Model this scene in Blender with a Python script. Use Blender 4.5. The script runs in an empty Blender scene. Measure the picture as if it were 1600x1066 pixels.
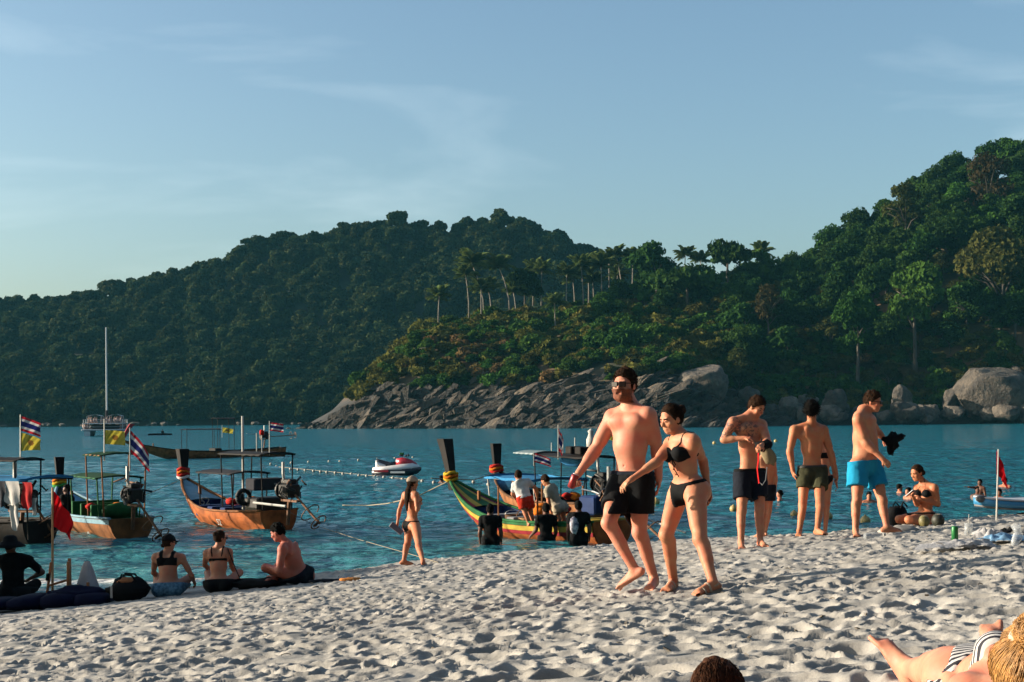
import bpy, math, random
import numpy as np
from mathutils import Vector, Matrix

random.seed(7)
RNG = np.random.default_rng(7)
sc = bpy.context.scene
col = sc.collection
rad = math.radians

# ------------------------------------------------------------------ camera
CAM_H = 2.8
FPX = 2222.2                      # focal length in pixels of the 1600 px wide photograph
ROLL = rad(0.5)
PX0, PY0 = 800.0, 649.5           # principal point: the sea horizon passes through it
cd = bpy.data.cameras.new('camera')
cam = bpy.data.objects.new('camera', cd)
col.objects.link(cam)
cd.sensor_width = 36.0
cd.lens = 50.0
cd.shift_y = (PY0 - 533.0) / 1600.0
cd.clip_start = 0.1
cd.clip_end = 6000
cam.matrix_world = Matrix.Translation((0, 0, CAM_H)) @ Matrix.Rotation(rad(90), 4, 'X') @ Matrix.Rotation(-ROLL, 4, 'Z')
sc.camera = cam

# ------------------------------------------------------------------ sky, sun, exposure
SUN_EL, SUN_AZ = rad(14.0), rad(-85.0)       # azimuth clockwise from +Y: the sun stands far to the left
w = bpy.data.worlds.new('World')
sc.world = w
w.use_nodes = True
nt = w.node_tree
nt.nodes.clear()
sky = nt.nodes.new('ShaderNodeTexSky')
sky.sky_type = 'NISHITA'
sky.sun_disc = False
sky.sun_elevation = SUN_EL
sky.sun_rotation = SUN_AZ
sky.altitude = 0
sky.air_density = 1.0
sky.dust_density = 2.6
sky.ozone_density = 2.2
bg = nt.nodes.new('ShaderNodeBackground')
bg.inputs['Strength'].default_value = 0.092
wo = nt.nodes.new('ShaderNodeOutputWorld')
tc = nt.nodes.new('ShaderNodeTexCoord')
# thin cirrus: noise stretched along the horizon
mp = nt.nodes.new('ShaderNodeMapping')
mp.inputs['Scale'].default_value = (2.0, 2.0, 9.0)
mp.inputs['Rotation'].default_value = (rad(8), rad(-7), 0)
cz = nt.nodes.new('ShaderNodeTexNoise')
cz.inputs['Scale'].default_value = 1.6
cz.inputs['Detail'].default_value = 6
cz.inputs['Roughness'].default_value = 0.52
cz.inputs['Distortion'].default_value = 0.5
cr = nt.nodes.new('ShaderNodeValToRGB')
cr.color_ramp.elements[0].position = 0.48
cr.color_ramp.elements[0].color = (0, 0, 0, 1)
cr.color_ramp.elements[1].position = 0.95
cr.color_ramp.elements[1].color = (0.34, 0.34, 0.34, 1)
tint = nt.nodes.new('ShaderNodeMix')
tint.data_type = 'RGBA'
tint.blend_type = 'MULTIPLY'
tint.inputs['Factor'].default_value = 1.0
tint.inputs['B'].default_value = (0.91, 0.985, 0.97, 1)
cm = nt.nodes.new('ShaderNodeMix')
cm.data_type = 'RGBA'
cm.inputs['B'].default_value = (6.4, 7.1, 7.3, 1)
L = nt.links.new
L(tc.outputs['Generated'], mp.inputs['Vector'])
L(mp.outputs['Vector'], cz.inputs['Vector'])
L(cz.outputs['Fac'], cr.inputs['Fac'])
L(sky.outputs['Color'], tint.inputs['A'])
L(tint.outputs['Result'], cm.inputs['A'])
L(cr.outputs['Color'], cm.inputs['Factor'])
L(cm.outputs['Result'], bg.inputs['Color'])
L(bg.outputs['Background'], wo.inputs['Surface'])

sl = bpy.data.lights.new('sun', 'SUN')
sun = bpy.data.objects.new('sun', sl)
col.objects.link(sun)
sl.energy = 5.0
sl.angle = rad(0.6)
sl.color = (1.0, 0.87, 0.70)
SUN_DIR = Vector((math.sin(SUN_AZ) * math.cos(SUN_EL), math.cos(SUN_AZ) * math.cos(SUN_EL), math.sin(SUN_EL)))
sun.rotation_euler = SUN_DIR.to_track_quat('Z', 'Y').to_euler()
sun.location = (-30, -5, 40)

sc.view_settings.view_transform = 'Standard'
sc.view_settings.look = 'None'
sc.view_settings.exposure = 1.22
sc.view_settings.gamma = 1.0
sc.view_settings.use_curve_mapping = False
sc.render.engine = 'CYCLES'
sc.cycles.use_denoising = True
sc.cycles.max_bounces = 6
sc.cycles.diffuse_bounces = 3
sc.cycles.glossy_bounces = 3
sc.cycles.transmission_bounces = 4
sc.cycles.transparent_max_bounces = 8
sc.cycles.volume_bounces = 1
sc.cycles.sample_clamp_indirect = 6

# ------------------------------------------------------------------ helpers: projection
CR, SR = math.cos(ROLL), math.sin(ROLL)


def ray(px, py):
    """direction through a pixel of the photograph, with unit depth (y = 1)"""
    dx, dy = px - PX0, PY0 - py
    return np.array([(dx * CR + dy * SR) / FPX, 1.0, (-dx * SR + dy * CR) / FPX])


CAMP = np.array([0, 0, CAM_H])


def at(px, py, Y):
    return CAMP + ray(px, py) * Y


def on_water(px, py, z=0.0):
    r = ray(px, py)
    return CAMP + r * ((z - CAM_H) / r[2])


# ------------------------------------------------------------------ helpers: noise
def _h(ix, iy, iz):
    n = (ix.astype(np.uint32) * np.uint32(374761393) + iy.astype(np.uint32) * np.uint32(668265263) + iz.astype(np.uint32) * np.uint32(2246822519))
    n = (n ^ (n >> np.uint32(13))) * np.uint32(1274126177)
    n = n ^ (n >> np.uint32(16))
    return (n & np.uint32(0xffff)).astype(np.float32) / 65535.0


def noise3(x, y, z):
    x, y, z = np.broadcast_arrays(np.asarray(x, np.float32), np.asarray(y, np.float32), np.asarray(z, np.float32))
    xi, yi, zi = np.floor(x).astype(np.int64), np.floor(y).astype(np.int64), np.floor(z).astype(np.int64)
    fx, fy, fz = x - xi, y - yi, z - zi
    fx, fy, fz = fx * fx * (3 - 2 * fx), fy * fy * (3 - 2 * fy), fz * fz * (3 - 2 * fz)
    r = 0
    for a in (0, 1):
        for b in (0, 1):
            for c in (0, 1):
                wgt = (fx if a else 1 - fx) * (fy if b else 1 - fy) * (fz if c else 1 - fz)
                r = r + wgt * _h(xi + a, yi + b, zi + c)
    return r * 2 - 1


def fbm(x, y, z=0.0, o=4):
    r, a, f = 0, 1.0, 1.0
    for i in range(o):
        r = r + a * noise3(x * f + 17.3 * i, y * f - 9.1 * i, z * f + 3.7 * i)
        a *= 0.5
        f *= 2.03
    return r


def sstep(a, b, x):
    t = np.clip((x - a) / (b - a), 0, 1)
    return t * t * (3 - 2 * t)


# ------------------------------------------------------------------ helpers: objects
def tag(o, label=None, cat=None, group=None, kind=None):
    if label:
        o['label'] = label
    if cat:
        o['category'] = cat
    if group:
        o['group'] = group
    if kind:
        o['kind'] = kind
    return o


def empty(name, loc=(0, 0, 0), rz=0.0, scale=None):
    o = bpy.data.objects.new(name, None)
    o.empty_display_size = 0.1
    col.objects.link(o)
    o.location = loc
    o.rotation_euler = (0, 0, rz)
    if scale is not None:
        o.scale = (scale,) * 3 if np.isscalar(scale) else scale
    return o


def thing(name, label, cat, loc=(0, 0, 0), rz=0.0, group=None, scale=None):
    return tag(empty(name, loc, rz, scale), label, cat, group)


def make_mesh(name, v, f, mat=None, smooth=True, uv=None):
    """v: (n,3) array, f: (m,k) array or list of such arrays"""
    me = bpy.data.meshes.new(name)
    v = np.asarray(v, np.float32)
    fs = f if isinstance(f, list) else [np.asarray(f)]
    fs = [np.asarray(q, np.int32) for q in fs if len(q)]
    me.vertices.add(len(v))
    me.vertices.foreach_set('co', v.ravel())
    loops = np.concatenate([q.ravel() for q in fs])
    tot = np.concatenate([np.full(len(q), q.shape[1], np.int32) for q in fs])
    start = np.concatenate([[0], np.cumsum(tot)[:-1]]).astype(np.int32)
    me.loops.add(len(loops))
    me.loops.foreach_set('vertex_index', loops)
    me.polygons.add(len(tot))
    me.polygons.foreach_set('loop_start', start)
    me.polygons.foreach_set('use_smooth', np.full(len(tot), bool(smooth)))
    if uv is not None:
        l = me.uv_layers.new(name='UVMap')
        l.data.foreach_set('uv', np.asarray(uv, np.float32)[loops].ravel())
    me.update(calc_edges=True)
    if mat is not None:
        me.materials.append(mat)
    return me


def link(name, me, parent=None, loc=None):
    o = bpy.data.objects.new(name, me)
    col.objects.link(o)
    if parent is not None:
        o.parent = parent
    if loc is not None:
        o.location = loc
    return o


def frame_of(d, up=(0, 0, 1)):
    """orthonormal frame with x along d"""
    d = np.asarray(d, float)
    d = d / np.linalg.norm(d)
    u = np.asarray(up, float)
    if abs(d @ u) > 0.97:
        u = np.array([1.0, 0, 0])
    s = np.cross(u, d)
    s /= np.linalg.norm(s)
    return np.array([d, s, np.cross(d, s)])


class MB:
    """collects simple solids; build() links them as ONE mesh object"""

    def __init__(self):
        self.v, self.f, self.n, self.uv = [], [], 0, []

    def add(self, v, faces, uv=None):
        v = np.asarray(v, float)
        for q in (faces if isinstance(faces, list) else [faces]):
            self.f.append(np.asarray(q, np.int32) + self.n)
        self.v.append(v)
        self.n += len(v)
        return self

    def box(self, c, s, M=None, bev=0.0, taper=1.0):
        """axis box centre c, full sizes s; M rows = local axes; chamfered vertical look via bev"""
        s = np.asarray(s, float) / 2
        M = np.eye(3) if M is None else np.asarray(M, float)
        b = min(bev, 0.45 * 2 * s.min())
        if b <= 0:
            p = np.array([[x, y, z] for z in (-1, 1) for x, y in ((-1, -1), (1, -1), (1, 1), (-1, 1))], float)
            p[4:, :2] *= taper
            f = np.array([[3, 2, 1, 0], [4, 5, 6, 7], [0, 1, 5, 4], [1, 2, 6, 5], [2, 3, 7, 6], [3, 0, 4, 7]])
            return self.add((p * s) @ M + np.asarray(c, float), f)
        rings = []
        for z, ins in ((-1, 1), (-1, 0), (1, 0), (1, 1)):
            zz = z * (s[2] - (b if ins == 0 else 0))
            k = b if ins else 0.0
            ring = []
            for sx, sy in ((-1, -1), (1, -1), (1, 1), (-1, 1)):
                a = [sx * (s[0] - k), sy * (s[1] - k)]
                p1 = [a[0] - sx * b * 0.9, a[1]]
                p2 = [a[0], a[1] - sy * b * 0.9]
                ring += [p1, p2] if (sx * sy < 0) else [p2, p1]
            ring = np.array([[q[0] * (taper if z > 0 else 1), q[1] * (taper if z > 0 else 1), zz] for q in ring])
            rings.append(ring)
        return self.rings([r @ M + np.asarray(c, float) for r in rings], True)

    def rings(self, rings, caps=True, closed=True):
        n = len(rings[0])
        v = np.concatenate(rings)
        fs = []
        for i in range(len(rings) - 1):
            for j in range(n if closed else n - 1):
                k = (j + 1) % n
                fs.append([i * n + j, i * n + k, (i + 1) * n + k, (i + 1) * n + j])
        out = [np.array(fs)]
        if caps and closed:
            out.append(np.array([list(range(n))[::-1]]))
            out.append(np.array([[(len(rings) - 1) * n + j for j in range(n)]]))
        return self.add(v, out)

    def tube(self, pts, r, n=8, caps=True, flat=1.0):
        pts = np.asarray(pts, float)
        r = np.full(len(pts), r) if np.isscalar(r) else np.asarray(r, float)
        rings = []
        prev = None
        for i, p in enumerate(pts):
            t = pts[min(i + 1, len(pts) - 1)] - pts[max(i - 1, 0)]
            t = t / (np.linalg.norm(t) + 1e-9)
            if prev is None:
                F = frame_of(t)
                s = F[1]
            else:
                s = prev - t * (prev @ t)
                s /= np.linalg.norm(s) + 1e-9
            prev = s
            u = np.cross(t, s)
            a = np.arange(n) * 2 * math.pi / n
            rings.append(p + r[i] * (np.outer(np.cos(a), s) + flat * np.outer(np.sin(a), u)))
        return self.rings(rings, caps)

    def lathe(self, prof, c=(0, 0, 0), n=16, M=None):
        M = np.eye(3) if M is None else np.asarray(M, float)
        a = np.arange(n) * 2 * math.pi / n
        rings = []
        for r, z in prof:
            q = np.stack([r * np.cos(a), r * np.sin(a), np.full(n, z)], 1)
            rings.append(q @ M + np.asarray(c, float))
        return self.rings(rings, True)

    def ell(self, c, r, M=None, nu=14, nv=9, amp=0.0, sc_=3.0, seed=0.0):
        r = np.asarray([r] * 3 if np.isscalar(r) else r, float)
        M = np.eye(3) if M is None else np.asarray(M, float)
        rings = []
        for i in range(nv):
            th = math.pi * (0.03 + 0.94 * i / (nv - 1))
            a = np.arange(nu) * 2 * math.pi / nu
            q = np.stack([np.sin(th) * np.cos(a), np.sin(th) * np.sin(a), np.full(nu, -math.cos(th))], 1)
            if amp:
                q = q * (1 + amp * fbm(q[:, 0] * sc_ + seed, q[:, 1] * sc_, q[:, 2] * sc_, 3))[:, None]
            rings.append((q * r) @ M + np.asarray(c, float))
        return self.rings(rings, True)

    def sheet(self, P, thick=0.0):
        """P: (m,n,3) grid of points"""
        m, n = P.shape[:2]
        idx = np.arange(m * n).reshape(m, n)
        f = np.stack([idx[:-1, :-1], idx[1:, :-1], idx[1:, 1:], idx[:-1, 1:]], -1).reshape(-1, 4)
        return self.add(P.reshape(-1, 3), f)

    def mesh(self, name, mat, smooth=False, uv=None):
        by = {}
        for q in self.f:
            by.setdefault(q.shape[1], []).append(q)
        return make_mesh(name, np.concatenate(self.v), [np.concatenate(x) for x in by.values()], mat, smooth, uv)

    def build(self, name, mat, parent=None, smooth=False, loc=None):
        return link(name, self.mesh(name, mat, smooth), parent, loc)


# ------------------------------------------------------------------ helpers: materials
def nodes(m):
    m.use_nodes = True
    t = m.node_tree
    return t, t.nodes['Principled BSDF'], t.links.new


MATS = {}


def pm(name, c, rough=0.6, var=0.12, scale=6.0, bump=0.0, bscale=None, metal=0.0, sss=0.0, spec=0.5, c2=None, detail=4, coat=0.0, objrand=0.0):
    """a procedural material: colour broken up by noise, optional fine relief"""
    if name in MATS:
        return MATS[name]
    m = bpy.data.materials.new(name)
    t, b, Lk = nodes(m)
    N = t.nodes.new
    co = N('ShaderNodeTexCoord')
    nz = N('ShaderNodeTexNoise')
    nz.inputs['Scale'].default_value = scale
    nz.inputs['Detail'].default_value = detail
    Lk(co.outputs['Object'], nz.inputs['Vector'])
    mx = N('ShaderNodeMix')
    mx.data_type = 'RGBA'
    lo = tuple(max(0, x * (1 - var)) for x in c) if c2 is None else tuple(c)
    hi = tuple(x * (1 + var) for x in c) if c2 is None else tuple(c2)
    mx.inputs['A'].default_value = lo + (1,)
    mx.inputs['B'].default_value = hi + (1,)
    rm = N('ShaderNodeMapRange')
    rm.inputs['From Min'].default_value = 0.32
    rm.inputs['From Max'].default_value = 0.68
    Lk(nz.outputs['Fac'], rm.inputs['Value'])
    Lk(rm.outputs['Result'], mx.inputs['Factor'])
    out = mx.outputs['Result']
    if objrand:
        oi = N('ShaderNodeObjectInfo')
        hs = N('ShaderNodeHueSaturation')
        r2 = N('ShaderNodeMapRange')
        r2.inputs['To Min'].default_value = 1 - objrand
        r2.inputs['To Max'].default_value = 1 + objrand
        Lk(oi.outputs['Random'], r2.inputs['Value'])
        Lk(r2.outputs['Result'], hs.inputs['Value'])
        r3 = N('ShaderNodeMapRange')
        r3.inputs['To Min'].default_value = 0.5 + objrand * 0.06
        r3.inputs['To Max'].default_value = 0.5 - objrand * 0.04
        mm = N('ShaderNodeMath')
        mm.operation = 'FRACT'
        m3 = N('ShaderNodeMath')
        m3.operation = 'MULTIPLY'
        m3.inputs[1].default_value = 7.31
        Lk(oi.outputs['Random'], m3.inputs[0])
        Lk(m3.outputs[0], mm.inputs[0])
        Lk(mm.outputs[0], r3.inputs['Value'])
        Lk(r3.outputs['Result'], hs.inputs['Hue'])
        Lk(out, hs.inputs['Color'])
        out = hs.outputs['Color']
    Lk(out, b.inputs['Base Color'])
    b.inputs['Roughness'].default_value = rough
    b.inputs['Metallic'].default_value = metal
    b.inputs['Specular IOR Level'].default_value = spec
    if coat:
        b.inputs['Coat Weight'].default_value = coat
        b.inputs['Coat Roughness'].default_value = 0.15
    if sss:
        b.inputs['Subsurface Weight'].default_value = sss
        b.inputs['Subsurface Radius'].default_value = (1.0, 0.35, 0.2)
        b.inputs['Subsurface Scale'].default_value = 0.012
    if bump:
        bz = N('ShaderNodeTexNoise')
        bz.inputs['Scale'].default_value = bscale or scale * 4
        bz.inputs['Detail'].default_value = 5
        Lk(co.outputs['Object'], bz.inputs['Vector'])
        bp = N('ShaderNodeBump')
        bp.inputs['Strength'].default_value = 0.8
        bp.inputs['Distance'].default_value = bump
        Lk(bz.outputs['Fac'], bp.inputs['Height'])
        Lk(bp.outputs['Normal'], b.inputs['Normal'])
    MATS[name] = m
    return m


def V3(*a):
    return np.array(a, float)


def unit(v):
    v = np.asarray(v, float)
    return v / (np.linalg.norm(v) + 1e-12)

# ================================================================== THE SETTING
# ------------------------------------------------------------------ beach
_cx = np.array([-200, -20, -7, -2.5, -1.7, 0, 2, 3.3, 4.3, 6, 8, 20, 200.0])
_cy = np.array([24, 24, 22.6, 23.6, 25.2, 25.0, 24.0, 22.4, 20.0, 20.5, 20.2, 21, 22.0])


def beach_z(x, y):
    x = np.asarray(x, float)
    y = np.asarray(y, float)
    z = 2.01 + 0.0867 * x - 0.0644 * np.maximum(y, -6)
    z = np.where(x > 9, 2.01 + 0.0867 * 9 + 0.02 * (x - 9) - 0.0644 * np.maximum(y, -6), z)
    z = np.where(x < -9, 2.01 - 0.0867 * 9 + 0.03 * (x + 9) - 0.0644 * np.maximum(y, -6), z)
    c = np.interp(x, _cx, _cy)
    d = y - c
    z = z - 0.20 * np.where(d > 0, d * d / (np.abs(d) + 0.8), 0.0)
    return np.maximum(z, -2.0)


def on_beach(px, py, dz=0.0):
    """where the ray through a pixel meets the sand (raised by dz)"""
    r = ray(px, py)
    lo = 2.0
    for Y in np.arange(2.0, 40, 0.05):
        p = CAMP + r * Y
        if p[2] <= beach_z(p[0], p[1]) + dz:
            lo = Y
            break
    else:
        return on_water(px, py)
    return CAMP + r * lo


NR, NC = 640, 780
ys = np.concatenate([[-60, -30, -12, -4, 0, 1.2, 2.0, 2.6], 3.0 * np.exp(np.linspace(0, math.log(31 / 3.0), NR - 11)), [34, 40, 60.0]])
us = np.linspace(-1, 1, NC - 8)
us = np.concatenate([[-40, -8, -2.5, -1.4], us, [1.4, 2.5, 8, 40.0]])
Yg = np.repeat(ys[:, None], len(us), 1)
half = 2.2 + 0.47 * np.maximum(Yg, 0)
Xg = us[None, :] * half
H0 = beach_z(Xg, Yg)
D = 0.030 * fbm(Xg * 0.9, Yg * 0.9, 3.3, 3) + 0.016 * np.abs(fbm(Xg * 3.1 + 5, Yg * 3.1, 8.1, 3))
wet = np.zeros_like(D)
# trodden sand: overlapping prints, each with a bowl and a pushed-up rim
n_pr = 19000
pyr = 3.2 + 24.5 * RNG.random(n_pr) ** 0.8
pxr = (RNG.random(n_pr) * 2 - 1) * (2.2 + 0.47 * pyr)
ang = RNG.random(n_pr) * math.pi
ra = 0.065 + 0.115 * RNG.random(n_pr) ** 1.5
rb = ra * (0.45 + 0.35 * RNG.random(n_pr))
dep = ra * (0.10 + 0.22 * RNG.random(n_pr))
pden = 0.62 + 0.55 * fbm(pxr * 0.45, pyr * 0.45, 6.6, 3) + 0.25 * RNG.random(n_pr)      # prints crowd in some places and leave others smoother
for i in range(n_pr):
    y0, x0, R_ = pyr[i], pxr[i], ra[i] * 2.0
    r0, r1 = np.searchsorted(ys, y0 - R_), np.searchsorted(ys, y0 + R_)
    hw = 2.2 + 0.47 * y0
    c0 = 4 + int((x0 / hw - R_ / hw - 0.004 * abs(x0) + 1) / 2 * (len(us) - 9)) - 2
    c1 = 4 + int((x0 / hw + R_ / hw + 0.004 * abs(x0) + 1) / 2 * (len(us) - 9)) + 3
    c0, c1 = max(c0, 4), min(c1, len(us) - 4)
    if r1 <= r0 or c1 <= c0 or pden[i] < 0.28:
        continue
    dx, dy = Xg[r0:r1, c0:c1] - x0, Yg[r0:r1, c0:c1] - y0
    ca, sa = math.cos(ang[i]), math.sin(ang[i])
    p, q = (dx * ca + dy * sa) / ra[i], (-dx * sa + dy * ca) / rb[i]
    p = p * (1 + 0.25 * np.sin(3 * p + i))
    rr = np.sqrt(p * p + q * q)
    bowl = -dep[i] * (1 - sstep(0.62, 1.0, rr)) + dep[i] * 0.55 * np.exp(-((rr - 1.12) / 0.2) ** 2)
    wgt = 1 - sstep(1.0, 1.6, rr)
    hh = D[r0:r1, c0:c1]
    D[r0:r1, c0:c1] = hh * (1 - 0.72 * wgt) + bowl
D += 0.006 * fbm(Xg * 11, Yg * 11, 1.7, 3)
fade = 1 - 0.85 * sstep(0.0, 3.0, Yg - np.interp(Xg, _cx, _cy) - 1.0)      # smoother, damp towards the water
left_smooth = 1 - 0.5 * sstep(-1, -6, Xg) * sstep(16, 19, Yg)
Zs = H0 + D * fade * left_smooth
idx = np.arange(Zs.size).reshape(Zs.shape)
fq = np.stack([idx[:-1, :-1], idx[:-1, 1:], idx[1:, 1:], idx[1:, :-1]], -1).reshape(-1, 4)

sand = bpy.data.materials.new('sand')
t, b, Lk = nodes(sand)
N = t.nodes.new
co = N('ShaderNodeTexCoord')
n1 = N('ShaderNodeTexNoise')
n1.inputs['Scale'].default_value = 1.3
n1.inputs['Detail'].default_value = 6
n2 = N('ShaderNodeTexNoise')
n2.inputs['Scale'].default_value = 260
n2.inputs['Detail'].default_value = 2
for n_ in (n1, n2):
    Lk(co.outputs['Object'], n_.inputs['Vector'])
rp = N('ShaderNodeValToRGB')
rp.color_ramp.elements[0].position = 0.3
rp.color_ramp.elements[0].color = (0.235, 0.222, 0.200, 1)
rp.color_ramp.elements[1].position = 0.7
rp.color_ramp.elements[1].color = (0.318, 0.300, 0.272, 1)
Lk(n1.outputs['Fac'], rp.inputs['Fac'])
m1 = N('ShaderNodeMix')
m1.data_type = 'RGBA'
m1.blend_type = 'OVERLAY'
m1.inputs['Factor'].default_value = 0.35
Lk(rp.outputs['Color'], m1.inputs['A'])
Lk(n2.outputs['Fac'], m1.inputs['B'])
# the strip the sea wets is darker, by height above the water
sx = N('ShaderNodeSeparateXYZ')
Lk(co.outputs['Object'], sx.inputs['Vector'])
n3 = N('ShaderNodeTexNoise')
n3.inputs['Scale'].default_value = 0.8
Lk(co.outputs['Object'], n3.inputs['Vector'])
ad = N('ShaderNodeMath')
ad.operation = 'MULTIPLY_ADD'
ad.inputs[1].default_value = -0.08
Lk(n3.outputs['Fac'], ad.inputs[0])
Lk(sx.outputs['Z'], ad.inputs[2])
wr = N('ShaderNodeMapRange')
wr.inputs['From Min'].default_value = 0.01
wr.inputs['From Max'].default_value = 0.20
Lk(ad.outputs[0], wr.inputs['Value'])
m2 = N('ShaderNodeMix')
m2.data_type = 'RGBA'
m2.inputs['A'].default_value = (0.12, 0.10, 0.078, 1)
Lk(wr.outputs['Result'], m2.inputs['Factor'])
Lk(m1.outputs['Result'], m2.inputs['B'])
Lk(m2.outputs['Result'], b.inputs['Base Color'])
b.inputs['Roughness'].default_value = 0.9
b.inputs['Specular IOR Level'].default_value = 0.2
bp = N('ShaderNodeBump')
bp.inputs['Distance'].default_value = 0.004
bp.inputs['Strength'].default_value = 0.7
n4 = N('ShaderNodeTexNoise')
n4.inputs['Scale'].default_value = 60
n4.inputs['Detail'].default_value = 6
Lk(co.outputs['Object'], n4.inputs['Vector'])
Lk(n4.outputs['Fac'], bp.inputs['Height'])
Lk(bp.outputs['Normal'], b.inputs['Normal'])
beach = link('beach', make_mesh('beach', np.stack([Xg, Yg, Zs], -1).reshape(-1, 3), fq, sand))
tag(beach, 'pale trodden sand beach full of footprints', kind='structure')

# ------------------------------------------------------------------ sea
ws_y = np.concatenate([[14, 17, 19], 20 * np.exp(np.linspace(0, math.log(170 / 20.0), 430)), [200, 240, 300, 380, 480, 620, 800, 980]])
ws_u = np.concatenate([[-30, -8, -2, -1.3], np.linspace(-1, 1, 420), [1.3, 2, 8, 30.0]])
Yw = np.repeat(ws_y[:, None], len(ws_u), 1)
Xw = np.clip(ws_u[None, :] * (3 + 0.44 * Yw), -880, 880)
amp = 1 - sstep(110, 170, Yw)
Zw = 0
for k, (lam, a, th) in enumerate([(2.6, .034, 80), (1.7, .034, 118), (1.15, .028, 60), (0.8, .020, 100), (3.9, .034, 96)]):
    kx, ky = math.cos(rad(th)) * 6.283 / lam, math.sin(rad(th)) * 6.283 / lam
    ph = Xw * kx + Yw * ky + 2.2 * fbm(Xw * 0.35, Yw * 0.35, k * 3.1, 2)
    keep = 1 - sstep(lam * 45, lam * 75, Yw)
    Zw = Zw + a * keep * (1 - np.abs(np.sin(ph * 0.5))) * 2 * (0.65 + 0.5 * fbm(Xw * 0.11, Yw * 0.16, k + 9.0, 2))
Zw = Zw - 0.10
# the small breaker at the left end of the beach
wl = sstep(-4.0, -6.0, Xw) * np.exp(-((Yw - (24.6 + 0.25 * fbm(Xw * 0.7, 0 * Xw, 2.2, 3))) / 0.28) ** 2)
Zw = Zw * amp + 0.10 * wl * (0.75 + 0.5 * fbm(Xw * 1.5, Yw, 5.0, 3))
idx = np.arange(Zw.size).reshape(Zw.shape)
fq = np.stack([idx[:-1, :-1], idx[:-1, 1:], idx[1:, 1:], idx[1:, :-1]], -1).reshape(-1, 4)
wm = bpy.data.materials.new('sea_water')
t, b, Lk = nodes(wm)
N = t.nodes.new
co = N('ShaderNodeTexCoord')
sx = N('ShaderNodeSeparateXYZ')
Lk(co.outputs['Object'], sx.inputs['Vector'])
# shallows over pale sand are greener and lighter than the deep bay
mr = N('ShaderNodeMapRange')
mr.inputs['From Min'].default_value = 24
mr.inputs['From Max'].default_value = 60
Lk(sx.outputs['Y'], mr.inputs['Value'])
nb = N('ShaderNodeTexNoise')
nb.inputs['Scale'].default_value = 0.05
nb.inputs['Detail'].default_value = 3
Lk(co.outputs['Object'], nb.inputs['Vector'])
av = N('ShaderNodeMath')
av.operation = 'MULTIPLY_ADD'
av.inputs[1].default_value = 0.5
Lk(nb.outputs['Fac'], av.inputs[0])
Lk(mr.outputs['Result'], av.inputs[2])
wr = N('ShaderNodeValToRGB')
wr.color_ramp.elements[0].position = 0.15
wr.color_ramp.elements[0].color = (0.045, 0.185, 0.190, 1)
wr.color_ramp.elements[1].position = 0.75
wr.color_ramp.elements[1].color = (0.004, 0.118, 0.158, 1)
Lk(av.outputs[0], wr.inputs['Fac'])
at_ = N('ShaderNodeAttribute')
at_.attribute_name = 'foam'
fn = N('ShaderNodeTexNoise')
fn.inputs['Scale'].default_value = 9
fn.inputs['Detail'].default_value = 5
Lk(co.outputs['Object'], fn.inputs['Vector'])
fm = N('ShaderNodeMath')
fm.operation = 'MULTIPLY'
Lk(fn.outputs['Fac'], fm.inputs[0])
Lk(at_.outputs['Fac'], fm.inputs[1])
fr = N('ShaderNodeMapRange')
fr.inputs['From Min'].default_value = 0.24
fr.inputs['From Max'].default_value = 0.42
Lk(fm.outputs[0], fr.inputs['Value'])
fx = N('ShaderNodeMix')
fx.data_type = 'RGBA'
fx.inputs['B'].default_value = (0.6, 0.58, 0.54, 1)
Lk(fr.outputs['Result'], fx.inputs['Factor'])
Lk(wr.outputs['Color'], fx.inputs['A'])
Lk(fx.outputs['Result'], b.inputs['Base Color'])
b.inputs['Roughness'].default_value = 0.12
b.inputs['IOR'].default_value = 1.33
mp = N('ShaderNodeMapping')
mp.inputs['Scale'].default_value = (0.75, 1.5, 1)
Lk(co.outputs['Object'], mp.inputs['Vector'])
hs = []
for s_, d_ in ((1.4, 0.42), (5.0, 0.12), (0.35, 0.5)):
    nn = N('ShaderNodeTexNoise')
    nn.inputs['Scale'].default_value = s_
    nn.inputs['Detail'].default_value = 4
    Lk(mp.outputs['Vector'], nn.inputs['Vector'])
    q = N('ShaderNodeBump')
    q.inputs['Distance'].default_value = d_
    q.inputs['Strength'].default_value = 0.85
    Lk(nn.outputs['Fac'], q.inputs['Height'])
    if hs:
        Lk(hs[-1].outputs['Normal'], q.inputs['Normal'])
    hs.append(q)
Lk(hs[-1].outputs['Normal'], b.inputs['Normal'])
me = make_mesh('sea', np.stack([Xw, Yw, Zw], -1).reshape(-1, 3), fq, wm)
foam = np.clip(0.85 * wl + 0.45 * np.exp(-((Yw - 24.2) / 0.5) ** 2) * sstep(-4, -6, Xw), 0, 1.2)
edge = np.exp(-(beach_z(Xw, Yw) / 0.045) ** 2) * (Yw < 32) * 0.62
foam = np.maximum(foam, edge)
a_ = me.attributes.new('foam', 'FLOAT', 'POINT')
a_.data.foreach_set('value', foam.astype(np.float32).ravel())
tag(link('sea', me), 'calm teal bay water with small wavelets', kind='structure')

# ------------------------------------------------------------------ land: far hill and near headland
HZ = lambda px: PY0 - (px - PX0) * SR


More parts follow.
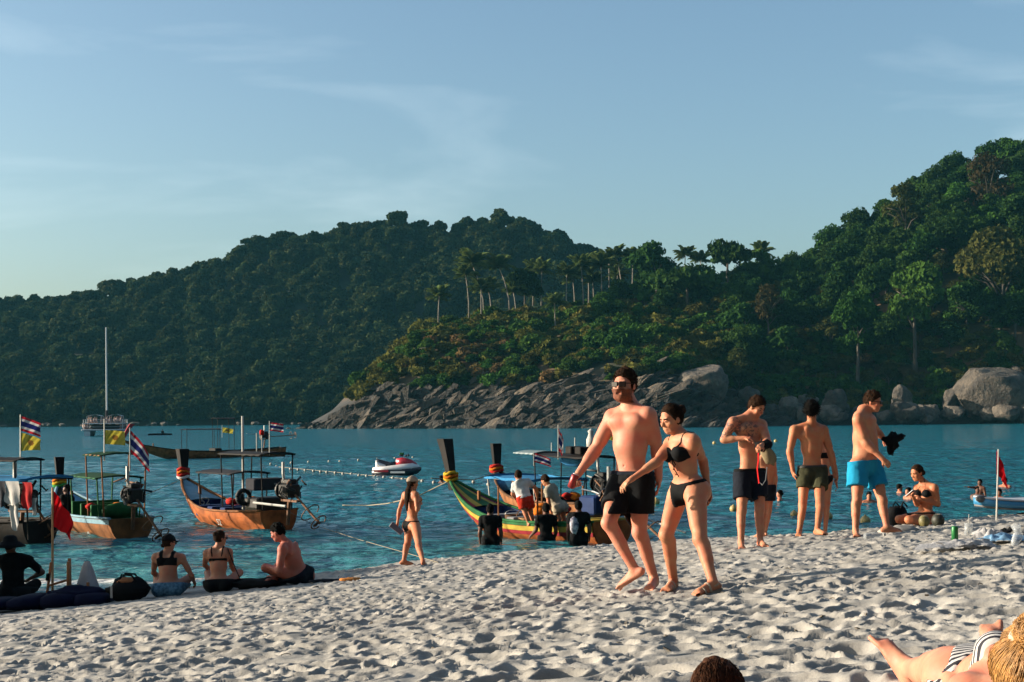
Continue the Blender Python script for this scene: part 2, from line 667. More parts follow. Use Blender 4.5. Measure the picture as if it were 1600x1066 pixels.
def land(name, pxs, table, mat, nz, na=260, nr=90, back=120, seed=0.0, amp=1.0):
    """table rows: per pixel column a list of (distance, pixel row of the ground there)"""
    pxs = np.asarray(pxs, float)
    T = np.asarray(table, float)                       # (n, k, 2)
    pq = np.linspace(pxs[0], pxs[-1], na)
    k = T.shape[1]
    Dm = np.stack([np.interp(pq, pxs, T[:, j, 0]) for j in range(k)], 1)
    Pm = np.stack([np.interp(pq, pxs, T[:, j, 1]) for j in range(k)], 1)
    Zm = np.zeros_like(Dm)
    Xm = np.zeros_like(Dm)
    for j in range(k):
        dx, dy = pq - PX0, PY0 - Pm[:, j]
        Zm[:, j] = CAM_H + (-dx * SR + dy * CR) / FPX * Dm[:, j]
        Xm[:, j] = (dx * CR + dy * SR) / FPX
    Zm[:, 0] = -1.5
    tt = np.linspace(0, k, nr)
    Ya, Za, Aa = [], [], []
    for i in range(na):
        d = np.concatenate([Dm[i], [Dm[i, -1] + back]])
        z = np.concatenate([Zm[i], [Zm[i, -1] * 0.35 - 1]])
        a = np.concatenate([Xm[i], [Xm[i, -1]]])
        Ya.append(np.interp(tt, np.arange(k + 1), d))
        Za.append(np.interp(tt, np.arange(k + 1), z))
        Aa.append(np.interp(tt, np.arange(k + 1), a))
    Y, Z, A = np.array(Ya), np.array(Za), np.array(Aa)
    X = A * Y
    Z = Z + amp * nz * fbm(X * 0.05 + seed, Y * 0.05, seed, 4) * sstep(0.0, 8.0, Z + 1.5)
    idx = np.arange(Z.size).reshape(Z.shape)
    f = np.stack([idx[:-1, :-1], idx[1:, :-1], idx[1:, 1:], idx[:-1, 1:]], -1).reshape(-1, 4)
    o = link(name, make_mesh(name, np.stack([X, Y, Z], -1).reshape(-1, 3), f, mat))
    return o, X, Y, Z


soil_far = pm('forest_floor', (0.010, 0.016, 0.008), 0.95, 0.4, 0.08)
farx = [-300, -120, 0, 60, 140, 250, 330, 400, 480, 560, 640, 730, 800, 870, 925, 1000, 1100, 1250]
fary = [520, 500, 486, 480, 466, 440, 420, 398, 386, 376, 368, 356, 362, 384, 405, 425, 440, 470]
tab = []
for px, py in zip(farx, fary):
    d0 = 560 - 0.03 * px
    mid = 660 - (660 - py) * 0.45
    tab.append([(d0, 668), (d0 + 6, 657), (d0 + 75, mid), (d0 + 170, py)])
farhill, FX, FY, FZ = land('far_hill', farx, tab, soil_far, 4.0, seed=2.0)
tag(farhill, 'distant hill across the bay covered in forest', kind='structure')

headm = bpy.data.materials.new('headland_ground')
t, b, Lk = nodes(headm)
N = t.nodes.new
co = N('ShaderNodeTexCoord')
nz = N('ShaderNodeTexNoise')
nz.inputs['Scale'].default_value = 0.07
nz.inputs['Detail'].default_value = 7
nz.inputs['Roughness'].default_value = 0.62
Lk(co.outputs['Object'], nz.inputs['Vector'])
rp = N('ShaderNodeValToRGB')
rp.color_ramp.elements[0].position = 0.36
rp.color_ramp.elements[0].color = (0.022, 0.028, 0.010, 1)
rp.color_ramp.elements[1].position = 0.62
rp.color_ramp.elements[1].color = (0.13, 0.068, 0.028, 1)
Lk(nz.outputs['Fac'], rp.inputs['Fac'])
# bare rock crops out of the soil low down by the sea
sx = N('ShaderNodeSeparateXYZ')
Lk(co.outputs['Object'], sx.inputs['Vector'])
zr = N('ShaderNodeMapRange')
zr.inputs['From Min'].default_value = 6.5
zr.inputs['From Max'].default_value = 9.0
Lk(sx.outputs['Z'], zr.inputs['Value'])
mxr = N('ShaderNodeMix')
mxr.data_type = 'RGBA'
mxr.inputs['A'].default_value = (0.022, 0.020, 0.018, 1)
Lk(zr.outputs['Result'], mxr.inputs['Factor'])
Lk(rp.outputs['Color'], mxr.inputs['B'])
Lk(mxr.outputs['Result'], b.inputs['Base Color'])
b.inputs['Roughness'].default_value = 0.95
nx = [440, 470, 520, 600, 660, 720, 800, 880, 960, 1040, 1130, 1200, 1280, 1360, 1440, 1520, 1600, 1750, 2000]
tab = [
    [(352, 672), (353, 672), (354, 673), (356, 674)],
    [(350, 671), (352, 668), (356, 668), (366, 670)],
    [(342, 671), (350, 652), (358, 640), (380, 646)],
    [(333, 670), (348, 610), (364, 588), (388, 580)],
    [(324, 670), (343, 612), (364, 540), (396, 512)],
    [(314, 670), (338, 616), (362, 532), (402, 500)],
    [(305, 670), (332, 612), (360, 534), (404, 497)],
    [(297, 669), (326, 598), (356, 532), (404, 488)],
    [(291, 668), (320, 598), (352, 534), (404, 472)],
    [(291, 668), (320, 600), (352, 530), (404, 462)],
    [(301, 667), (325, 612), (354, 536), (404, 452)],
    [(311, 666), (330, 620), (357, 530), (404, 452)],
    [(317, 664), (331, 634), (360, 512), (412, 425)],
    [(320, 663), (331, 638), (360, 488), (422, 378)],
    [(322, 662), (331, 634), (360, 455), (424, 345)],
    [(322, 662), (331, 618), (360, 425), (428, 285)],
    [(322, 661), (331, 618), (360, 410), (428, 272)],
    [(322, 660), (331, 608), (360, 390), (428, 252)],
    [(322, 658), (331, 600), (360, 380), (428, 245)],
]
headland, NX, NY, NZ = land('headland', nx, tab, headm, 1.6, na=300, nr=110, seed=5.0)
tag(headland, 'dry brown headland slope under shrubs and trees', kind='structure')


def land_at(px, t, A=(NX, NY, NZ), pxs=(440, 2000), k=4):
    """ground point of a land sheet in pixel column px at profile parameter t (0 shore .. 3 ridge)"""
    X, Y, Z = A
    i = (px - pxs[0]) / (pxs[1] - pxs[0]) * (X.shape[0] - 1)
    j = t / k * (X.shape[1] - 1)
    i = int(np.clip(round(i), 0, X.shape[0] - 1))
    j = int(np.clip(round(j), 0, X.shape[1] - 1))
    return np.array([X[i, j], Y[i, j], Z[i, j]])


def pix_of(p):
    """pixel of the photograph at which a point shows"""
    d = np.asarray(p, float) - CAMP
    x, z = d[0] / d[1] * FPX, d[2] / d[1] * FPX
    return np.array([PX0 + x * CR - z * SR, PY0 - (x * SR + z * CR)])

# ================================================================== ROCKS
def rock_mat(name, dark, light, black=0.5):
    m = bpy.data.materials.new(name)
    t, b, Lk = nodes(m)
    N = t.nodes.new
    ge = N('ShaderNodeNewGeometry')
    a = N('ShaderNodeTexNoise')
    a.inputs['Scale'].default_value = 0.35
    a.inputs['Detail'].default_value = 8
    a.inputs['Roughness'].default_value = 0.65
    Lk(ge.outputs['Position'], a.inputs['Vector'])
    r = N('ShaderNodeValToRGB')
    r.color_ramp.elements[0].position = 0.36
    r.color_ramp.elements[0].color = dark + (1,)
    r.color_ramp.elements[1].position = 0.64
    r.color_ramp.elements[1].color = light + (1,)
    Lk(a.outputs['Fac'], r.inputs['Fac'])
    oi = N('ShaderNodeObjectInfo')
    mr = N('ShaderNodeMapRange')
    mr.inputs['To Min'].default_value = black
    mr.inputs['To Max'].default_value = 1.25
    Lk(oi.outputs['Random'], mr.inputs['Value'])
    hs = N('ShaderNodeHueSaturation')
    Lk(mr.outputs['Result'], hs.inputs['Value'])
    Lk(r.outputs['Color'], hs.inputs['Color'])
    # dark streaks running down the stone
    mp = N('ShaderNodeMapping')
    mp.inputs['Scale'].default_value = (0.8, 0.8, 0.12)
    Lk(ge.outputs['Position'], mp.inputs['Vector'])
    st = N('ShaderNodeTexNoise')
    st.inputs['Scale'].default_value = 0.9
    st.inputs['Detail'].default_value = 5
    Lk(mp.outputs['Vector'], st.inputs['Vector'])
    sr = N('ShaderNodeMapRange')
    sr.inputs['From Min'].default_value = 0.52
    sr.inputs['From Max'].default_value = 0.66
    sr.inputs['To Max'].default_value = 0.75
    Lk(st.outputs['Fac'], sr.inputs['Value'])
    mx = N('ShaderNodeMix')
    mx.data_type = 'RGBA'
    mx.inputs['B'].default_value = (0.035, 0.032, 0.03, 1)
    Lk(sr.outputs['Result'], mx.inputs['Factor'])
    Lk(hs.outputs['Color'], mx.inputs['A'])
    # tide line: dark weed and wet stone just above the water
    sx = N('ShaderNodeSeparateXYZ')
    Lk(ge.outputs['Position'], sx.inputs['Vector'])
    td = N('ShaderNodeMapRange')
    td.inputs['From Min'].default_value = 0.3
    td.inputs['From Max'].default_value = 1.1
    td.inputs['To Min'].default_value = 0.85
    td.inputs['To Max'].default_value = 0.0
    Lk(sx.outputs['Z'], td.inputs['Value'])
    m2 = N('ShaderNodeMix')
    m2.data_type = 'RGBA'
    m2.inputs['B'].default_value = (0.03, 0.03, 0.026, 1)
    Lk(td.outputs['Result'], m2.inputs['Factor'])
    Lk(mx.outputs['Result'], m2.inputs['A'])
    Lk(m2.outputs['Result'], b.inputs['Base Color'])
    b.inputs['Roughness'].default_value = 0.88
    bp = N('ShaderNodeBump')
    bp.inputs['Distance'].default_value = 0.9
    bp.inputs['Strength'].default_value = 0.9
    bn = N('ShaderNodeTexNoise')
    bn.inputs['Scale'].default_value = 1.4
    bn.inputs['Detail'].default_value = 8
    bn.inputs['Roughness'].default_value = 0.6
    Lk(ge.outputs['Position'], bn.inputs['Vector'])
    Lk(bn.outputs['Fac'], bp.inputs['Height'])
    Lk(bp.outputs['Normal'], b.inputs['Normal'])
    return m


granite = rock_mat('granite', (0.045, 0.038, 0.031), (0.150, 0.120, 0.088), 0.45)
strata = rock_mat('strata_rock', (0.018, 0.015, 0.012), (0.135, 0.098, 0.062), 0.3)


def rock_mesh(seed, cuts, soft, mat, nu=26, nv=17, rough=0.07):
    rg = np.random.default_rng(seed)
    V = []
    for i in range(nv):
        th = math.pi * (0.02 + 0.96 * i / (nv - 1))
        a = np.arange(nu) * 2 * math.pi / nu + 0.12 * (i % 2)
        V.append(np.stack([np.sin(th) * np.cos(a), np.sin(th) * np.sin(a), np.full(nu, -math.cos(th))], 1))
    q = np.concatenate(V)
    q = q * (1 + 0.22 * fbm(q[:, 0] * 1.1 + seed * 3.7, q[:, 1] * 1.1, q[:, 2] * 1.1, 2))[:, None]
    for c in range(cuts):
        n = rg.normal(size=3)
        n /= np.linalg.norm(n)
        d = 0.52 + 0.32 * rg.random()
        over = np.maximum(0, q @ n - d)
        q = q - (over * (1 - soft))[:, None] * n
    q = q * (1 + rough * fbm(q[:, 0] * 3.3 + seed, q[:, 1] * 3.3, q[:, 2] * 3.3, 4))[:, None]
    mb = MB()
    mb.rings([q[i * nu:(i + 1) * nu] for i in range(nv)], True)
    return mb.mesh('rock', mat, smooth=(soft > 0.12))


ROUND = [rock_mesh(s, 11, 0.13, granite, 40, 26, rough=0.075) for s in range(6)]
SLAB = [rock_mesh(40 + s, 12, 0.03, strata, rough=0.10) for s in range(8)]

# the slabby outcrop along the foot of the headland: rocks are parts of the outcrop
outcrop = thing('rock_outcrop', 'long tilted grey rock outcrop along the foot of the headland', 'rock outcrop', tuple(land_at(760, 0.4)))
org = np.array(outcrop.location)
rg = np.random.default_rng(11)
k = 0
while k < 292:
    px = 470 + 690 * rg.random()
    t_ = rg.random() ** 1.2 * 1.18
    if px > 1060 and t_ > 0.9:
        continue
    if px < 560:
        t_ *= 0.9
    p = land_at(px, t_)
    s_ = 1.3 + 2.3 * rg.random() ** 1.8
    if px < 520:
        s_ *= 0.45 + 0.5 * (px - 470) / 50
    o = link('rock', SLAB[k % 8], outcrop)
    o.location = p - org + np.array([0, 0.3, -0.25 * s_])
    o.rotation_euler = (rg.normal() * 0.25, rad(-24) + rg.normal() * 0.16, rg.normal() * 0.35)
    o.scale = (s_ * (1.5 + 1.5 * rg.random()), s_ * (0.7 + 0.4 * rg.random()), s_ * (0.34 + 0.28 * rg.random()))
    k += 1


# smaller broken stones between the slabs, too small to pick apart
mb = MB()
for k in range(1500):
    px = 466 + 760 * rg.random()
    t_ = rg.random() * (1.05 if px < 1060 else 0.8)
    p = land_at(px, t_) - org + rg.normal(size=3) * np.array([1.2, 0.8, 0.25])
    s_ = (0.5 + 1.1 * rg.random() ** 2) * (1 if px > 520 else 0.5)
    q = unit(rg.normal(size=3))
    a = rad(-24) + rg.normal() * 0.3
    M_ = np.array([[math.cos(a), 0.2 * rg.normal(), -math.sin(a)], [0, 1, 0], [math.sin(a), 0, math.cos(a)]])
    v = np.array([[x, y, z] for z in (-1, 1) for x, y in ((-1, -1), (1, -1), (1, 1), (-1, 1))], float) * (0.65 + 0.5 * rg.random((8, 3)))
    v[4:, :2] *= 0.65
    mb.add((v * np.array([1.9, 1.0, 0.55]) * s_) @ M_ + p, np.array([[3, 2, 1, 0], [4, 5, 6, 7], [0, 1, 5, 4], [1, 2, 6, 5], [2, 3, 7, 6], [3, 0, 4, 7]]))
tag(mb.build('rubble', strata, outcrop), kind='stuff')


def boulder(px, py0, wpx, hpx, Y, seed, label, group=None, rz=0.0, tilt=0.0, up=0.0):
    """a boulder wpx wide and hpx tall in the photograph whose foot is at row py0"""
    s = Y / FPX
    c = at(px, py0 - hpx * 0.42, Y)
    o = link('boulder', ROUND[seed % 6])
    o.location = c
    o.scale = (wpx * s * 0.56, wpx * s * 0.5, hpx * s * 0.62)
    o.rotation_euler = (0, tilt, rz)
    return tag(o, label, 'boulder', group)


boulder(1541, 664, 118, 112, 325, 0, 'huge grey granite boulder, the largest rock at the right end of the shore', tilt=-0.12)
boulder(1590, 662, 70, 90, 331, 1, 'grey boulder leaning behind the huge boulder at the right edge', tilt=0.5)
boulder(1604, 664, 50, 50, 320, 4, 'pale low boulder at the water at the right picture edge')
boulder(1419, 663, 42, 38, 321, 2, 'rounded sunlit boulder at the water beneath the split upright stone')
boulder(1410, 640, 30, 42, 324, 3, 'upright split stone standing on top of the rounded shore boulder', tilt=0.1)
boulder(1383, 659, 34, 20, 321, 4, 'flat-topped pale stone at the water right of the man in blue shorts')
boulder(1304, 655, 42, 44, 323, 5, 'broad sunlit boulder between the green shorts man and the blue shorts man')
boulder(1234, 648, 34, 32, 322, 2, 'smooth rounded boulder left of the dark-haired man in green shorts')
boulder(1253, 626, 11, 9, 326, 1, 'small round stone perched above the smooth boulder')
boulder(1113, 669, 38, 30, 312, 3, 'pale square boulder at the water left of the tattooed man')
boulder(1090, 640, 92, 80, 318, 0, 'large dark sloping boulder behind the woman in the black bikini', tilt=-0.35)
boulder(1168, 636, 36, 30, 320, 5, 'angular white-streaked boulder just above the tattooed man', tilt=0.5)
boulder(1455, 655, 24, 26, 321, 1, 'small grey boulder left of the huge boulder', tilt=-0.2)
boulder(1484, 640, 26, 40, 326, 4, 'dark narrow boulder wedged behind the huge boulder', tilt=0.3)
rg = np.random.default_rng(5)
for k in range(62):
    px = 1010 + 600 * rg.random()
    hh = 10 + 22 * rg.random() ** 1.5
    up = rg.random() ** 1.4 * (34 if px < 1330 else 18)
    boulder(px, HZ(px) + 19 - up, hh * (1.1 + 0.8 * rg.random()), hh, 318 + up * 0.35 + 3 * rg.random(), k,
            'one of the many jumbled grey boulders lining the shore below the trees', 'jumbled shore boulders', rg.random() * 6.28, rg.normal() * 0.25)
for k in range(46):
    px = -60 + 560 * rg.random()
    hh = 3 + 6 * rg.random() ** 2
    p = at(px, HZ(px) + 12, 545)
    boulder(px, HZ(px) + 11.5, hh * 2.0, hh, 552 - 0.03 * px, k,
            'one of the small pale rocks along the far shore under the distant hill', 'rocks along the far shore', rg.random() * 6.28)

# ================================================================== VEGETATION
def leaf_mat(name, c, c2, trans=0.25, rand=0.3):
    m = pm(name, c, 0.75, c2=c2, scale=0.45, detail=3, objrand=rand, spec=0.03)
    t = m.node_tree
    b = t.nodes['Principled BSDF']
    tr = t.nodes.new('ShaderNodeBsdfTranslucent')
    ms = t.nodes.new('ShaderNodeMixShader')
    ms.inputs['Fac'].default_value = trans
    src = b.inputs['Base Color'].links[0].from_socket
    t.links.new(src, tr.inputs['Color'])
    t.links.new(b.outputs['BSDF'], ms.inputs[1])
    t.links.new(tr.outputs['BSDF'], ms.inputs[2])
    t.links.new(ms.outputs['Shader'], t.nodes['Material Output'].inputs['Surface'])
    return m


leaf_dark = leaf_mat('leaf_dark_green', (0.008, 0.021, 0.005), (0.032, 0.070, 0.013))
leaf_mid = leaf_mat('leaf_mid_green', (0.014, 0.035, 0.006), (0.050, 0.105, 0.016))
leaf_olive = leaf_mat('leaf_olive', (0.040, 0.044, 0.010), (0.120, 0.108, 0.022))
leaf_dry = leaf_mat('leaf_dry_brown', (0.065, 0.045, 0.018), (0.14, 0.088, 0.032))
leaf_tawny = leaf_mat('leaf_tawny', (0.026, 0.024, 0.010), (0.062, 0.046, 0.018))
leaf_mixed = leaf_mat('leaf_mixed', (0.020, 0.028, 0.007), (0.058, 0.058, 0.014))
leaf_far = leaf_mat('leaf_far_forest', (0.0140, 0.0250, 0.0080), (0.0375, 0.0450, 0.0150), rand=0.45)
leaf_palm = leaf_mat('palm_leaf', (0.030, 0.055, 0.014), (0.090, 0.115, 0.032), 0.3)
bark = pm('bark', (0.055, 0.044, 0.033), 0.9, 0.3, 1.2)
bark_pale = pm('palm_bark', (0.17, 0.145, 0.115), 0.9, 0.25, 1.5)


def crown_mesh(seed, rx, rz, lobes, nq, leaf, mat, flat=0.0):
    """leaf-sized faces spread through lumpy lobes; base of the crown at z = 0"""
    rg = np.random.default_rng(seed)
    C, R = [], []
    for i in range(lobes):
        th, u = rg.random() * 6.283, rg.random() ** 0.6
        zz = rg.random()
        wd = math.sin(math.pi * (0.18 + 0.75 * zz)) if not flat else 1 - 0.35 * zz
        C.append([math.cos(th) * rx * 0.72 * u * wd, math.sin(th) * rx * 0.72 * u * wd, rz * (0.18 + 1.5 * zz * (1 - flat * 0.5))])
        R.append(rx * (0.26 + 0.22 * rg.random()))
    C, R = np.array(C), np.array(R)
    li = rg.choice(lobes, nq, p=R ** 2 / (R ** 2).sum())
    d = rg.normal(size=(nq, 3))
    d /= np.linalg.norm(d, axis=1)[:, None]
    d[:, 2] = np.where(d[:, 2] < -0.25, -d[:, 2] * 0.6, d[:, 2])
    rr = R[li] * (0.72 + 0.36 * rg.random(nq) ** 0.6) * (1 + 0.3 * fbm(d[:, 0] * 2.5 + li, d[:, 1] * 2.5, d[:, 2] * 2.5, 2))
    P = C[li] + d * rr[:, None] * np.array([1, 1, 0.8])
    n = d + 0.75 * rg.normal(size=(nq, 3))
    n /= np.linalg.norm(n, axis=1)[:, None]
    t1 = np.cross(n, rg.normal(size=(nq, 3)))
    t1 /= np.linalg.norm(t1, axis=1)[:, None]
    t2 = np.cross(n, t1)
    s1 = leaf * (0.55 + 0.8 * rg.random(nq))[:, None]
    s2 = s1 * (0.5 + 0.5 * rg.random(nq))[:, None]
    bend = n * s1 * 0.3
    V = np.stack([P - t1 * s1, P - t2 * s2 + bend, P + t1 * s1, P + t2 * s2 + bend], 1).reshape(-1, 3)
    f = np.arange(nq * 4).reshape(-1, 4)
    return make_mesh('crown', V, f, mat, smooth=False)


def trunk_mesh(seed, h, r, mat, limbs=5, spread=2.5, name='trunk'):
    rg = np.random.default_rng(seed)
    mb = MB()
    top = np.array([rg.normal() * h * 0.06, rg.normal() * h * 0.06, h])
    mid = top * 0.5 + np.array([rg.normal(), rg.normal(), 0]) * h * 0.04
    mb.tube([[0, 0, -1.5], [0, 0, 0], mid, top], [r * 1.3, r, r * 0.75, r * 0.5], 7)
    for i in range(limbs):
        a = rg.random() * 6.283
        b0 = mid + (top - mid) * (0.2 + 0.8 * rg.random())
        e = b0 + np.array([math.cos(a) * spread, math.sin(a) * spread, spread * (0.6 + 0.6 * rg.random())])
        mb.tube([b0, (b0 + e) / 2 + [0, 0, 0.2 * spread], e], [r * 0.4, r * 0.28, r * 0.12], 5)
    return mb.mesh(name, mat, True)


PROTO = {}
for nm, mt, rx, rz, lb, nq, lf, fl in (
        ('dark', leaf_dark, 5.0, 3.6, 17, 3400, 0.38, 0), ('mid', leaf_mid, 4.6, 3.4, 15, 3400, 0.34, 0),
        ('umbrella', leaf_dark, 5.2, 2.0, 12, 1900, 0.45, 1.0), ('olive', leaf_mixed, 4.2, 3.2, 16, 4200, 0.25, 0),
        ('dry', leaf_tawny, 3.8, 3.2, 14, 2400, 0.22, 0), ('far', leaf_far, 5.0, 3.4, 11, 900, 0.85, 0),
        ('bush', leaf_mid, 2.6, 1.3, 9, 1100, 0.32, 0.6), ('bush_olive', leaf_olive, 2.6, 1.3, 9, 1000, 0.32, 0.6), ('bush_dry', leaf_dry, 2.4, 1.1, 8, 800, 0.28, 0.6)):
    PROTO[nm] = [crown_mesh(hash_ + 10 * len(nm), rx, rz, lb, nq, lf, mt, fl) for hash_ in (1, 2, 3)]
TRUNK = [trunk_mesh(s, 5.5, 0.32, bark) for s in range(3)]
TRUNK_P = [trunk_mesh(7 + s, 5.5, 0.24, bark, 8, 3.2) for s in range(2)]
STEM = [trunk_mesh(20 + s, 0.9, 0.12, bark, 6, 0.9, 'stem') for s in range(2)]


def tree(p, kind, s, label, group, name='broadleaf_tree', hz=1.0, trunk=True, i=0, cat='tree'):
    r = thing(name, label, cat, tuple(p), random.random() * 6.28, group, (s, s, s * hz))
    th = 4.2 if kind not in ('bush', 'bush_olive', 'bush_dry') else 0.1
    c = link('crown', PROTO[kind][i % 3], r)
    c.location = (0, 0, th)
    if th > 1:
        link('trunk', (TRUNK_P if kind in ('dry', 'olive') else TRUNK)[i % 2], r)
    else:
        link('stem', STEM[i % 2], r)
    return r


rg = np.random.default_rng(21)
# trees of the right-hand hill, planted over its face
spots = []
tries = 0
while len(spots) < 185 and tries < 9000:
    tries += 1
    px = 1150 + 560 * rg.random()
    t_ = 0.95 + 2.15 * rg.random()
    p = land_at(px, t_)
    if all((p[0] - q[0]) ** 2 + ((p[1] - q[1]) * 0.8) ** 2 > 4.6 ** 2 for q, _, _ in spots):
        spots.append((p, px, t_))
for i, (p, px, t_) in enumerate(spots):
    u = rg.random()
    if t_ < 1.35:
        kind = 'mid' if u < 0.55 else ('olive' if u < 0.85 else 'dry')
        lab, grp = 'leafy tree at the foot of the right-hand hill just above the boulders', 'trees above the boulders'
        s = 0.55 + 0.35 * rg.random()
    elif t_ > 2.7:
        kind = 'dark' if u < 0.75 else 'mid'
        lab, grp = 'dark green tree on the skyline of the high right-hand hill', 'skyline trees of the right-hand hill'
        s = 0.75 + 0.55 * rg.random()
    else:
        kind = 'dark' if u < 0.6 else ('mid' if u < 0.9 else 'olive')
        lab, grp = 'dense green tree in the forest on the steep right-hand hillside', 'trees on the right-hand hillside'
        s = 0.7 + 0.5 * rg.random()
    if px < 1280 and t_ > 2.0:
        s *= 0.8
    tree(p - np.array([0, 0, 1.2]), kind, s, lab, grp, i=i)
# single trees one can point to
def tree_px(px, py_base, py_top, Y, kind, label, i=0, hz=1.0):
    p = at(px, py_base, Y)
    h = (py_base - py_top) * Y / FPX
    full = {'dark': 10.6, 'mid': 10.2, 'umbrella': 8.3, 'olive': 9.5, 'dry': 9.5}[kind]
    return tree(p, kind, h / full / hz, label, None, i=i, hz=hz)


tree_px(1138, 455, 372, 396, 'umbrella', 'tall umbrella-crowned tree rising above the ridge right of the palms', 0, 1.25)
tree_px(1073, 500, 405, 380, 'umbrella', 'wide dark tree with a leaning pale trunk beneath the skyline palms', 1, 1.1)
tree_px(1025, 488, 388, 392, 'dark', 'tall dense tree at the left end of the ridge wood', 2, 1.1)
tree_px(1190, 470, 398, 400, 'mid', 'shorter dark tree beside the umbrella-crowned tree', 1)
tree_px(1200, 540, 455, 350, 'dry', 'sparse dry brown tree standing before the green slope', 0, 1.2)
tree_px(1560, 540, 375, 345, 'olive', 'big brownish spreading tree at the right edge above the huge boulder', 1, 1.2)
tree_px(1545, 380, 250, 395, 'dry', 'half-bare dead-looking tree high on the right-hand hill', 2, 1.4)
tree_px(1415, 400, 300, 390, 'olive', 'pale-branched tree at the upper edge of the hill wood', 0, 1.2)
tree_px(820, 492, 425, 402, 'dark', 'round dark tree among the palms of the headland', 0)
tree_px(1430, 560, 420, 338, 'mid', 'bright green tall tree above the split upright stone', 2, 1.3)
tree_px(1340, 590, 470, 336, 'mid', 'bright green bushy tree low on the slope over the broad boulder', 0, 1.2)
for i in range(34):
    px = 940 + 260 * rg.random()
    p = land_at(px, 2.35 + 0.9 * rg.random())
    tree(p - np.array([0, 0, 1.0]), 'dark' if rg.random() < 0.55 else 'mid', 0.5 + 0.3 * rg.random(), 'green tree in the ridge wood behind the coconut palms', 'trees of the ridge wood', i=i)

# shrubs on the headland
n = 0
while n < 190:
    px = 560 + 660 * rg.random()
    t_ = 0.95 + 2.1 * rg.random()
    if px < 640 and t_ > 2.4:
        continue
    p = land_at(px, t_)
    u = rg.random()
    dry = 0.42 if t_ < 1.7 else 0.12
    if px < 900 and 1.0 < t_ < 2.0:
        kind = 'bush_dry' if u < 0.28 else ('bush_olive' if u < 0.9 else 'bush')
    else:
        kind = 'bush_dry' if u < dry * 0.5 else ('bush_olive' if u < 0.45 else 'bush')
    lab = {'bush_dry': ('dry brown shrub on the headland slope above the rocks', 'dry shrubs on the headland'),
           'bush_olive': ('olive green shrub covering the headland slope', 'olive shrubs on the headland'),
           'bush': ('fresh green shrub on the headland slope', 'green shrubs on the headland')}[kind]
    tree(p - np.array([0, 0, 0.5]), kind, 0.8 + 0.9 * rg.random() + (0.4 if t_ > 1.5 else 0), lab[0], lab[1], 'shrub', i=n, cat='shrub')
    n += 1
for i in range(56):
    px = 1180 + 460 * rg.random()
    p = land_at(px, 0.85 + 0.35 * rg.random())
    tree(p - np.array([0, 0, 0.4]), 'bush' if rg.random() < 0.75 else 'bush_olive', 0.7 + 0.7 * rg.random(), 'low green bush right behind the shore boulders', 'bushes behind the boulders', 'shrub', i=i, cat='shrub')

# coconut palms
def frond_mesh(seed):
    rg = np.random.default_rng(seed)
    nseg = 9
    s = np.linspace(0, 1, nseg)
    droop = 0.85 + 0.4 * rg.random()
    x = 4.0 * s * (1 - 0.18 * s)
    z = 1.25 * s - droop * 2.0 * s ** 2.2
    V, f = [], []
    for side in (-1, 1):
        for i in range(1, nseg - 1):
            for kk in range(2):
                ss = s[i] + kk * 0.5 / (nseg - 1)
                a = np.array([np.interp(ss, s, x), 0, np.interp(ss, s, z)])
                ln = 1.0 * math.sin(math.pi * min(0.95, 0.25 + 0.7 * ss)) + 0.15
                e = a + np.array([0.55 * ln, side * 0.75 * ln, -0.75 * ln * (0.6 + 0.4 * rg.random())])
                wv = np.array([0.19, 0, 0.03])
                b0 = len(V)
                V += [a - wv, a + wv, e + wv * 0.3, e - wv * 0.3]
                f.append([b0, b0 + 1, b0 + 2, b0 + 3])
    for i in range(nseg - 1):
        a, c = np.array([x[i], 0, z[i]]), np.array([x[i + 1], 0, z[i + 1]])
        wv = np.array([0, 0.06, 0])
        b0 = len(V)
        V += [a - wv, a + wv, c + wv, c - wv]
        f.append([b0, b0 + 1, b0 + 2, b0 + 3])
    return make_mesh('frond', np.array(V), np.array(f), leaf_palm, False)


FROND = [frond_mesh(s) for s in range(4)]


def palm(px, py_base, py_top, Y, label, group, lean=0.0, i=0):
    base = at(px, py_base, Y)
    h = (py_base - py_top) * Y / FPX
    s = max(0.72, min(1.05, h / 15))
    r = thing('coconut_palm', label, 'palm tree', tuple(base), 0, group)
    th = max(2.0, h - 1.3 * s)
    tx = lean * h
    mb = MB()
    mb.tube([[0, 0, -1.5], [tx * 0.1, 0, th * 0.3], [tx * 0.5, 0, th * 0.7], [tx, 0, th]], [0.26, 0.17, 0.14, 0.13], 7)
    mb.build('trunk', bark_pale, r, True)
    nf = 22
    for k_ in range(nf):
        o = link('frond', FROND[(k_ + i) % 4], r)
        o.location = (tx, 0, th)
        o.rotation_euler = (0, rad(-72 + 84 * ((k_ * 7 + i) % nf) / nf), k_ * 2.4 + i)
        o.scale = (s * (1.35 + 0.35 * random.random()),) * 3
    return r


pl = [(685, 495, 452, 385, 0.05), (733, 488, 418, 392, -0.08), (757, 492, 398, 395, -0.22), (752, 494, 440, 388, 0.0), (768, 494, 440, 396, -0.1),
      (797, 488, 404, 398, -0.22), (806, 488, 446, 402, -0.1), (846, 470, 412, 404, 0.02), (833, 470, 408, 407, 0.05),
      (868, 528, 463, 372, -0.02), (885, 482, 417, 400, 0.02), (912, 482, 405, 400, -0.05), (898, 478, 425, 408, -0.06), (928, 476, 428, 410, -0.04), (941, 480, 405, 402, -0.02),
      (952, 468, 396, 412, 0.0), (971, 452, 388, 414, -0.14), (988, 462, 392, 416, 0.03), (1003, 460, 402, 418, 0.05), (962, 470, 420, 420, 0.08),
      (911, 535, 498, 370, 0.02), (1070, 450, 388, 425, 0.02), (1097, 452, 396, 428, -0.04), (1189, 455, 384, 428, 0.03), (920, 470, 402, 424, 0.0), (1015, 450, 398, 424, 0.02)]
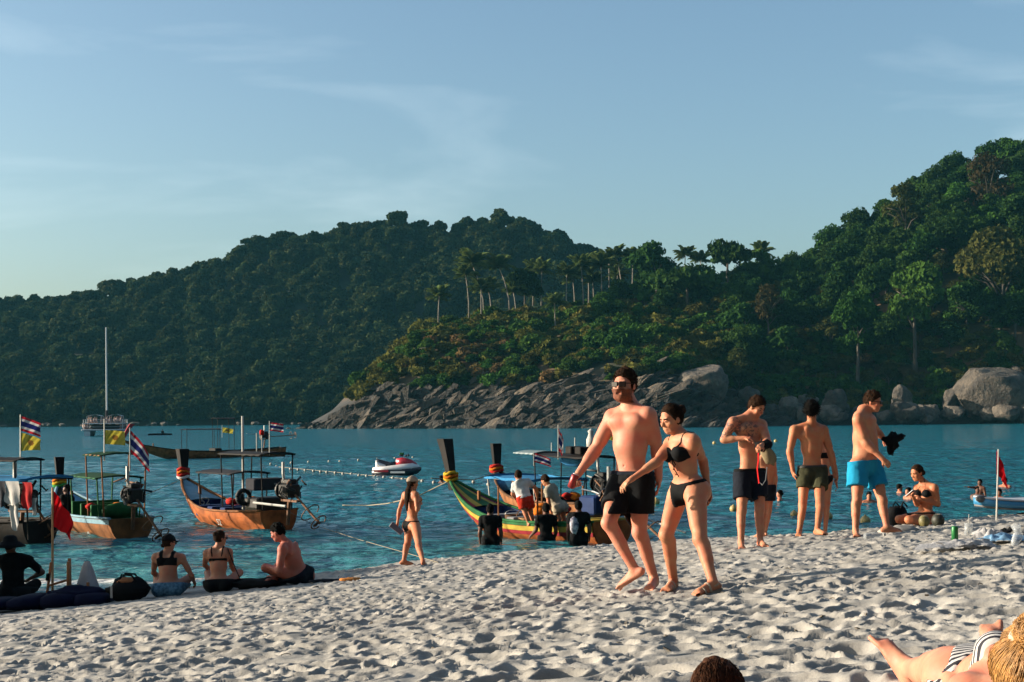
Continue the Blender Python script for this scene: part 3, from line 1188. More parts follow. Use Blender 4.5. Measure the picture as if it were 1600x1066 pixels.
for i, (px, b0, t0, Y, ln) in enumerate(pl):
    if i == 0:
        lab, g = 'short leftmost coconut palm at the tip of the headland', None
    elif i < 9:
        lab, g = 'tall coconut palm leaning over the headland left of the wood', 'leaning palms on the headland'
    elif px > 1030:
        lab, g = 'palm crown poking above the skyline behind the ridge trees', 'palms behind the ridge trees'
    else:
        lab, g = 'coconut palm in the dense palm row above the bare slope', 'palm row above the slope'
    palm(px, b0, t0 + 6, Y, lab, g, ln, i)

# forest of the far hill: the skyline trees singly, the mass below as one scatter
rg = np.random.default_rng(33)
for i in range(66):
    px = -20 + 960 * (i + rg.random()) / 66
    p = land_at(px, 2.75 + 0.25 * rg.random(), (FX, FY, FZ), (farx[0], farx[-1]))
    tree(p - np.array([0, 0, 3.0]), 'far', 0.75 + 0.55 * rg.random() ** 1.5, 'hazy tree on the skyline of the distant hill across the bay', 'skyline trees of the distant hill', i=i)
protos = bpy.data.collections.new('far_tree_shapes')
for i in range(3):
    protos.objects.link(bpy.data.objects.new('far_crown_shape', PROTO['far'][i]))
pts = []
while len(pts) < 3900:
    px = -280 + 1500 * rg.random()
    t_ = 0.85 + 2.3 * rg.random()
    pts.append(land_at(px, t_, (FX, FY, FZ), (farx[0], farx[-1])) + np.array([rg.normal() * 2, rg.normal() * 2, 0.4]))
fme = bpy.data.meshes.new('distant_forest')
fme.from_pydata([tuple(p) for p in pts], [], [])
fo = link('distant_forest', fme)
tag(fo, 'hazy green forest covering the distant hill across the bay', 'forest', kind='stuff')
g = bpy.data.node_groups.new('forest_scatter', 'GeometryNodeTree')
g.interface.new_socket('Geometry', in_out='INPUT', socket_type='NodeSocketGeometry')
g.interface.new_socket('Geometry', in_out='OUTPUT', socket_type='NodeSocketGeometry')
gi, go = g.nodes.new('NodeGroupInput'), g.nodes.new('NodeGroupOutput')
ip = g.nodes.new('GeometryNodeInstanceOnPoints')
ci = g.nodes.new('GeometryNodeCollectionInfo')
ci.inputs['Collection'].default_value = protos
ci.inputs['Separate Children'].default_value = True
ci.inputs['Reset Children'].default_value = True
ip.inputs['Pick Instance'].default_value = True
rs = g.nodes.new('FunctionNodeRandomValue')
rs.data_type = 'FLOAT'
rs.inputs[2].default_value = 0.55
rs.inputs[3].default_value = 1.2
rr_ = g.nodes.new('FunctionNodeRandomValue')
rr_.data_type = 'FLOAT_VECTOR'
rr_.inputs[0].default_value = (-0.15, -0.15, 0)
rr_.inputs[1].default_value = (0.15, 0.15, 6.28)
g.links.new(gi.outputs[0], ip.inputs['Points'])
g.links.new(ci.outputs[0], ip.inputs['Instance'])
g.links.new(rs.outputs[1], ip.inputs['Scale'])
g.links.new(rr_.outputs[0], ip.inputs['Rotation'])
g.links.new(ip.outputs[0], go.inputs[0])
fo.modifiers.new('scatter', 'NODES').node_group = g

# undergrowth between the trees of the near hill: one mass of leaves
UG = []
for i in range(2300):
    px = 600 + 1050 * rg.random()
    t_ = 1.0 + 2.0 * rg.random()
    if px < 980 and t_ < 2.0 and rg.random() < 0.45:
        continue
    UG.append(land_at(px, t_) + np.array([rg.normal() * 1.5, rg.normal() * 1.5, -0.3]))
ume = bpy.data.meshes.new('undergrowth')
ume.from_pydata([tuple(p) for p in UG], [], [])
uo = link('undergrowth', ume)
tag(uo, 'mixed green undergrowth filling the slope between the trees', 'undergrowth', kind='stuff')
pr2 = bpy.data.collections.new('undergrowth_shapes')
for q in (PROTO['bush'][0], PROTO['bush'][1], PROTO['bush_olive'][0], PROTO['bush_olive'][1]):
    pr2.objects.link(bpy.data.objects.new('undergrowth_shape', q))
g2 = g.copy()
for n_ in g2.nodes:
    if n_.bl_idname == 'GeometryNodeCollectionInfo':
        n_.inputs['Collection'].default_value = pr2
uo.modifiers.new('scatter', 'NODES').node_group = g2

# unseen wooded slope added behind and right of the camera to cut skylight
ax_ = np.linspace(-70, 90, 80)
ay_ = np.linspace(55, -75, 66)
def slope_z(x, y):
    d = np.maximum(-9 - y, np.minimum(x - 24 - 0.3 * np.maximum(y, 0), 52 - y))
    return np.where(d > 0, 2.0 + 26 * sstep(0, 34, d), -2.5 + 0 * d)
BX, BY = np.meshgrid(ax_, ay_, indexing='ij')
BZ = slope_z(BX, BY) + 0.8 * fbm(BX * 0.12, BY * 0.12, 4.0, 3)
tag(MB().sheet(np.stack([BX, BY, BZ], -1)).build('wooded_slope', soil_far, None, True), 'wooded slope behind the beach', kind='structure')
bpts = []
while len(bpts) < 620:
    x, y = rg.uniform(-65, 62), rg.uniform(-44, 45)
    z = float(slope_z(np.array(x), np.array(y)))
    if z > 2.0:
        bpts.append((x, y, z + 0.3))
bme = bpy.data.meshes.new('added_shade_forest')
bme.from_pydata(bpts, [], [])
bo = link('added_shade_forest', bme)
tag(bo, 'dense green forest on the slope behind the beach', 'forest', kind='stuff')
bo.modifiers.new('scatter', 'NODES').node_group = g

# ------------------------------------------------------------------ air
hm = bpy.data.materials.new('haze_air')
hm.use_nodes = True
hm.node_tree.nodes.clear()
pv = hm.node_tree.nodes.new('ShaderNodeVolumePrincipled')
pv.inputs['Color'].default_value = (0.20, 0.72, 0.95, 1)
pv.inputs['Density'].default_value = 0.00005
pv.inputs['Anisotropy'].default_value = 0.0
ho = hm.node_tree.nodes.new('ShaderNodeOutputMaterial')
hm.node_tree.links.new(pv.outputs['Volume'], ho.inputs['Volume'])
hz = MB().box((0, 400, 62), (1900, 1300, 130)).build('haze', hm)
tag(hz, 'thin pale blue sea haze over the bay', kind='stuff')

# ================================================================== PEOPLE
# A body is one continuous surface: rounded limbs and muscles blended in a distance field, then meshed.
V3 = lambda *a: np.array(a, float)


def unit(v):
    v = np.asarray(v, float)
    return v / (np.linalg.norm(v) + 1e-12)


class Field:
    def __init__(self, lo, hi, h):
        self.h = h
        self.lo = np.asarray(lo, float) - 4 * h
        n = np.ceil((np.asarray(hi, float) + 4 * h - self.lo) / h).astype(int) + 1
        self.ax = [(self.lo[i] + h * np.arange(n[i])).astype(np.float32) for i in range(3)]
        self.d = np.full(n, 1e3, np.float32)

    def sl(self, lo, hi):
        out = []
        for i in range(3):
            a = max(0, int((lo[i] - self.lo[i]) / self.h) - 1)
            b = min(self.d.shape[i], int((hi[i] - self.lo[i]) / self.h) + 2)
            out.append(slice(a, max(a, b)))
        return tuple(out)

    def pts(self, s):
        return (self.ax[0][s[0]][:, None, None], self.ax[1][s[1]][None, :, None], self.ax[2][s[2]][None, None, :])

    def put(self, fn, lo, hi, k, sub=False):
        pad = k + 3 * self.h
        s = self.sl(np.asarray(lo) - pad, np.asarray(hi) + pad)
        a = self.d[s]
        if a.size == 0:
            return
        d = fn(*self.pts(s))
        if sub:
            self.d[s] = np.maximum(a, -d)
            return
        t_ = np.clip(0.5 + 0.5 * (a - d) / k, 0, 1)
        self.d[s] = a * (1 - t_) + d * t_ - k * t_ * (1 - t_)

    def cap(self, p, q, r1, r2=None, k=0.02):
        r2 = r1 if r2 is None else r2
        p, q = np.asarray(p, float), np.asarray(q, float)
        ba = q - p
        bb = float(ba @ ba) + 1e-9

        def fn(x, y, z):
            t_ = np.clip(((x - p[0]) * ba[0] + (y - p[1]) * ba[1] + (z - p[2]) * ba[2]) / bb, 0, 1)
            return np.sqrt((x - p[0] - ba[0] * t_) ** 2 + (y - p[1] - ba[1] * t_) ** 2 + (z - p[2] - ba[2] * t_) ** 2) - (r1 + (r2 - r1) * t_)
        r = max(r1, r2)
        self.put(fn, np.minimum(p, q) - r, np.maximum(p, q) + r, k)

    def ell(self, c, r, M, k=0.02, sub=False):
        c, r, M = np.asarray(c, float), np.asarray(r, float), np.asarray(M, float)

        def fn(x, y, z):
            dx, dy, dz = x - c[0], y - c[1], z - c[2]
            q = [(dx * M[i, 0] + dy * M[i, 1] + dz * M[i, 2]) for i in range(3)]
            k0 = np.sqrt(sum((q[i] / r[i]) ** 2 for i in range(3)))
            k1 = np.sqrt(sum((q[i] / r[i] ** 2) ** 2 for i in range(3))) + 1e-6
            return k0 * (k0 - 1) / k1
        R = r.max()
        self.put(fn, c - R, c + R, k, sub)

    def ecap(self, p, q, u, a1, b1, a2, b2, k=0.03):
        """elliptical limb from p to q: half-width a along u, half-depth b across"""
        p, q = np.asarray(p, float), np.asarray(q, float)
        ln = np.linalg.norm(q - p)
        w_ = (q - p) / ln
        u = unit(np.asarray(u) - w_ * (w_ @ np.asarray(u)))
        v = np.cross(w_, u)

        def fn(x, y, z):
            dx, dy, dz = x - p[0], y - p[1], z - p[2]
            l = dx * w_[0] + dy * w_[1] + dz * w_[2]
            t_ = np.clip(l / ln, 0, 1)
            ov = (l - t_ * ln)
            qu = dx * u[0] + dy * u[1] + dz * u[2]
            qv = dx * v[0] + dy * v[1] + dz * v[2]
            a, b = a1 + (a2 - a1) * t_, b1 + (b2 - b1) * t_
            m = np.minimum(a, b)
            k0 = np.sqrt((qu / a) ** 2 + (qv / b) ** 2 + (ov / m) ** 2)
            k1 = np.sqrt((qu / a ** 2) ** 2 + (qv / b ** 2) ** 2 + (ov / m ** 2) ** 2) + 1e-6
            return k0 * (k0 - 1) / k1
        R = max(a1, a2, b1, b2)
        self.put(fn, np.minimum(p, q) - R, np.maximum(p, q) + R, k)


def surface(F, d, name, mat, parent, origin, smooth_it=1):
    """surface nets over field d"""
    n = d.shape
    s = d < 0
    if not s.any():
        return None
    c8 = 0
    for a in (0, 1):
        for b_ in (0, 1):
            for c in (0, 1):
                c8 = c8 + s[a:n[0] - 1 + a, b_:n[1] - 1 + b_, c:n[2] - 1 + c].astype(np.int8)
    act = (c8 > 0) & (c8 < 8)
    ci = np.argwhere(act)
    vid = np.full(act.shape, -1, np.int32)
    vid[act] = np.arange(len(ci))
    acc = np.zeros((len(ci), 3))
    cnt = np.zeros(len(ci))
    corners = [(0, 0, 0), (1, 0, 0), (0, 1, 0), (1, 1, 0), (0, 0, 1), (1, 0, 1), (0, 1, 1), (1, 1, 1)]
    vals = [d[ci[:, 0] + a, ci[:, 1] + b_, ci[:, 2] + c] for a, b_, c in corners]
    for i, A in enumerate(corners):
        for j in range(i + 1, 8):
            Bc = corners[j]
            if sum(abs(A[q] - Bc[q]) for q in range(3)) != 1:
                continue
            va, vb = vals[i], vals[j]
            m = (va < 0) != (vb < 0)
            t_ = np.where(m, va / np.where(m, va - vb, 1), 0)
            t_ = np.clip(t_, 0, 1)
            P = np.array(A) + t_[:, None] * (np.array(Bc) - np.array(A))
            acc += P * m[:, None]
            cnt += m
    v = (ci + acc / cnt[:, None]) * F.h + F.lo
    faces = []
    for axis in range(3):
        sl0 = [slice(1, -1)] * 3
        A = [slice(1, n[q] - 1) for q in range(3)]
        B_ = list(A)
        A[axis] = slice(0, n[axis] - 1)
        B_[axis] = slice(1, n[axis])
        x0, x1 = s[tuple(A)], s[tuple(B_)]
        e = np.argwhere(x0 != x1)
        if not len(e):
            continue
        flip = x0[tuple(e.T)]
        off = np.array([1, 1, 1])
        off[axis] = 0
        e = e + off
        u, w_ = (axis + 1) % 3, (axis + 2) % 3

        def cell(du, dw):
            q = e.copy()
            q[:, u] += du
            q[:, w_] += dw
            return vid[q[:, 0], q[:, 1], q[:, 2]]
        quad = np.stack([cell(-1, -1), cell(0, -1), cell(0, 0), cell(-1, 0)], 1)
        quad[~flip] = quad[~flip][:, ::-1]
        faces.append(quad)
    f = np.concatenate(faces)
    f = f[(f >= 0).all(1)]
    for _ in range(smooth_it):                        # light relaxation removes the grid
        e = np.concatenate([f[:, [0, 1]], f[:, [1, 2]], f[:, [2, 3]], f[:, [3, 0]]])
        sm = np.zeros_like(v)
        c_ = np.zeros(len(v))
        for a, b_ in ((0, 1), (1, 0)):
            for q in range(3):
                sm[:, q] += np.bincount(e[:, a], v[e[:, b_], q], len(v))
            c_ += np.bincount(e[:, a], minlength=len(v))
        v = 0.5 * v + 0.5 * sm / np.maximum(c_, 1)[:, None]
    return link(name, make_mesh(name, v - origin, f, mat, True), parent), v


def skin(name, c, red=0.30):
    m = pm(name, c, 0.56, c2=(min(1, c[0] * 1.06), c[1] * (1 - red), c[2] * (1 - red)), scale=11.0, detail=6, sss=0.08, spec=0.25, bump=0.0012, bscale=90)
    return m


SKIN = {
    'pink': skin('skin_pink', (0.47, 0.222, 0.140)), 'tan': skin('skin_tan', (0.38, 0.170, 0.080)), 'olive': skin('skin_olive', (0.36, 0.19, 0.11)),
    'warm': skin('skin_warm', (0.42, 0.200, 0.108)), 'dark': skin('skin_dark', (0.10, 0.055, 0.035)), 'brown': skin('skin_brown', (0.30, 0.15, 0.085)), 'red': skin('skin_sunburnt', (0.32, 0.12, 0.08)),
}


def cloth(name, c, var=0.12, rough=0.8, scale=9.0, bump=0.004):
    return pm('cloth_' + name, c, 0.9, var, scale, bump=bump, bscale=28, spec=0.08)


def stripe_mat(name, a, b_, freq, axis='Z', rot=(0, 0, 0)):
    m = bpy.data.materials.new(name)
    t, bs, Lk = nodes(m)
    N = t.nodes.new
    co = N('ShaderNodeTexCoord')
    mp = N('ShaderNodeMapping')
    mp.inputs['Rotation'].default_value = rot
    wv = N('ShaderNodeTexWave')
    wv.bands_direction = axis
    wv.inputs['Scale'].default_value = freq
    wv.inputs['Distortion'].default_value = 0.6
    wv.inputs['Detail Scale'].default_value = 2
    rp = N('ShaderNodeValToRGB')
    rp.color_ramp.interpolation = 'CONSTANT'
    rp.color_ramp.elements[0].color = a + (1,)
    rp.color_ramp.elements[1].position = 0.5
    rp.color_ramp.elements[1].color = b_ + (1,)
    Lk(co.outputs['Object'], mp.inputs['Vector'])
    Lk(mp.outputs['Vector'], wv.inputs['Vector'])
    Lk(wv.outputs['Fac'], rp.inputs['Fac'])
    Lk(rp.outputs['Color'], bs.inputs['Base Color'])
    bs.inputs['Roughness'].default_value = 0.8
    return m


BLACK = pm('cloth_black', (0.0045, 0.005, 0.006), 0.85, 0.15, 9.0, bump=0.004, bscale=28, spec=0.12)
NAVY = pm('cloth_navy', (0.006, 0.008, 0.014), 0.85, 0.15, 9.0, bump=0.004, bscale=28, spec=0.12)
HAIR = {'brown': pm('hair_brown', (0.022, 0.011, 0.006), 0.8, 0.5, 60, bump=0.012, bscale=160, spec=0.06), 'black': pm('hair_black', (0.0045, 0.004, 0.0035), 0.8, 0.5, 60, bump=0.012, bscale=160, spec=0.06),
        'ginger': pm('beard_ginger', (0.13, 0.034, 0.010), 0.8, 0.4, 60, bump=0.005, bscale=150), 'auburn': pm('hair_auburn', (0.055, 0.022, 0.010), 0.7, 0.5, 60, bump=0.008, bscale=160, spec=0.1), 'blond': pm('hair_blond', (0.36, 0.18, 0.05), 0.5, 0.35, 30, bump=0.004, bscale=140)}
LENS = pm('sunglass_lens', (0.010, 0.006, 0.005), 0.3, 0.1, spec=0.25)


def solve(parent, px, py, ln, sgn):
    """the point on the ray of a pixel at distance ln from parent, nearer (-1) or farther (+1)"""
    r = ray(px, py)
    o = CAMP - parent
    A, B_, C_ = r @ r, 2 * (r @ o), o @ o - ln * ln
    disc = B_ * B_ - 4 * A * C_
    if sgn == 0:
        return CAMP + r * parent[1]
    Y = -B_ / (2 * A) if disc <= 0 else (-B_ + sgn * math.sqrt(disc)) / (2 * A)
    return CAMP + r * Y


class Body:
    """joints first (world space), then prims"""

    def __init__(self, s=1.0, fem=False, fat=0.0, mus=0.0, bulk=1.0, arm=1.0):
        self.J, self.s, self.fem, self.fat, self.mus, self.bulk, self.arm = {}, s, fem, fat, mus, bulk, arm

    def upright(self, Y, neck, shR, shL, hipR, hipL, dsh=0.0, dhip=0.0, lean=0.0):
        """torso from pixels at depth Y; dsh/dhip: how much deeper the right side is than the left; lean: neck deeper than pelvis"""
        J = self.J
        J['neck'] = at(*neck, Y + lean)
        J['shR'], J['shL'] = at(*shR, Y + lean + dsh / 2), at(*shL, Y + lean - dsh / 2)
        J['hipR'], J['hipL'] = at(*hipR, Y + dhip / 2), at(*hipL, Y - dhip / 2)
        return self

    def limb(self, side, elbow, wrist, ea=0, wa=0):
        J, s = self.J, self.s
        J['el' + side] = solve(J['sh' + side], elbow[0], elbow[1], 0.30 * s, ea)
        J['wr' + side] = solve(J['el' + side], wrist[0], wrist[1], 0.255 * s, wa)
        return self

    def leg(self, side, knee, ankle, toe, ka=0, ground=True, aa=0, toedz=0.03, angz=0.085):
        J, s = self.J, self.s
        if ground:
            J['an' + side] = on_beach(ankle[0], ankle[1], angz * s)
            if ka == 0:
                Yk = (J['hip' + side][1] + J['an' + side][1]) / 2
                J['kn' + side] = at(knee[0], knee[1], Yk - 0.03)
            else:
                J['kn' + side] = solve(J['hip' + side], knee[0], knee[1], 0.43 * s, ka)
            J['to' + side] = on_beach(toe[0], toe[1], toedz)
            d = J['to' + side] - J['an' + side]
            d[2] = 0
            l = np.linalg.norm(d)
            if l > 0.21 * s or l < 0.12 * s:
                q = J['an' + side] + d / (l + 1e-6) * np.clip(l, 0.15 * s, 0.19 * s)
                q[2] = float(beach_z(q[0], q[1])) + toedz
                J['to' + side] = q
        else:
            J['kn' + side] = solve(J['hip' + side], knee[0], knee[1], 0.43 * s, ka)
            J['an' + side] = solve(J['kn' + side], ankle[0], ankle[1], 0.42 * s, aa)
            J['to' + side] = solve(J['an' + side], toe[0], toe[1], 0.19 * s, 0 if not aa else aa)
        return self

    def head(self, px, py, face, tilt=0.0, Y=None, dY=0.0):
        self.hc = at(px, py, (Y if Y is not None else self.J['neck'][1]) + dY)
        f = unit(np.asarray(face, float))
        u = V3(0, 0, 1)
        r = unit(np.cross(f, u))
        u = np.cross(r, f)
        self.HM = np.array([r, f, u])               # right, forward, up
        return self


def build_person(B, origin, h=0.012, parts=(), skin_m='warm', hair=None, beard=None, glasses=False, name='person', label='', group=None, hands=None, feet=True,
                 shorts=None, bikini=None, top=None, shirt=None, cap=None, hair_off=0.012, bun=None, long_hair=None, tattoo=False, smooth_it=1, tail=None, curl=0.5, sandals=None):
    J, s = B.J, B.s
    mus, fat, fem = B.mus, B.fat, B.fem
    root = thing(name, label, 'person', tuple(origin), 0, group)
    P = [np.asarray(v) for v in J.values()] + [B.hc + 0.16 * s * k_ for k_ in (V3(1, 1, 1), V3(-1, -1, -1))]
    for e in ('wrR', 'wrL'):
        if e in J:
            P += [J[e] + 0.20 * s * k_ for k_ in (V3(1, 1, 1), V3(-1, -1, -1))]
    for e in ('hipR', 'hipL', 'shR', 'shL'):
        P += [J[e] + 0.17 * s * k_ for k_ in (V3(1, 1, 1), V3(-1, -1, -1))]
    for e in ('anR', 'anL', 'knR', 'knL'):
        if e in J:
            P += [J[e] + 0.12 * s * k_ for k_ in (V3(1, 1, 1), V3(-1, -1, -1))]
    P = np.array(P)
    F = Field(P.min(0), P.max(0), h)
    pel = (J['hipR'] + J['hipL']) / 2
    che = (J['shR'] + J['shL']) / 2
    upv = unit(J['neck'] - pel)
    rt = unit(J['shR'] - J['shL'])
    fw = unit(np.cross(upv, rt))
    rp_ = unit(J['hipR'] - J['hipL'])
    rp_ = unit(rp_ - upv * (rp_ @ upv) * 0.7)
    fp = unit(np.cross(upv, rp_))
    hw = np.linalg.norm(J['shR'] - J['shL']) / 2
    tl = np.linalg.norm(J['neck'] - pel)
    # torso
    cw, cdp = (0.135, 0.098) if fem else (0.150 + 0.01 * mus, 0.108 + 0.012 * mus)
    cw, cdp = cw * B.bulk, cdp * B.bulk
    rib = pel + upv * tl * 0.50 + fw * 0.01 * s
    chest = pel + upv * tl * 0.80
    F.ecap(rib, chest, rt, cw * 0.92 * s, cdp * s, cw * s, cdp * 0.95 * s, 0.05 * s)
    ww, wd = (0.102, 0.083) if fem else (0.112, 0.090)
    ww, wd = ww * B.bulk, wd * B.bulk
    F.ecap(pel + upv * 0.06 * s, rib, (rt + rp_) / 2, (ww + 0.012 + fat * 0.03) * s, (wd + fat * 0.035) * s, (ww + fat * 0.02) * s, (wd + fat * 0.02) * s, 0.06 * s)
    if fat > 0.3:
        F.ell(pel + upv * tl * 0.28 + fp * (0.05 + 0.03 * fat) * s, V3(0.12, 0.085, 0.12) * s, np.array([rt, fw, upv]), 0.07 * s)
    pw = (0.145 if fem else 0.135) + 0.02 * fat
    F.ell(pel - upv * 0.005 * s, V3(pw, 0.108 + 0.01 * fat, 0.115) * s, np.array([rp_, fp, upv]), 0.05 * s)
    for sd in ('R', 'L'):
        hp = J['hip' + sd]
        F.ell(hp - fp * 0.055 * s - upv * 0.03 * s + (pel - hp) * 0.12, V3(0.088, 0.08, 0.092) * s * (1.06 if fem else 1), np.array([rp_, fp, upv]), 0.04 * s)
        sh = J['sh' + sd]
        sg = 1 if sd == 'R' else -1
        # chest muscles / bust, shoulder blades, trapezius, deltoid
        if fem:
            F.ell(chest + rt * sg * 0.070 * s + fw * 0.088 * s - upv * 0.035 * s, V3(0.060, 0.058, 0.060) * s, np.array([rt, fw, upv]), 0.03 * s)
        else:
            F.ell(chest + rt * sg * 0.078 * s + fw * (0.070 + 0.012 * mus) * s + upv * 0.01 * s, V3(0.082, 0.042 + 0.01 * mus, 0.062) * s, np.array([rt, fw, upv]), 0.03 * s)
        F.ell(chest + rt * sg * 0.085 * s - fw * 0.078 * s + upv * 0.02 * s, V3(0.06, 0.028, 0.085) * s, np.array([rt, fw, upv]), 0.03 * s)
        F.ecap(J['neck'] + upv * 0.015 * s - fw * 0.012 * s, sh + upv * 0.008 * s, fw, 0.055 * s, 0.042 * s, (0.050 if fem else 0.058) * s, (0.045 if fem else 0.055) * s, 0.04 * s)
        F.ell(sh - upv * 0.01 * s, V3(0.050, 0.056, 0.062) * s * (0.9 if fem else 1.08 + 0.1 * mus), np.array([rt, fw, upv]), 0.03 * s)
        F.cap(sh - upv * 0.03 * s, chest - upv * 0.05 * s + rt * sg * cw * 0.75 * s, 0.05 * s, 0.055 * s, 0.045 * s)
    F.ell(pel + upv * 0.135 * s + fp * (wd + 0.035 * fat + 0.012) * s, V3(0.010, 0.022, 0.010) * s, np.array([rt, fw, upv]), 0.004, True)
    # neck
    nb = J['neck'] - fw * 0.01 * s
    F.cap(nb, B.hc - B.HM[2] * 0.06 * s - B.HM[1] * 0.02 * s, (0.050 if fem else 0.062) * s, (0.046 if fem else 0.057) * s, 0.03 * s)
    # legs
    tf = (1.10 if fem else 1.06) + 0.10 * fat
    for sd in ('R', 'L'):
        if 'kn' + sd not in J:
            continue
        hp, kn = J['hip' + sd], J['kn' + sd]
        F.cap(hp, kn, 0.082 * s * tf, 0.057 * s, 0.045 * s)
        qd = unit(kn - hp)
        fr = unit(fp - qd * (fp @ qd))
        if 'an' + sd in J:
            an = J['an' + sd]
            sd_ = unit(an - kn)
            fr2 = fr - sd_ * (fr @ sd_)
            fr2 = unit(fr2) if np.linalg.norm(fr2) > 0.15 else unit(fp)
        F.cap(hp + (kn - hp) * 0.18 + fr * 0.022 * s, hp + (kn - hp) * 0.72 + fr * 0.020 * s, 0.066 * s * tf, 0.052 * s, 0.03 * s)
        F.ell(kn + fr * 0.014 * s, V3(0.045, 0.045, 0.05) * s, np.array([rp_, fp, upv]), 0.02 * s)
        if 'an' + sd not in J:
            continue
        F.cap(kn, an, 0.050 * s, 0.034 * s, 0.03 * s)
        F.cap(kn + (an - kn) * 0.14 - fr2 * 0.024 * s, kn + (an - kn) * 0.46 - fr2 * 0.016 * s, 0.049 * s, 0.045 * s, 0.03 * s)
        F.cap(kn + (an - kn) * 0.45 - fr2 * 0.010 * s, an - fr2 * 0.008 * s, 0.042 * s, 0.028 * s, 0.02 * s)
    core = F.d.copy()
    for sd in ('R', 'L'):
        if 'to' + sd in J and feet:
            an, to = J['an' + sd], J['to' + sd]
            fd = to - an
            fd = unit(fd)
            if 'kn' + sd in J:
                dn = unit(an - J['kn' + sd])
            else:
                dn = V3(0, 0, -1)
            sdv = unit(np.cross(fd, V3(0, 0, 1)))
            upf = np.cross(sdv, fd)
            heel = an - upf * 0.045 * s - fd * 0.045 * s
            flat_to = to - upf * 0.0
            F.cap(an, heel, 0.033 * s, 0.030 * s, 0.02 * s)
            F.ecap(heel + fd * 0.03 * s, flat_to, sdv, 0.032 * s, 0.028 * s, 0.043 * s, 0.020 * s, 0.02 * s)
            F.cap(an + fd * 0.015 * s, flat_to - fd * 0.02 * s + upf * 0.004 * s, 0.032 * s, 0.022 * s, 0.02 * s)
            for j in range(5):
                b0 = flat_to + sdv * (j - 2) * 0.0175 * s
                big = (j == 0) if sd == 'L' else (j == 4)
                ln_ = (0.052 if big else 0.040 - 0.004 * abs(j - (0 if sd == 'L' else 4)) * 0.8) * s
                F.cap(b0, b0 + fd * ln_ - upf * 0.004 * s, 0.0125 * s if big else 0.0095 * s, None, 0.006 * s)
    # arms and hands
    for sd in ('R', 'L'):
        if 'el' + sd not in J:
            continue
        sh, el, wr = J['sh' + sd], J['el' + sd], J['wr' + sd]
        thin = (0.92 if fem else 1.12 + 0.10 * mus) * B.arm
        F.cap(sh, el, 0.047 * s * thin, 0.038 * s * thin, 0.03 * s)
        F.cap(sh + (el - sh) * 0.30, sh + (el - sh) * 0.68, 0.047 * s * thin, 0.045 * s * thin, 0.02 * s)
        F.cap(el, wr, 0.038 * s * thin, 0.0255 * s * thin, 0.02 * s)
        F.cap(el + (wr - el) * 0.10, el + (wr - el) * 0.40, 0.041 * s * thin, 0.037 * s * thin, 0.02 * s)
        hd = (hands or {}).get(sd, {})
        if hd is None:
            continue
        d_ = unit(hd.get('dir', wr - el))
        inn = unit((che + pel) / 2 - wr)
        nrm = np.asarray(hd.get('palm', inn), float)
        nrm = unit(nrm - d_ * (nrm @ d_))
        sdv = np.cross(d_, nrm) * (1 if sd == 'L' else -1)      # towards the thumb
        c_ = hd.get('curl', curl)
        hs_ = s * (0.90 if fem else 1.0)
        F.cap(wr, wr + d_ * 0.03 * hs_, 0.024 * hs_, 0.026 * hs_, 0.015 * s)
        F.ecap(wr + d_ * 0.035 * hs_, wr + d_ * 0.075 * hs_, sdv, 0.036 * hs_, 0.017 * hs_, 0.040 * hs_, 0.014 * hs_, 0.012 * s)
        for j, (o_, l1, l2) in enumerate(((0.030, .042, .040), (0.010, .048, .045), (-0.010, .044, .042), (-0.029, .034, .032))):
            b0 = wr + d_ * (0.092 - 0.004 * abs(j - 1)) * hs_ + sdv * o_ * hs_
            a1 = c_ * 0.9 + 0.08 * j
            a2 = a1 + c_ * 1.3
            e1 = b0 + (d_ * math.cos(a1) + nrm * math.sin(a1)) * l1 * hs_
            e2 = e1 + (d_ * math.cos(a2) + nrm * math.sin(a2)) * l2 * hs_
            F.cap(b0 - d_ * 0.02 * hs_, e1, 0.0095 * hs_, 0.0088 * hs_, 0.004 * s)
            F.cap(e1, e2, 0.0088 * hs_, 0.0075 * hs_, 0.003 * s)
        b0 = wr + d_ * 0.028 * hs_ + sdv * 0.024 * hs_
        m_ = b0 + unit(d_ * 0.75 + sdv * 0.75 + nrm * 0.35) * 0.045 * hs_
        F.cap(b0, m_, 0.015 * hs_, 0.011 * hs_, 0.008 * s)
        F.cap(m_, m_ + unit(d_ * 1.0 + sdv * 0.15 + nrm * (0.3 + c_ * 0.6)) * 0.036 * hs_, 0.0105 * hs_, 0.009 * hs_, 0.004 * s)
    # head
    hc, HM = B.hc, B.HM
    R_, Fd, U_ = HM
    hs_ = s * (0.98 if fem else 1.05) if s > 0.85 else s * 1.14
    hp_ = lambda r, f, u: hc + (R_ * r + Fd * f + U_ * u) * hs_
    F.ell(hp_(0, -0.012, 0.022), V3(0.076, 0.097, 0.096) * hs_, HM, 0.02 * s)
    F.ell(hp_(0, 0.030, -0.050), V3(0.058, 0.062, 0.066) * hs_, HM, 0.03 * s)
    F.cap(hp_(-0.035, 0.045, -0.085), hp_(0.035, 0.045, -0.085), 0.022 * hs_, None, 0.025 * s)
    F.ell(hp_(0, 0.068, -0.094), V3(0.022, 0.018, 0.018) * hs_, HM, 0.012 * s)
    F.cap(hp_(-0.04, 0.072, 0.024), hp_(0.04, 0.072, 0.024), 0.012 * hs_, None, 0.015 * s)
    F.cap(hp_(0, 0.088, 0.010), hp_(0, 0.106, -0.026), 0.008 * hs_, 0.013 * hs_, 0.010 * s)
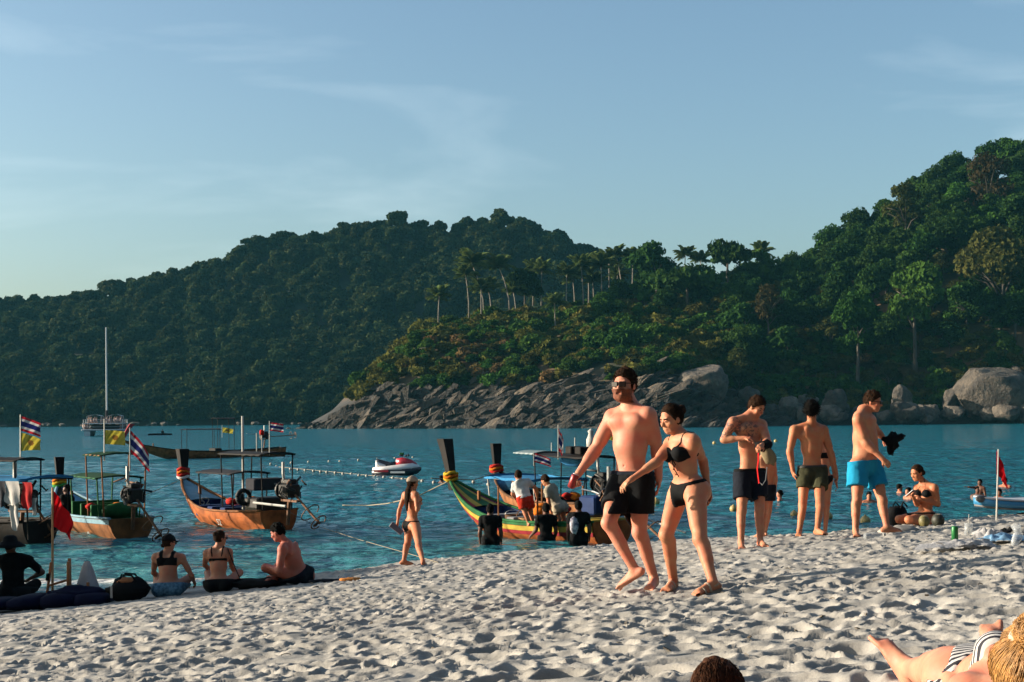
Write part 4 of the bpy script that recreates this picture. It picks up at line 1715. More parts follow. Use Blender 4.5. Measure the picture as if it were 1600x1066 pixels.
    for g_ in (-1, 1):
        F.ell(hp_(g_ * 0.012, 0.098, -0.032), V3(0.009, 0.009, 0.007) * hs_, HM, 0.006 * s)
        F.ell(hp_(g_ * 0.077, -0.008, -0.008), V3(0.010, 0.021, 0.031) * hs_, HM, 0.006 * s)
        F.ell(hp_(g_ * 0.045, 0.062, -0.022), V3(0.024, 0.02, 0.02) * hs_, HM, 0.02 * s)
        F.ell(hp_(g_ * 0.031, 0.097, 0.003), V3(0.017, 0.012, 0.010) * hs_, HM, 0.004 * s, True)
        F.ell(hp_(g_ * 0.031, 0.079, 0.003), V3(0.013, 0.012, 0.011) * hs_, HM, 0.003 * s)
    F.cap(hp_(-0.018, 0.087, -0.060), hp_(0.018, 0.087, -0.060), 0.0075 * hs_, None, 0.004 * s)
    F.cap(hp_(-0.015, 0.085, -0.071), hp_(0.015, 0.085, -0.071), 0.0075 * hs_, None, 0.004 * s)
    sm = SKIN[skin_m] if isinstance(skin_m, str) else skin_m
    body, v = surface(F, F.d, 'body', sm, root, origin, smooth_it)
    if tattoo is not False:
        body.data.materials[0] = tattoo_mat(sm)
        a_ = body.data.attributes.new('ink', 'FLOAT', 'POINT')
        ink = np.zeros(len(v))
        for c_, r_ in tattoo:
            ink = np.maximum(ink, 1 - sstep(r_ * 0.65, r_, np.linalg.norm(v - c_, axis=1)))
        a_.data.foreach_set('value', ink.astype(np.float32))

    def sub(nm, d, mat, s_):
        G = Field.__new__(Field)
        G.h, G.lo = F.h, F.lo + np.array([q.start for q in s_]) * F.h
        d = np.pad(d, 1, constant_values=1.0)
        G.lo = G.lo - F.h
        return surface(G, d, nm, mat, root, origin, smooth_it)

    def loc(c, M, s_):
        x, y, z = F.pts(s_)
        dx, dy, dz = x - c[0], y - c[1], z - c[2]
        return [dx * M[i, 0] + dy * M[i, 1] + dz * M[i, 2] for i in range(3)]

    TM = np.array([rt, fw, upv])
    PM = np.array([rp_, fp, upv])
    if shorts:
        mat, hem, loose, waist = shorts['mat'], shorts.get('hem', 0.55), shorts.get('loose', 0.02), shorts.get('waist', 0.09)
        Q = [pel + upv * 0.2 * s, pel - upv * 0.22 * s, pel - rp_ * 0.3 * s, pel + rp_ * 0.3 * s, pel + fp * 0.2 * s, pel - fp * 0.2 * s]
        for sd in ('R', 'L'):
            Q += [J['kn' + sd] + 0.12 * s * k_ for k_ in (V3(1, 1, 1), V3(-1, -1, -1))]
        s_ = F.sl(np.min(Q, 0), np.max(Q, 0))
        x, y, z = F.pts(s_)
        G = Field.__new__(Field)
        G.h, G.lo = F.h, F.lo
        G.ax, G.d = F.ax, np.full(F.d.shape, 1e3, np.float32)
        G.ell(pel, V3(pw + 0.006, 0.118 + 0.012 * fat, 0.14) * s + loose * 0.5, PM, 0.05 * s)
        cut = None
        for sd in ('R', 'L'):
            hp, kn = J['hip' + sd], J['kn' + sd]
            e = hp + (kn - hp) * (hem + 0.25)
            G.cap(hp - unit(kn - hp) * 0.02, e, 0.094 * s * tf + loose * 0.7, (0.094 * s - 0.030 * s * (hem + .25)) * tf + loose * 1.5, 0.03 * s)
            ax_ = unit(kn - hp)
            hpnt = hp + (kn - hp) * hem
            pl_ = (x - hpnt[0]) * ax_[0] + (y - hpnt[1]) * ax_[1] + (z - hpnt[2]) * ax_[2]
            m_ = (x - (pel[0])) * rp_[0] + (y - pel[1]) * rp_[1] + (z - pel[2]) * rp_[2]
            m_ = m_ if sd == 'R' else -m_
            cut_i = np.where(m_ > 0, pl_, -1e3)
            cut = cut_i if cut is None else np.maximum(cut, cut_i)
        d = np.minimum(G.d[s_], core[s_] - 0.007)
        d = d + (0.004 + loose * 0.12) * fbm(x * 13 + 3, y * 13, z * 9, 3)
        q = loc(pel, PM, s_)
        slope = shorts.get('dip', 0.0)
        d = np.maximum(d, q[2] - waist * s + slope * q[1])
        d = np.maximum(d, cut)
        o = sub(shorts.get('name', 'swim_shorts'), d, mat, s_)
        if shorts.get('trim') is not None and o:
            wb = np.maximum(np.maximum(np.minimum(G.d[s_], core[s_] - 0.007) - 0.006, q[2] - (waist + 0.012) * s + slope * q[1]), -(q[2] - (waist - 0.022) * s + slope * q[1]))
            sub('waistband', wb, shorts['trim'], s_)
    if bikini is not None:
        s_ = F.sl(pel - 0.26 * s, pel + 0.26 * s)
        q = loc(pel, PM, s_)
        back = q[1] < 0
        wd_ = np.where(back, 0.045 + (q[2] + 0.12 * s) * (0.95 if bikini.get('full') else 0.45), 0.012 + (q[2] + 0.11 * s) * 0.62)
        top_ = bikini.get('top', 0.05) * s
        reg = np.maximum(q[2] - top_ - 0.25 * np.abs(q[0]) * bikini.get('v', 0.4), np.abs(q[0]) - np.maximum(wd_, 0.0))
        reg = np.maximum(reg, -(q[2] + 0.15 * s))
        band = np.maximum(np.abs(q[2] - top_ - 0.25 * np.abs(q[0]) * bikini.get('v', 0.4) + 0.012) - 0.014, -1)
        reg = np.minimum(reg, band)
        sub('bikini_bottom', np.maximum(core[s_] - 0.006 * s, reg), bikini['mat'], s_)
    if top is not None:
        cc = chest - upv * 0.035 * s
        s_ = F.sl(cc - 0.26 * s, cc + 0.30 * s)
        q = loc(cc, TM, s_)
        bh = top.get('band', 0.016) * s
        reg = np.maximum(np.abs(q[2] + 0.035 * s) - bh, np.abs(q[0]) - 0.142 * s)
        cups = np.maximum(np.sqrt((np.abs(q[0]) - 0.070 * s) ** 2 * 0.8 + (q[2] + 0.005) ** 2) - top.get('cup', 0.062) * s, -(q[1] - 0.02))
        reg = np.minimum(reg, cups)
        st = np.maximum(np.abs(np.abs(q[0]) - (0.070 + 0.15 * np.clip(q[2], 0, 0.2)) * s) - top.get('strap', 0.006) * s, -q[2])
        if top.get('halter'):
            st = np.maximum(np.abs(np.abs(q[0]) - (0.070 - 0.28 * np.clip(q[2], 0, 0.2)) * s) - 0.006 * s, np.maximum(-q[2], -q[1]))
        if top.get('crop'):
            reg = np.maximum(np.abs(q[2] + 0.0) - 0.06 * s, np.abs(q[0]) - 0.150 * s)
        reg = np.minimum(reg, st)
        tor = core[s_]
        sub('bikini_top', np.maximum(tor - 0.006 * s, reg), top['mat'], s_)
    if shirt is not None:
        c0 = pel + upv * 0.3 * s
        Q = [pel + k_ * 0.3 * s for k_ in (V3(1, 1, 1), V3(-1, -1, -1))] + [che + k_ * 0.42 * s for k_ in (V3(1, 1, 1), V3(-1, -1, -1))]
        s_ = F.sl(np.min(Q, 0), np.max(Q, 0))
        x, y, z = F.pts(s_)
        q = loc(pel, TM, s_)
        d = core[s_] - (0.018 + 0.012 * fbm(x * 9, y * 9, z * 6, 3)) * s
        for sd in ('R', 'L'):
            if 'el' + sd in J:
                G = Field.__new__(Field)
                G.h, G.lo, G.ax, G.d = F.h, F.lo, F.ax, np.full(F.d.shape, 1e3, np.float32)
                sh, el = J['sh' + sd], J['el' + sd]
                e = sh + (el - sh) * shirt.get('sleeve', 0.6)
                G.cap(sh, e, 0.068 * s, 0.066 * s, 0.01)
                ax_ = unit(el - sh)
                pl_ = (x - e[0]) * ax_[0] + (y - e[1]) * ax_[1] + (z - e[2]) * ax_[2]
                d = np.minimum(d, np.maximum(G.d[s_], pl_))
        d = np.maximum(d, -(q[2] + shirt.get('hem', 0.02) * s))
        nk = J['neck'] + upv * 0.035 * s
        hx = (x - nk[0]) * upv[0] + (y - nk[1]) * upv[1] + (z - nk[2]) * upv[2]
        d = np.maximum(d, hx - shirt.get('collar', 0.0))
        sub(shirt.get('name', 't_shirt'), d, shirt['mat'], s_)
    hl = F.sl(hc - 0.2 * s, hc + 0.2 * s)
    q = [a / hs_ for a in loc(hc, HM, hl)]
    sk = np.sqrt((q[0] / 0.076) ** 2 + ((q[1] + 0.012) / 0.097) ** 2 + ((q[2] - 0.022) / 0.096) ** 2)
    skd = (sk - 1) * 0.085 * hs_
    if hair:
        nz = fbm(q[0] * 45, q[1] * 38, q[2] * 38, 3)
        reg = (-0.014 + 1.02 * q[1] - q[2] + 0.010 * nz - (0.035 if beard else 0.0) * (np.abs(q[0]) > 0.060) * (q[1] < 0.030) * (q[1] > 0.0)) * 0.85 * hs_
        if long_hair or bun is not None:
            reg = (-0.05 + 2.0 * q[1] - q[2] + 0.008 * nz) * 0.45 * hs_
        d = np.maximum(skd - ((0.008 if bun is not None else hair_off) + (0.003 if bun is not None else 0.010) * nz + (0.02 if (bun is not None or long_hair) else 0.10) * np.maximum(0, q[2] - 0.05)) * s, reg)
        if bun is not None:
            for (b_r, b_f, b_u, b_rad) in bun:
                d = np.minimum(d, (np.sqrt((q[0] - b_r) ** 2 + (q[1] - b_f) ** 2 + (q[2] - b_u) ** 2) - b_rad * (1 + 0.12 * nz)) * hs_)
        sub('hair', d, HAIR[hair], hl)
    if tail is not None:                               # long hair down the back
        mb = MB()
        mb.tube([B.hc + tail[0], B.hc + tail[1], B.hc + tail[2], B.hc + tail[3]], [0.05 * s, 0.06 * s, 0.055 * s, 0.015 * s], 9, flat=0.6)
        for o_ in (mb.mesh('hair', HAIR[hair or 'brown'], True),):
            o_.transform(Matrix.Translation(-Vector(origin)))
            link('long_hair', o_, root)
    if beard:
        nz = fbm(q[0] * 50, q[1] * 50, q[2] * 50, 2)
        d = np.maximum(F.d[hl] - (0.013 + 0.004 * nz) * s, np.maximum(q[2] + 0.030 + 0.5 * np.maximum(0, 0.035 - np.abs(q[0])) * (q[1] < 0.2) * 0, 0.012 - q[1]) * hs_)
        d = np.maximum(d, (-0.135 - q[2]) * hs_)
        d = np.maximum(d, -(np.sqrt((q[0] / 1.9) ** 2 + ((q[2] + 0.066) * 1.7) ** 2) - 0.012) * hs_)
        sub('beard', d, HAIR[beard], hl)
    if cap is not None:
        d = np.maximum(skd - 0.018 * s, (0.030 + 0.10 * q[1] - q[2]) * hs_)
        brim = np.maximum(np.abs(q[2] - 0.035 + 0.25 * np.maximum(q[1] - 0.08, 0)) - 0.006, np.sqrt((q[0] / 0.075) ** 2 + ((q[1] - 0.09) / 0.075) ** 2) * 0.075 - 0.075) * hs_
        d = np.minimum(d, brim)
        sub('cap', d, cap, hl)
    if glasses:
        mb = MB()
        for g_ in (-1, 1):
            mb.box(hp_(g_ * 0.033, 0.101, 0.004), V3(0.056, 0.012, 0.042) * hs_, np.array([R_ * math.cos(.2) - Fd * math.sin(.2) * g_, Fd * math.cos(.2) + R_ * math.sin(.2) * g_, U_]), 0.004)
            mb.tube([hp_(g_ * 0.058, 0.092, 0.012), hp_(g_ * 0.08, 0.04, 0.010), hp_(g_ * 0.080, -0.01, 0.008)], 0.004 * hs_, 5)
        mb.box(hp_(0, 0.103, 0.014), V3(0.03, 0.008, 0.010) * hs_, HM)
        me_ = mb.mesh('sunglasses', LENS)
        me_.transform(Matrix.Translation(-Vector(origin)))
        link('sunglasses', me_, root)
    elif h < 0.014:
        for g_ in (-1, 1):
            mb = MB().ell(hp_(g_ * 0.031, 0.0865, 0.003), V3(0.0085, 0.0065, 0.005) * hs_, HM, 8, 6)
            mb2 = MB().tube([hp_(g_ * 0.015, 0.091, 0.022), hp_(g_ * 0.034, 0.090, 0.027), hp_(g_ * 0.052, 0.076, 0.022)], 0.0045 * hs_, 5)
            for nm_, m_, b_ in (('eye', LENS, mb), ('eyebrow', HAIR[hair] if hair else HAIR['brown'], mb2)):
                me_ = b_.mesh(nm_, m_, True)
                me_.transform(Matrix.Translation(-Vector(origin)))
                link(nm_, me_, root)
    if sandals is not None:
        for sd in ('R', 'L'):
            an, to = J['an' + sd], J['to' + sd]
            fd = unit(to - an)
            sdv = unit(np.cross(fd, V3(0, 0, 1)))
            upf = np.cross(sdv, fd)
            mb = MB()
            heel = an - upf * 0.045 * s - fd * 0.045 * s
            so = -upf * 0.032 * s
            ax_ = unit(to - heel)
            L_ = np.linalg.norm(to - heel) + 0.06 * s
            o0 = heel + so - ax_ * 0.015
            prof = [(0.0, 0.022), (0.03, 0.034), (0.25, 0.036), (0.5, 0.035), (0.75, 0.047), (0.92, 0.043), (1.0, 0.022)]
            un = np.cross(sdv, ax_)
            mb.rings([np.array([o0 + ax_ * L_ * t_ + sdv * w_ * a_ * s + un * (0.013 * b_) for a_, b_ in ((-1, -1), (1, -1), (1, 1), (-1, 1))]) for t_, w_ in prof], True)
            for t_, hh_, w_ in ((0.70, 0.044, 0.048), (0.50, 0.066, 0.042)):
                c_ = o0 + ax_ * L_ * t_ - so * 0.2
                arc = [c_ + sdv * math.cos(a_) * w_ * s + un * (math.sin(a_) * hh_ + 0.008) * s for a_ in np.linspace(0, math.pi, 9)]
                mb.tube(arc, 0.011 * s, 5, flat=0.5)
            arc = [an - upf * 0.012 * s + fd * 0.040 * math.cos(a_) * s + sdv * math.sin(a_) * 0.040 * s for a_ in np.linspace(0, 6.283, 13)]
            mb.tube(arc, 0.009 * s, 5)
            me_ = mb.mesh('sandal', sandals, False)
            me_.transform(Matrix.Translation(-Vector(origin)))
            link('sandal', me_, root)
    B.frame = dict(pel=pel, chest=chest, fw=fw, rt=rt, up=upv, fp=fp, rp=rp_)
    B.root = root
    return root


def tattoo_mat(base):
    nm = base.name + '_tattooed'
    m = base.copy()
    m.name = nm
    t = m.node_tree
    b = t.nodes['Principled BSDF']
    src = b.inputs['Base Color'].links[0].from_socket
    at_ = t.nodes.new('ShaderNodeAttribute')
    at_.attribute_name = 'ink'
    co = t.nodes.new('ShaderNodeTexCoord')
    vo = t.nodes.new('ShaderNodeTexNoise')
    vo.inputs['Scale'].default_value = 16
    vo.inputs['Detail'].default_value = 5
    vo.inputs['Distortion'].default_value = 1.5
    t.links.new(co.outputs['Object'], vo.inputs['Vector'])
    mr = t.nodes.new('ShaderNodeMapRange')
    mr.inputs['From Min'].default_value = 0.48
    mr.inputs['From Max'].default_value = 0.56
    t.links.new(vo.outputs['Fac'], mr.inputs['Value'])
    mu = t.nodes.new('ShaderNodeMath')
    mu.operation = 'MULTIPLY'
    t.links.new(mr.outputs['Result'], mu.inputs[0])
    t.links.new(at_.outputs['Fac'], mu.inputs[1])
    m2 = t.nodes.new('ShaderNodeMath')
    m2.operation = 'MULTIPLY'
    m2.inputs[1].default_value = 0.78
    t.links.new(mu.outputs[0], m2.inputs[0])
    mx = t.nodes.new('ShaderNodeMix')
    mx.data_type = 'RGBA'
    mx.inputs['B'].default_value = (0.035, 0.035, 0.04, 1)
    t.links.new(m2.outputs[0], mx.inputs['Factor'])
    t.links.new(src, mx.inputs['A'])
    t.links.new(mx.outputs['Result'], b.inputs['Base Color'])
    return m


def place(mb, name, mat, root, smooth=False):
    """links a mesh given in world space under root"""
    me_ = mb.mesh(name, mat, smooth)
    me_.transform(Matrix.Translation(-Vector(root.location)))
    return link(name, me_, root)


def foot_origin(px, py):
    p = on_beach(px, py)
    return np.array([p[0], p[1], float(beach_z(p[0], p[1]))])


def combed(B, root, mat, n, r=0.0011, bun=None, back=1.9, front=0.9, grow=1.0, seed=1):
    """fine strands laid over the hair so that it reads as hair"""
    rg = np.random.default_rng(seed)
    mb = MB()
    R_, F_, U_ = B.HM
    s = B.s * (0.98 if B.fem else 1.05)
    ctr = B.hc + (F_ * -0.012 + U_ * 0.022) * s
    for i in range(n):
        a0 = rg.random() * 6.283
        top_ = unit(U_ * 0.97 - F_ * (0.2 + 0.15 * rg.normal()) + R_ * 0.15 * rg.normal()) if bun is None else unit(bun)
        sv = unit(math.cos(a0) * R_ + math.sin(a0) * (F_ * 0.95 + U_ * 0.1))
        sv = unit(sv - top_ * (sv @ top_))
        e1 = (back if math.sin(a0) < 0.35 else front) * (0.85 + 0.25 * rg.random())
        P_ = []
        k_ = 1 + 0.02 * rg.normal()
        for a_ in np.linspace(0.2, e1, 7):
            dv = top_ * math.cos(a_) + sv * math.sin(a_)
            if dv @ F_ > 0.55 and dv @ U_ < 0.55:
                break
            P_.append(ctr + (R_ * (dv @ R_) * 0.088 + F_ * (dv @ F_) * 0.109 + U_ * (dv @ U_) * 0.110) * s * grow * k_ * (1 + 0.01 * rg.normal()))
        if len(P_) > 2:
            mb.tube(P_, r, 3, caps=False)
    return place(mb, 'hair_strands', mat, root, True)


def short_hair(B, root, mat, n, ln=0.024, off=0.010, seed=2, r=0.0019):
    """short cropped strands standing off the scalp"""
    rg = np.random.default_rng(seed)
    mb = MB()
    R_, F_, U_ = B.HM
    s = B.s * 1.05
    ctr = B.hc + (F_ * -0.012 + U_ * 0.022) * s
    k_ = 0
    while k_ < n:
        d = unit(rg.normal(size=3))
        p = V3(d[0] * 0.076, d[1] * 0.097, d[2] * 0.096) * (1 + off / 0.09)
        f_, u_ = p[1] - 0.012, p[2] + 0.022
        if u_ < -0.014 + 1.02 * f_ + 0.004:
            continue
        k_ += 1
        w = lambda v: R_ * v[0] + F_ * v[1] + U_ * v[2]
        t_ = unit(d * 0.55 + V3(0.25 * rg.normal(), 0.35 + 0.3 * rg.normal(), 0.25 * rg.normal()))
        a = ctr + w(p) * s
        b_ = a + w(t_) * ln * (0.6 + 0.6 * rg.random()) * s
        mb.tube([a - w(d) * 0.004, (a + b_) / 2 + w(d) * 0.003, b_], [r, r * 0.9, r * 0.3], 3, caps=False)
    return place(mb, 'hair_strands', mat, root, True)

# ------------------------------------------------------------------ the walking couple
o = foot_origin(1018, 922)
Y = o[1]
B = Body(1.03, mus=0.35, fat=0.25, arm=1.08)
B.upright(Y, (985, 637), (957, 652), (1013, 649), (972, 754), (1001, 753), dsh=0.20, dhip=0.12)
B.limb('R', (930, 704), (905, 739), -1, -1).limb('L', (1027, 702), (1029, 745), 1, 0)
B.leg('R', (951, 818), (992, 891), (970, 915), -1, False, 1)
B.leg('L', (999, 832), (1022, 905), (1001, 925), 0)
B.head(976, 602, (-0.52, -0.85, 0.02))
man = build_person(B, o, 0.008, skin_m='pink', hair='brown', beard='ginger', glasses=True,
                   label='tall bearded man in sunglasses and black shorts walking beside a woman', shorts=dict(mat=BLACK, hem=0.62, loose=0.022, waist=0.08, trim=NAVY),
                   hands={'R': dict(curl=1.1, palm=(0.5, -0.2, -0.6)), 'L': dict(curl=0.35)})
short_hair(B, man, HAIR['brown'], 900, 0.015, 0.010)
c = B.J['wrR'] + unit(B.J['wrR'] - B.J['elR']) * 0.095
t_ = thing('drink_can', 'dark red drink can in the fist of the bearded man', 'can', tuple(c))
ax = unit(V3(0.35, -0.15, 0.92))
MB().lathe([(0.02, -0.062), (0.031, -0.055), (0.033, 0.045), (0.026, 0.060)], (0, 0, 0), 14, frame_of(ax)[[1, 2, 0]]).build('can_body', pm('can_red', (0.22, 0.02, 0.02), 0.35, 0.1, metal=0.4), t_, True)
MB().lathe([(0.026, 0.060), (0.0262, 0.064), (0.022, 0.062)], (0, 0, 0), 14, frame_of(ax)[[1, 2, 0]]).build('can_lid', pm('aluminium', (0.6, 0.6, 0.6), 0.3, 0.05, metal=0.9), t_, True)

o = foot_origin(1060, 926)
Y = o[1]
B = Body(0.955, fem=True, fat=0.1)
B.upright(Y, (1062, 683), (1048, 693), (1083, 689), (1064, 764), (1087, 764), dsh=0.24, dhip=0.16, lean=-0.02)
B.limb('R', (1026, 722), (988, 748), -1, -1).limb('L', (1098, 719), (1107, 766), 1, -1)
B.leg('R', (1041, 836), (1052, 908), (1034, 924), -1)
B.leg('L', (1094, 843), (1114, 911), (1090, 926), 0)
B.head(1049, 655, (-0.80, -0.48, -0.28))
woman = build_person(B, o, 0.008, skin_m='warm', hair='brown', bun=[(0, -0.125, 0.045, 0.042)],
                     label='woman in a black bikini and pale sandals walking beside the bearded man',
                     bikini=dict(mat=BLACK, top=0.055, v=0.5), top=dict(mat=BLACK, cup=0.066), hands={'R': dict(curl=0.45, palm=(0.2, 0.2, -0.9)), 'L': dict(curl=0.5)},
                     sandals=pm('sandal_beige', (0.29, 0.235, 0.175), 0.7, 0.1))
combed(B, woman, HAIR['brown'], 260, 0.0013, bun=-B.HM[1] * 0.9 + B.HM[2] * 0.45, back=1.5, front=1.5, grow=0.985, seed=4)
fr = B.frame
mb = MB()
c0 = fr['chest'] - fr['up'] * 0.055 + fr['fw'] * 0.115
for a, e in (((0.03, 0.012, -0.10)), ((0.055, 0.0, -0.16))), ((0.05, 0.01, -0.06), (0.012, 0.01, -0.10)):
    mb.tube([c0, c0 + fr['rt'] * -a[0] + fr['up'] * a[2] + fr['fw'] * a[1], c0 - fr['rt'] * e[0] + fr['up'] * e[2] + fr['fw'] * e[1]], 0.004, 5)
place(mb, 'bikini_tie', BLACK, woman)

# ------------------------------------------------------------------ the men at the water's edge
o = foot_origin(1172, 856)
Y = o[1]
B = Body(1.02, mus=0.5, fat=0.2)
B.upright(Y, (1170, 652), (1145, 660), (1190, 664), (1160, 745), (1184, 745), dsh=-0.16, dhip=-0.08)
B.limb('R', (1131, 687), (1163, 685), 0, -1).limb('L', (1199, 690), (1190, 696), -1, -1)
B.leg('R', (1159, 798), (1158, 848), (1161, 857), 0).leg('L', (1187, 796), (1188, 845), (1203, 853), 0)
B.head(1182, 636, (0.62, -0.60, -0.50))
fr_sh = B.J['shR']
chest_t = (B.J['shR'] + B.J['shL']) / 2 - V3(0, 0.06, 0.09)
tat = build_person(B, o, 0.010, skin_m='warm', hair='brown', label='tattooed man in navy shorts looking down at the bundle in his hands',
                   shorts=dict(mat=NAVY, hem=0.66, loose=0.024, waist=0.09, trim=BLACK), tattoo=[(fr_sh - V3(0, 0, .05), 0.15), (chest_t + V3(0.02, -0.05, 0.02), 0.13), (B.J['elR'] + V3(0.02, 0, 0.06), 0.08)],
                   hands={'R': dict(curl=0.9, palm=(0, 0.3, -1)), 'L': dict(curl=0.9, palm=(-0.5, 0.2, -1))})
short_hair(B, tat, HAIR['brown'], 600, 0.02)
kk = at(1196, 704, Y - 0.30)
b_ = thing('clothes_bundle', 'black and khaki clothes bundle with red strap held by the tattooed man', 'bundle', tuple(kk))
MB().ell((-0.03, 0, 0.06), (0.115, 0.08, 0.07), None, 16, 10, 0.3, 2.5, 3).build('black_cloth', BLACK, b_, True)
MB().ell((0.035, 0.0, -0.06), (0.075, 0.055, 0.14), frame_of((0.9, 0, 0.45)), 16, 10, 0.3, 2.5, 8).build('khaki_cloth', cloth('khaki', (0.19, 0.15, 0.09)), b_, True)
MB().tube([(-0.10, -0.08, 0.02), (-0.105, -0.10, -0.12), (-0.12, -0.10, -0.22), (-0.10, -0.10, -0.40)], 0.022, 6, flat=0.35).build('red_strap', cloth('red', (0.42, 0.012, 0.012)), b_)
MB().tube([(-0.10, -0.10, -0.38), (-0.06, -0.1, -0.42), (-0.02, -0.1, -0.36), (0.0, -0.1, -0.2)], 0.006, 5).build('cord', cloth('white', (0.6, 0.58, 0.55)), b_)

o = foot_origin(1266, 836)
Y = o[1]
B = Body(1.0, mus=0.7, bulk=1.05)
B.upright(Y, (1268, 663), (1287, 672), (1241, 672), (1281, 737), (1258, 737), dsh=0.06, dhip=0.05)
B.limb('L', (1234, 705), (1239, 736), 0, -1).limb('R', (1298, 708), (1306, 737), 0, -1)
B.leg('L', (1254, 789), (1249, 829), (1246, 837), 0).leg('R', (1281, 790), (1277, 828), (1290, 834), 0)
B.head(1268, 643, (0.25, 0.93, -0.2))
grm = build_person(B, o, 0.010, skin_m='tan', hair='black', label='dark-haired man in olive green shorts standing with his back turned', hair_off=0.028,
             shorts=dict(mat=cloth('olive', (0.040, 0.040, 0.022), 0.3), hem=0.50, loose=0.024, waist=0.08, trim=pm('shorts_band', (0.012, 0.012, 0.008))), curl=0.55)
short_hair(B, grm, HAIR['black'], 800, 0.045, 0.022)

o = foot_origin(1342, 838)
Y = o[1]
B = Body(1.03, mus=0.4, fat=1.0, bulk=1.2, arm=1.1)
B.upright(Y, (1350, 641), (1341, 655), (1357, 658), (1340, 727), (1362, 727), dsh=-0.30, dhip=-0.20)
B.limb('R', (1353, 692), (1379, 717), -1, -1).limb('L', (1371, 676), (1380, 684), 1, 0)
B.leg('R', (1339, 783), (1337, 829), (1343, 839), 0).leg('L', (1379, 783), (1386, 824), (1398, 830), 0)
B.head(1364, 628, (0.88, -0.42, -0.16))
blm = build_person(B, o, 0.010, skin_m='warm', hair='brown', glasses=True, label='stout man in bright blue shorts and sunglasses at the water edge',
             shorts=dict(mat=cloth('bright_blue', (0.012, 0.21, 0.36), 0.08), hem=0.60, loose=0.03, waist=0.055, dip=-0.12), hands={'R': dict(curl=0.7), 'L': dict(curl=1.2)})
short_hair(B, blm, HAIR['brown'], 600, 0.02)
kk = at(1393, 690, Y + 0.1)
b_ = thing('wet_cloth', 'black crumpled cloth held out by the man in blue shorts', 'cloth', tuple(kk))
mbx = MB()
mbx.ell((0, 0, 0), (0.09, 0.05, 0.10), None, 16, 10, 0.5, 2.2, 4)
mbx.ell((0.09, 0, 0.045), (0.10, 0.03, 0.045), frame_of((0.9, 0, 0.35)), 14, 8, 0.4, 2.5, 6)
mbx.ell((-0.01, 0, -0.12), (0.05, 0.03, 0.06), None, 12, 8, 0.4, 2.5, 9)
mbx.build('fold', BLACK, b_, True)

# ------------------------------------------------------------------ two youngsters half hidden behind the men
B = Body(0.80)
Y = 20.6
o = at(1195, 838, Y)
o[2] = float(beach_z(o[0], o[1]))
B.upright(Y, (1196, 712), (1207, 719), (1186, 719), (1203, 764), (1190, 764))
B.limb('L', (1182, 745), (1184, 765), 0, 0).limb('R', (1211, 745), (1211, 767), 0, 0)
for sd, kx, ax_ in (('R', 1201, 1195), ('L', 1190, 1187)):
    B.J['kn' + sd] = at(kx, 798, Y)
    B.J['an' + sd] = at(ax_, 834, Y)
    B.J['an' + sd][2] = float(beach_z(B.J['an' + sd][0], Y)) + 0.07
    B.J['to' + sd] = B.J['an' + sd] + V3(-0.03, 0.12, -0.05)
B.head(1191, 697, (-0.2, 0.95, 0))
build_person(B, o, 0.016, skin_m='warm', hair='black', label='child in dark shorts half hidden behind the tattooed man', shorts=dict(mat=NAVY, hem=0.55, loose=0.02, waist=0.08))
B = Body(0.82, fem=True)
Y = 21.0
o = at(1285, 832, Y)
o[2] = float(beach_z(o[0], o[1]))
B.upright(Y, (1285, 699), (1297, 706), (1276, 706), (1293, 748), (1281, 748))
B.limb('L', (1272, 730), (1273, 752), 0, 0).limb('R', (1303, 734), (1307, 756), 0, 0)
for sd, kx, ax_, ay in (('R', 1292, 1289, 826), ('L', 1282, 1276, 818)):
    B.J['kn' + sd] = at(kx, 788, Y)
    B.J['an' + sd] = at(ax_, ay, Y)
    B.J['an' + sd][2] = float(beach_z(B.J['an' + sd][0], Y)) + (0.07 if sd == 'R' else 0.16)
    B.J['to' + sd] = B.J['an' + sd] + (V3(0.03, 0.12, -0.05) if sd == 'R' else V3(-0.02, 0.02, -0.11))
B.head(1284, 684, (0.2, 0.95, 0))
build_person(B, o, 0.016, skin_m='warm', hair='brown', label='girl in dark swimwear half hidden behind the man in olive shorts', bikini=dict(mat=BLACK, full=True), top=dict(mat=BLACK, crop=True, strap=0.012))

# ------------------------------------------------------------------ seated woman with phone on the right
g0 = foot_origin(1447, 820)
Y = g0[1]
B = Body(0.95, fem=True)
B.J['hipR'], B.J['hipL'] = at(1441, 809, Y + 0.10), at(1452, 808, Y - 0.10)
for q in ('hipR', 'hipL'):
    B.J[q][2] = max(B.J[q][2], g0[2] + 0.10)
B.J['neck'] = at(1445, 757, Y + 0.03)
B.J['shR'], B.J['shL'] = at(1433, 763, Y + 0.10), at(1460, 762, Y - 0.08)
B.limb('R', (1433, 788), (1427, 777), -1, -1).limb('L', (1466, 788), (1440, 781), 0, -1)
B.J['knR'] = B.J['hipR'] + V3(-0.36, -0.14, -0.02)
B.J['knL'] = B.J['hipL'] + V3(-0.34, -0.20, -0.02)
B.J['anR'] = B.J['knR'] + V3(0.33, 0.20, -0.06)
B.J['anL'] = B.J['knL'] + V3(0.36, 0.02, -0.06)
B.J['toR'], B.J['toL'] = B.J['anR'] + V3(0.14, 0.02, -0.02), B.J['anL'] + V3(0.14, -0.02, -0.02)
B.head(1433, 739, (-0.86, -0.40, -0.30))
build_person(B, g0, 0.012, skin_m='tan', hair='brown', bun=[(0, -0.10, -0.03, 0.045)], label='woman in a black halter bikini sitting on the sand with a phone',
             top=dict(mat=BLACK, cup=0.058, halter=True, band=0.008), bikini=dict(mat=BLACK, top=0.05), hands={'R': dict(curl=0.9), 'L': dict(curl=0.8)})
kk = B.J['wrR'] + unit(B.J['wrR'] - B.J['elR']) * 0.09 + V3(-0.03, -0.02, 0.02)
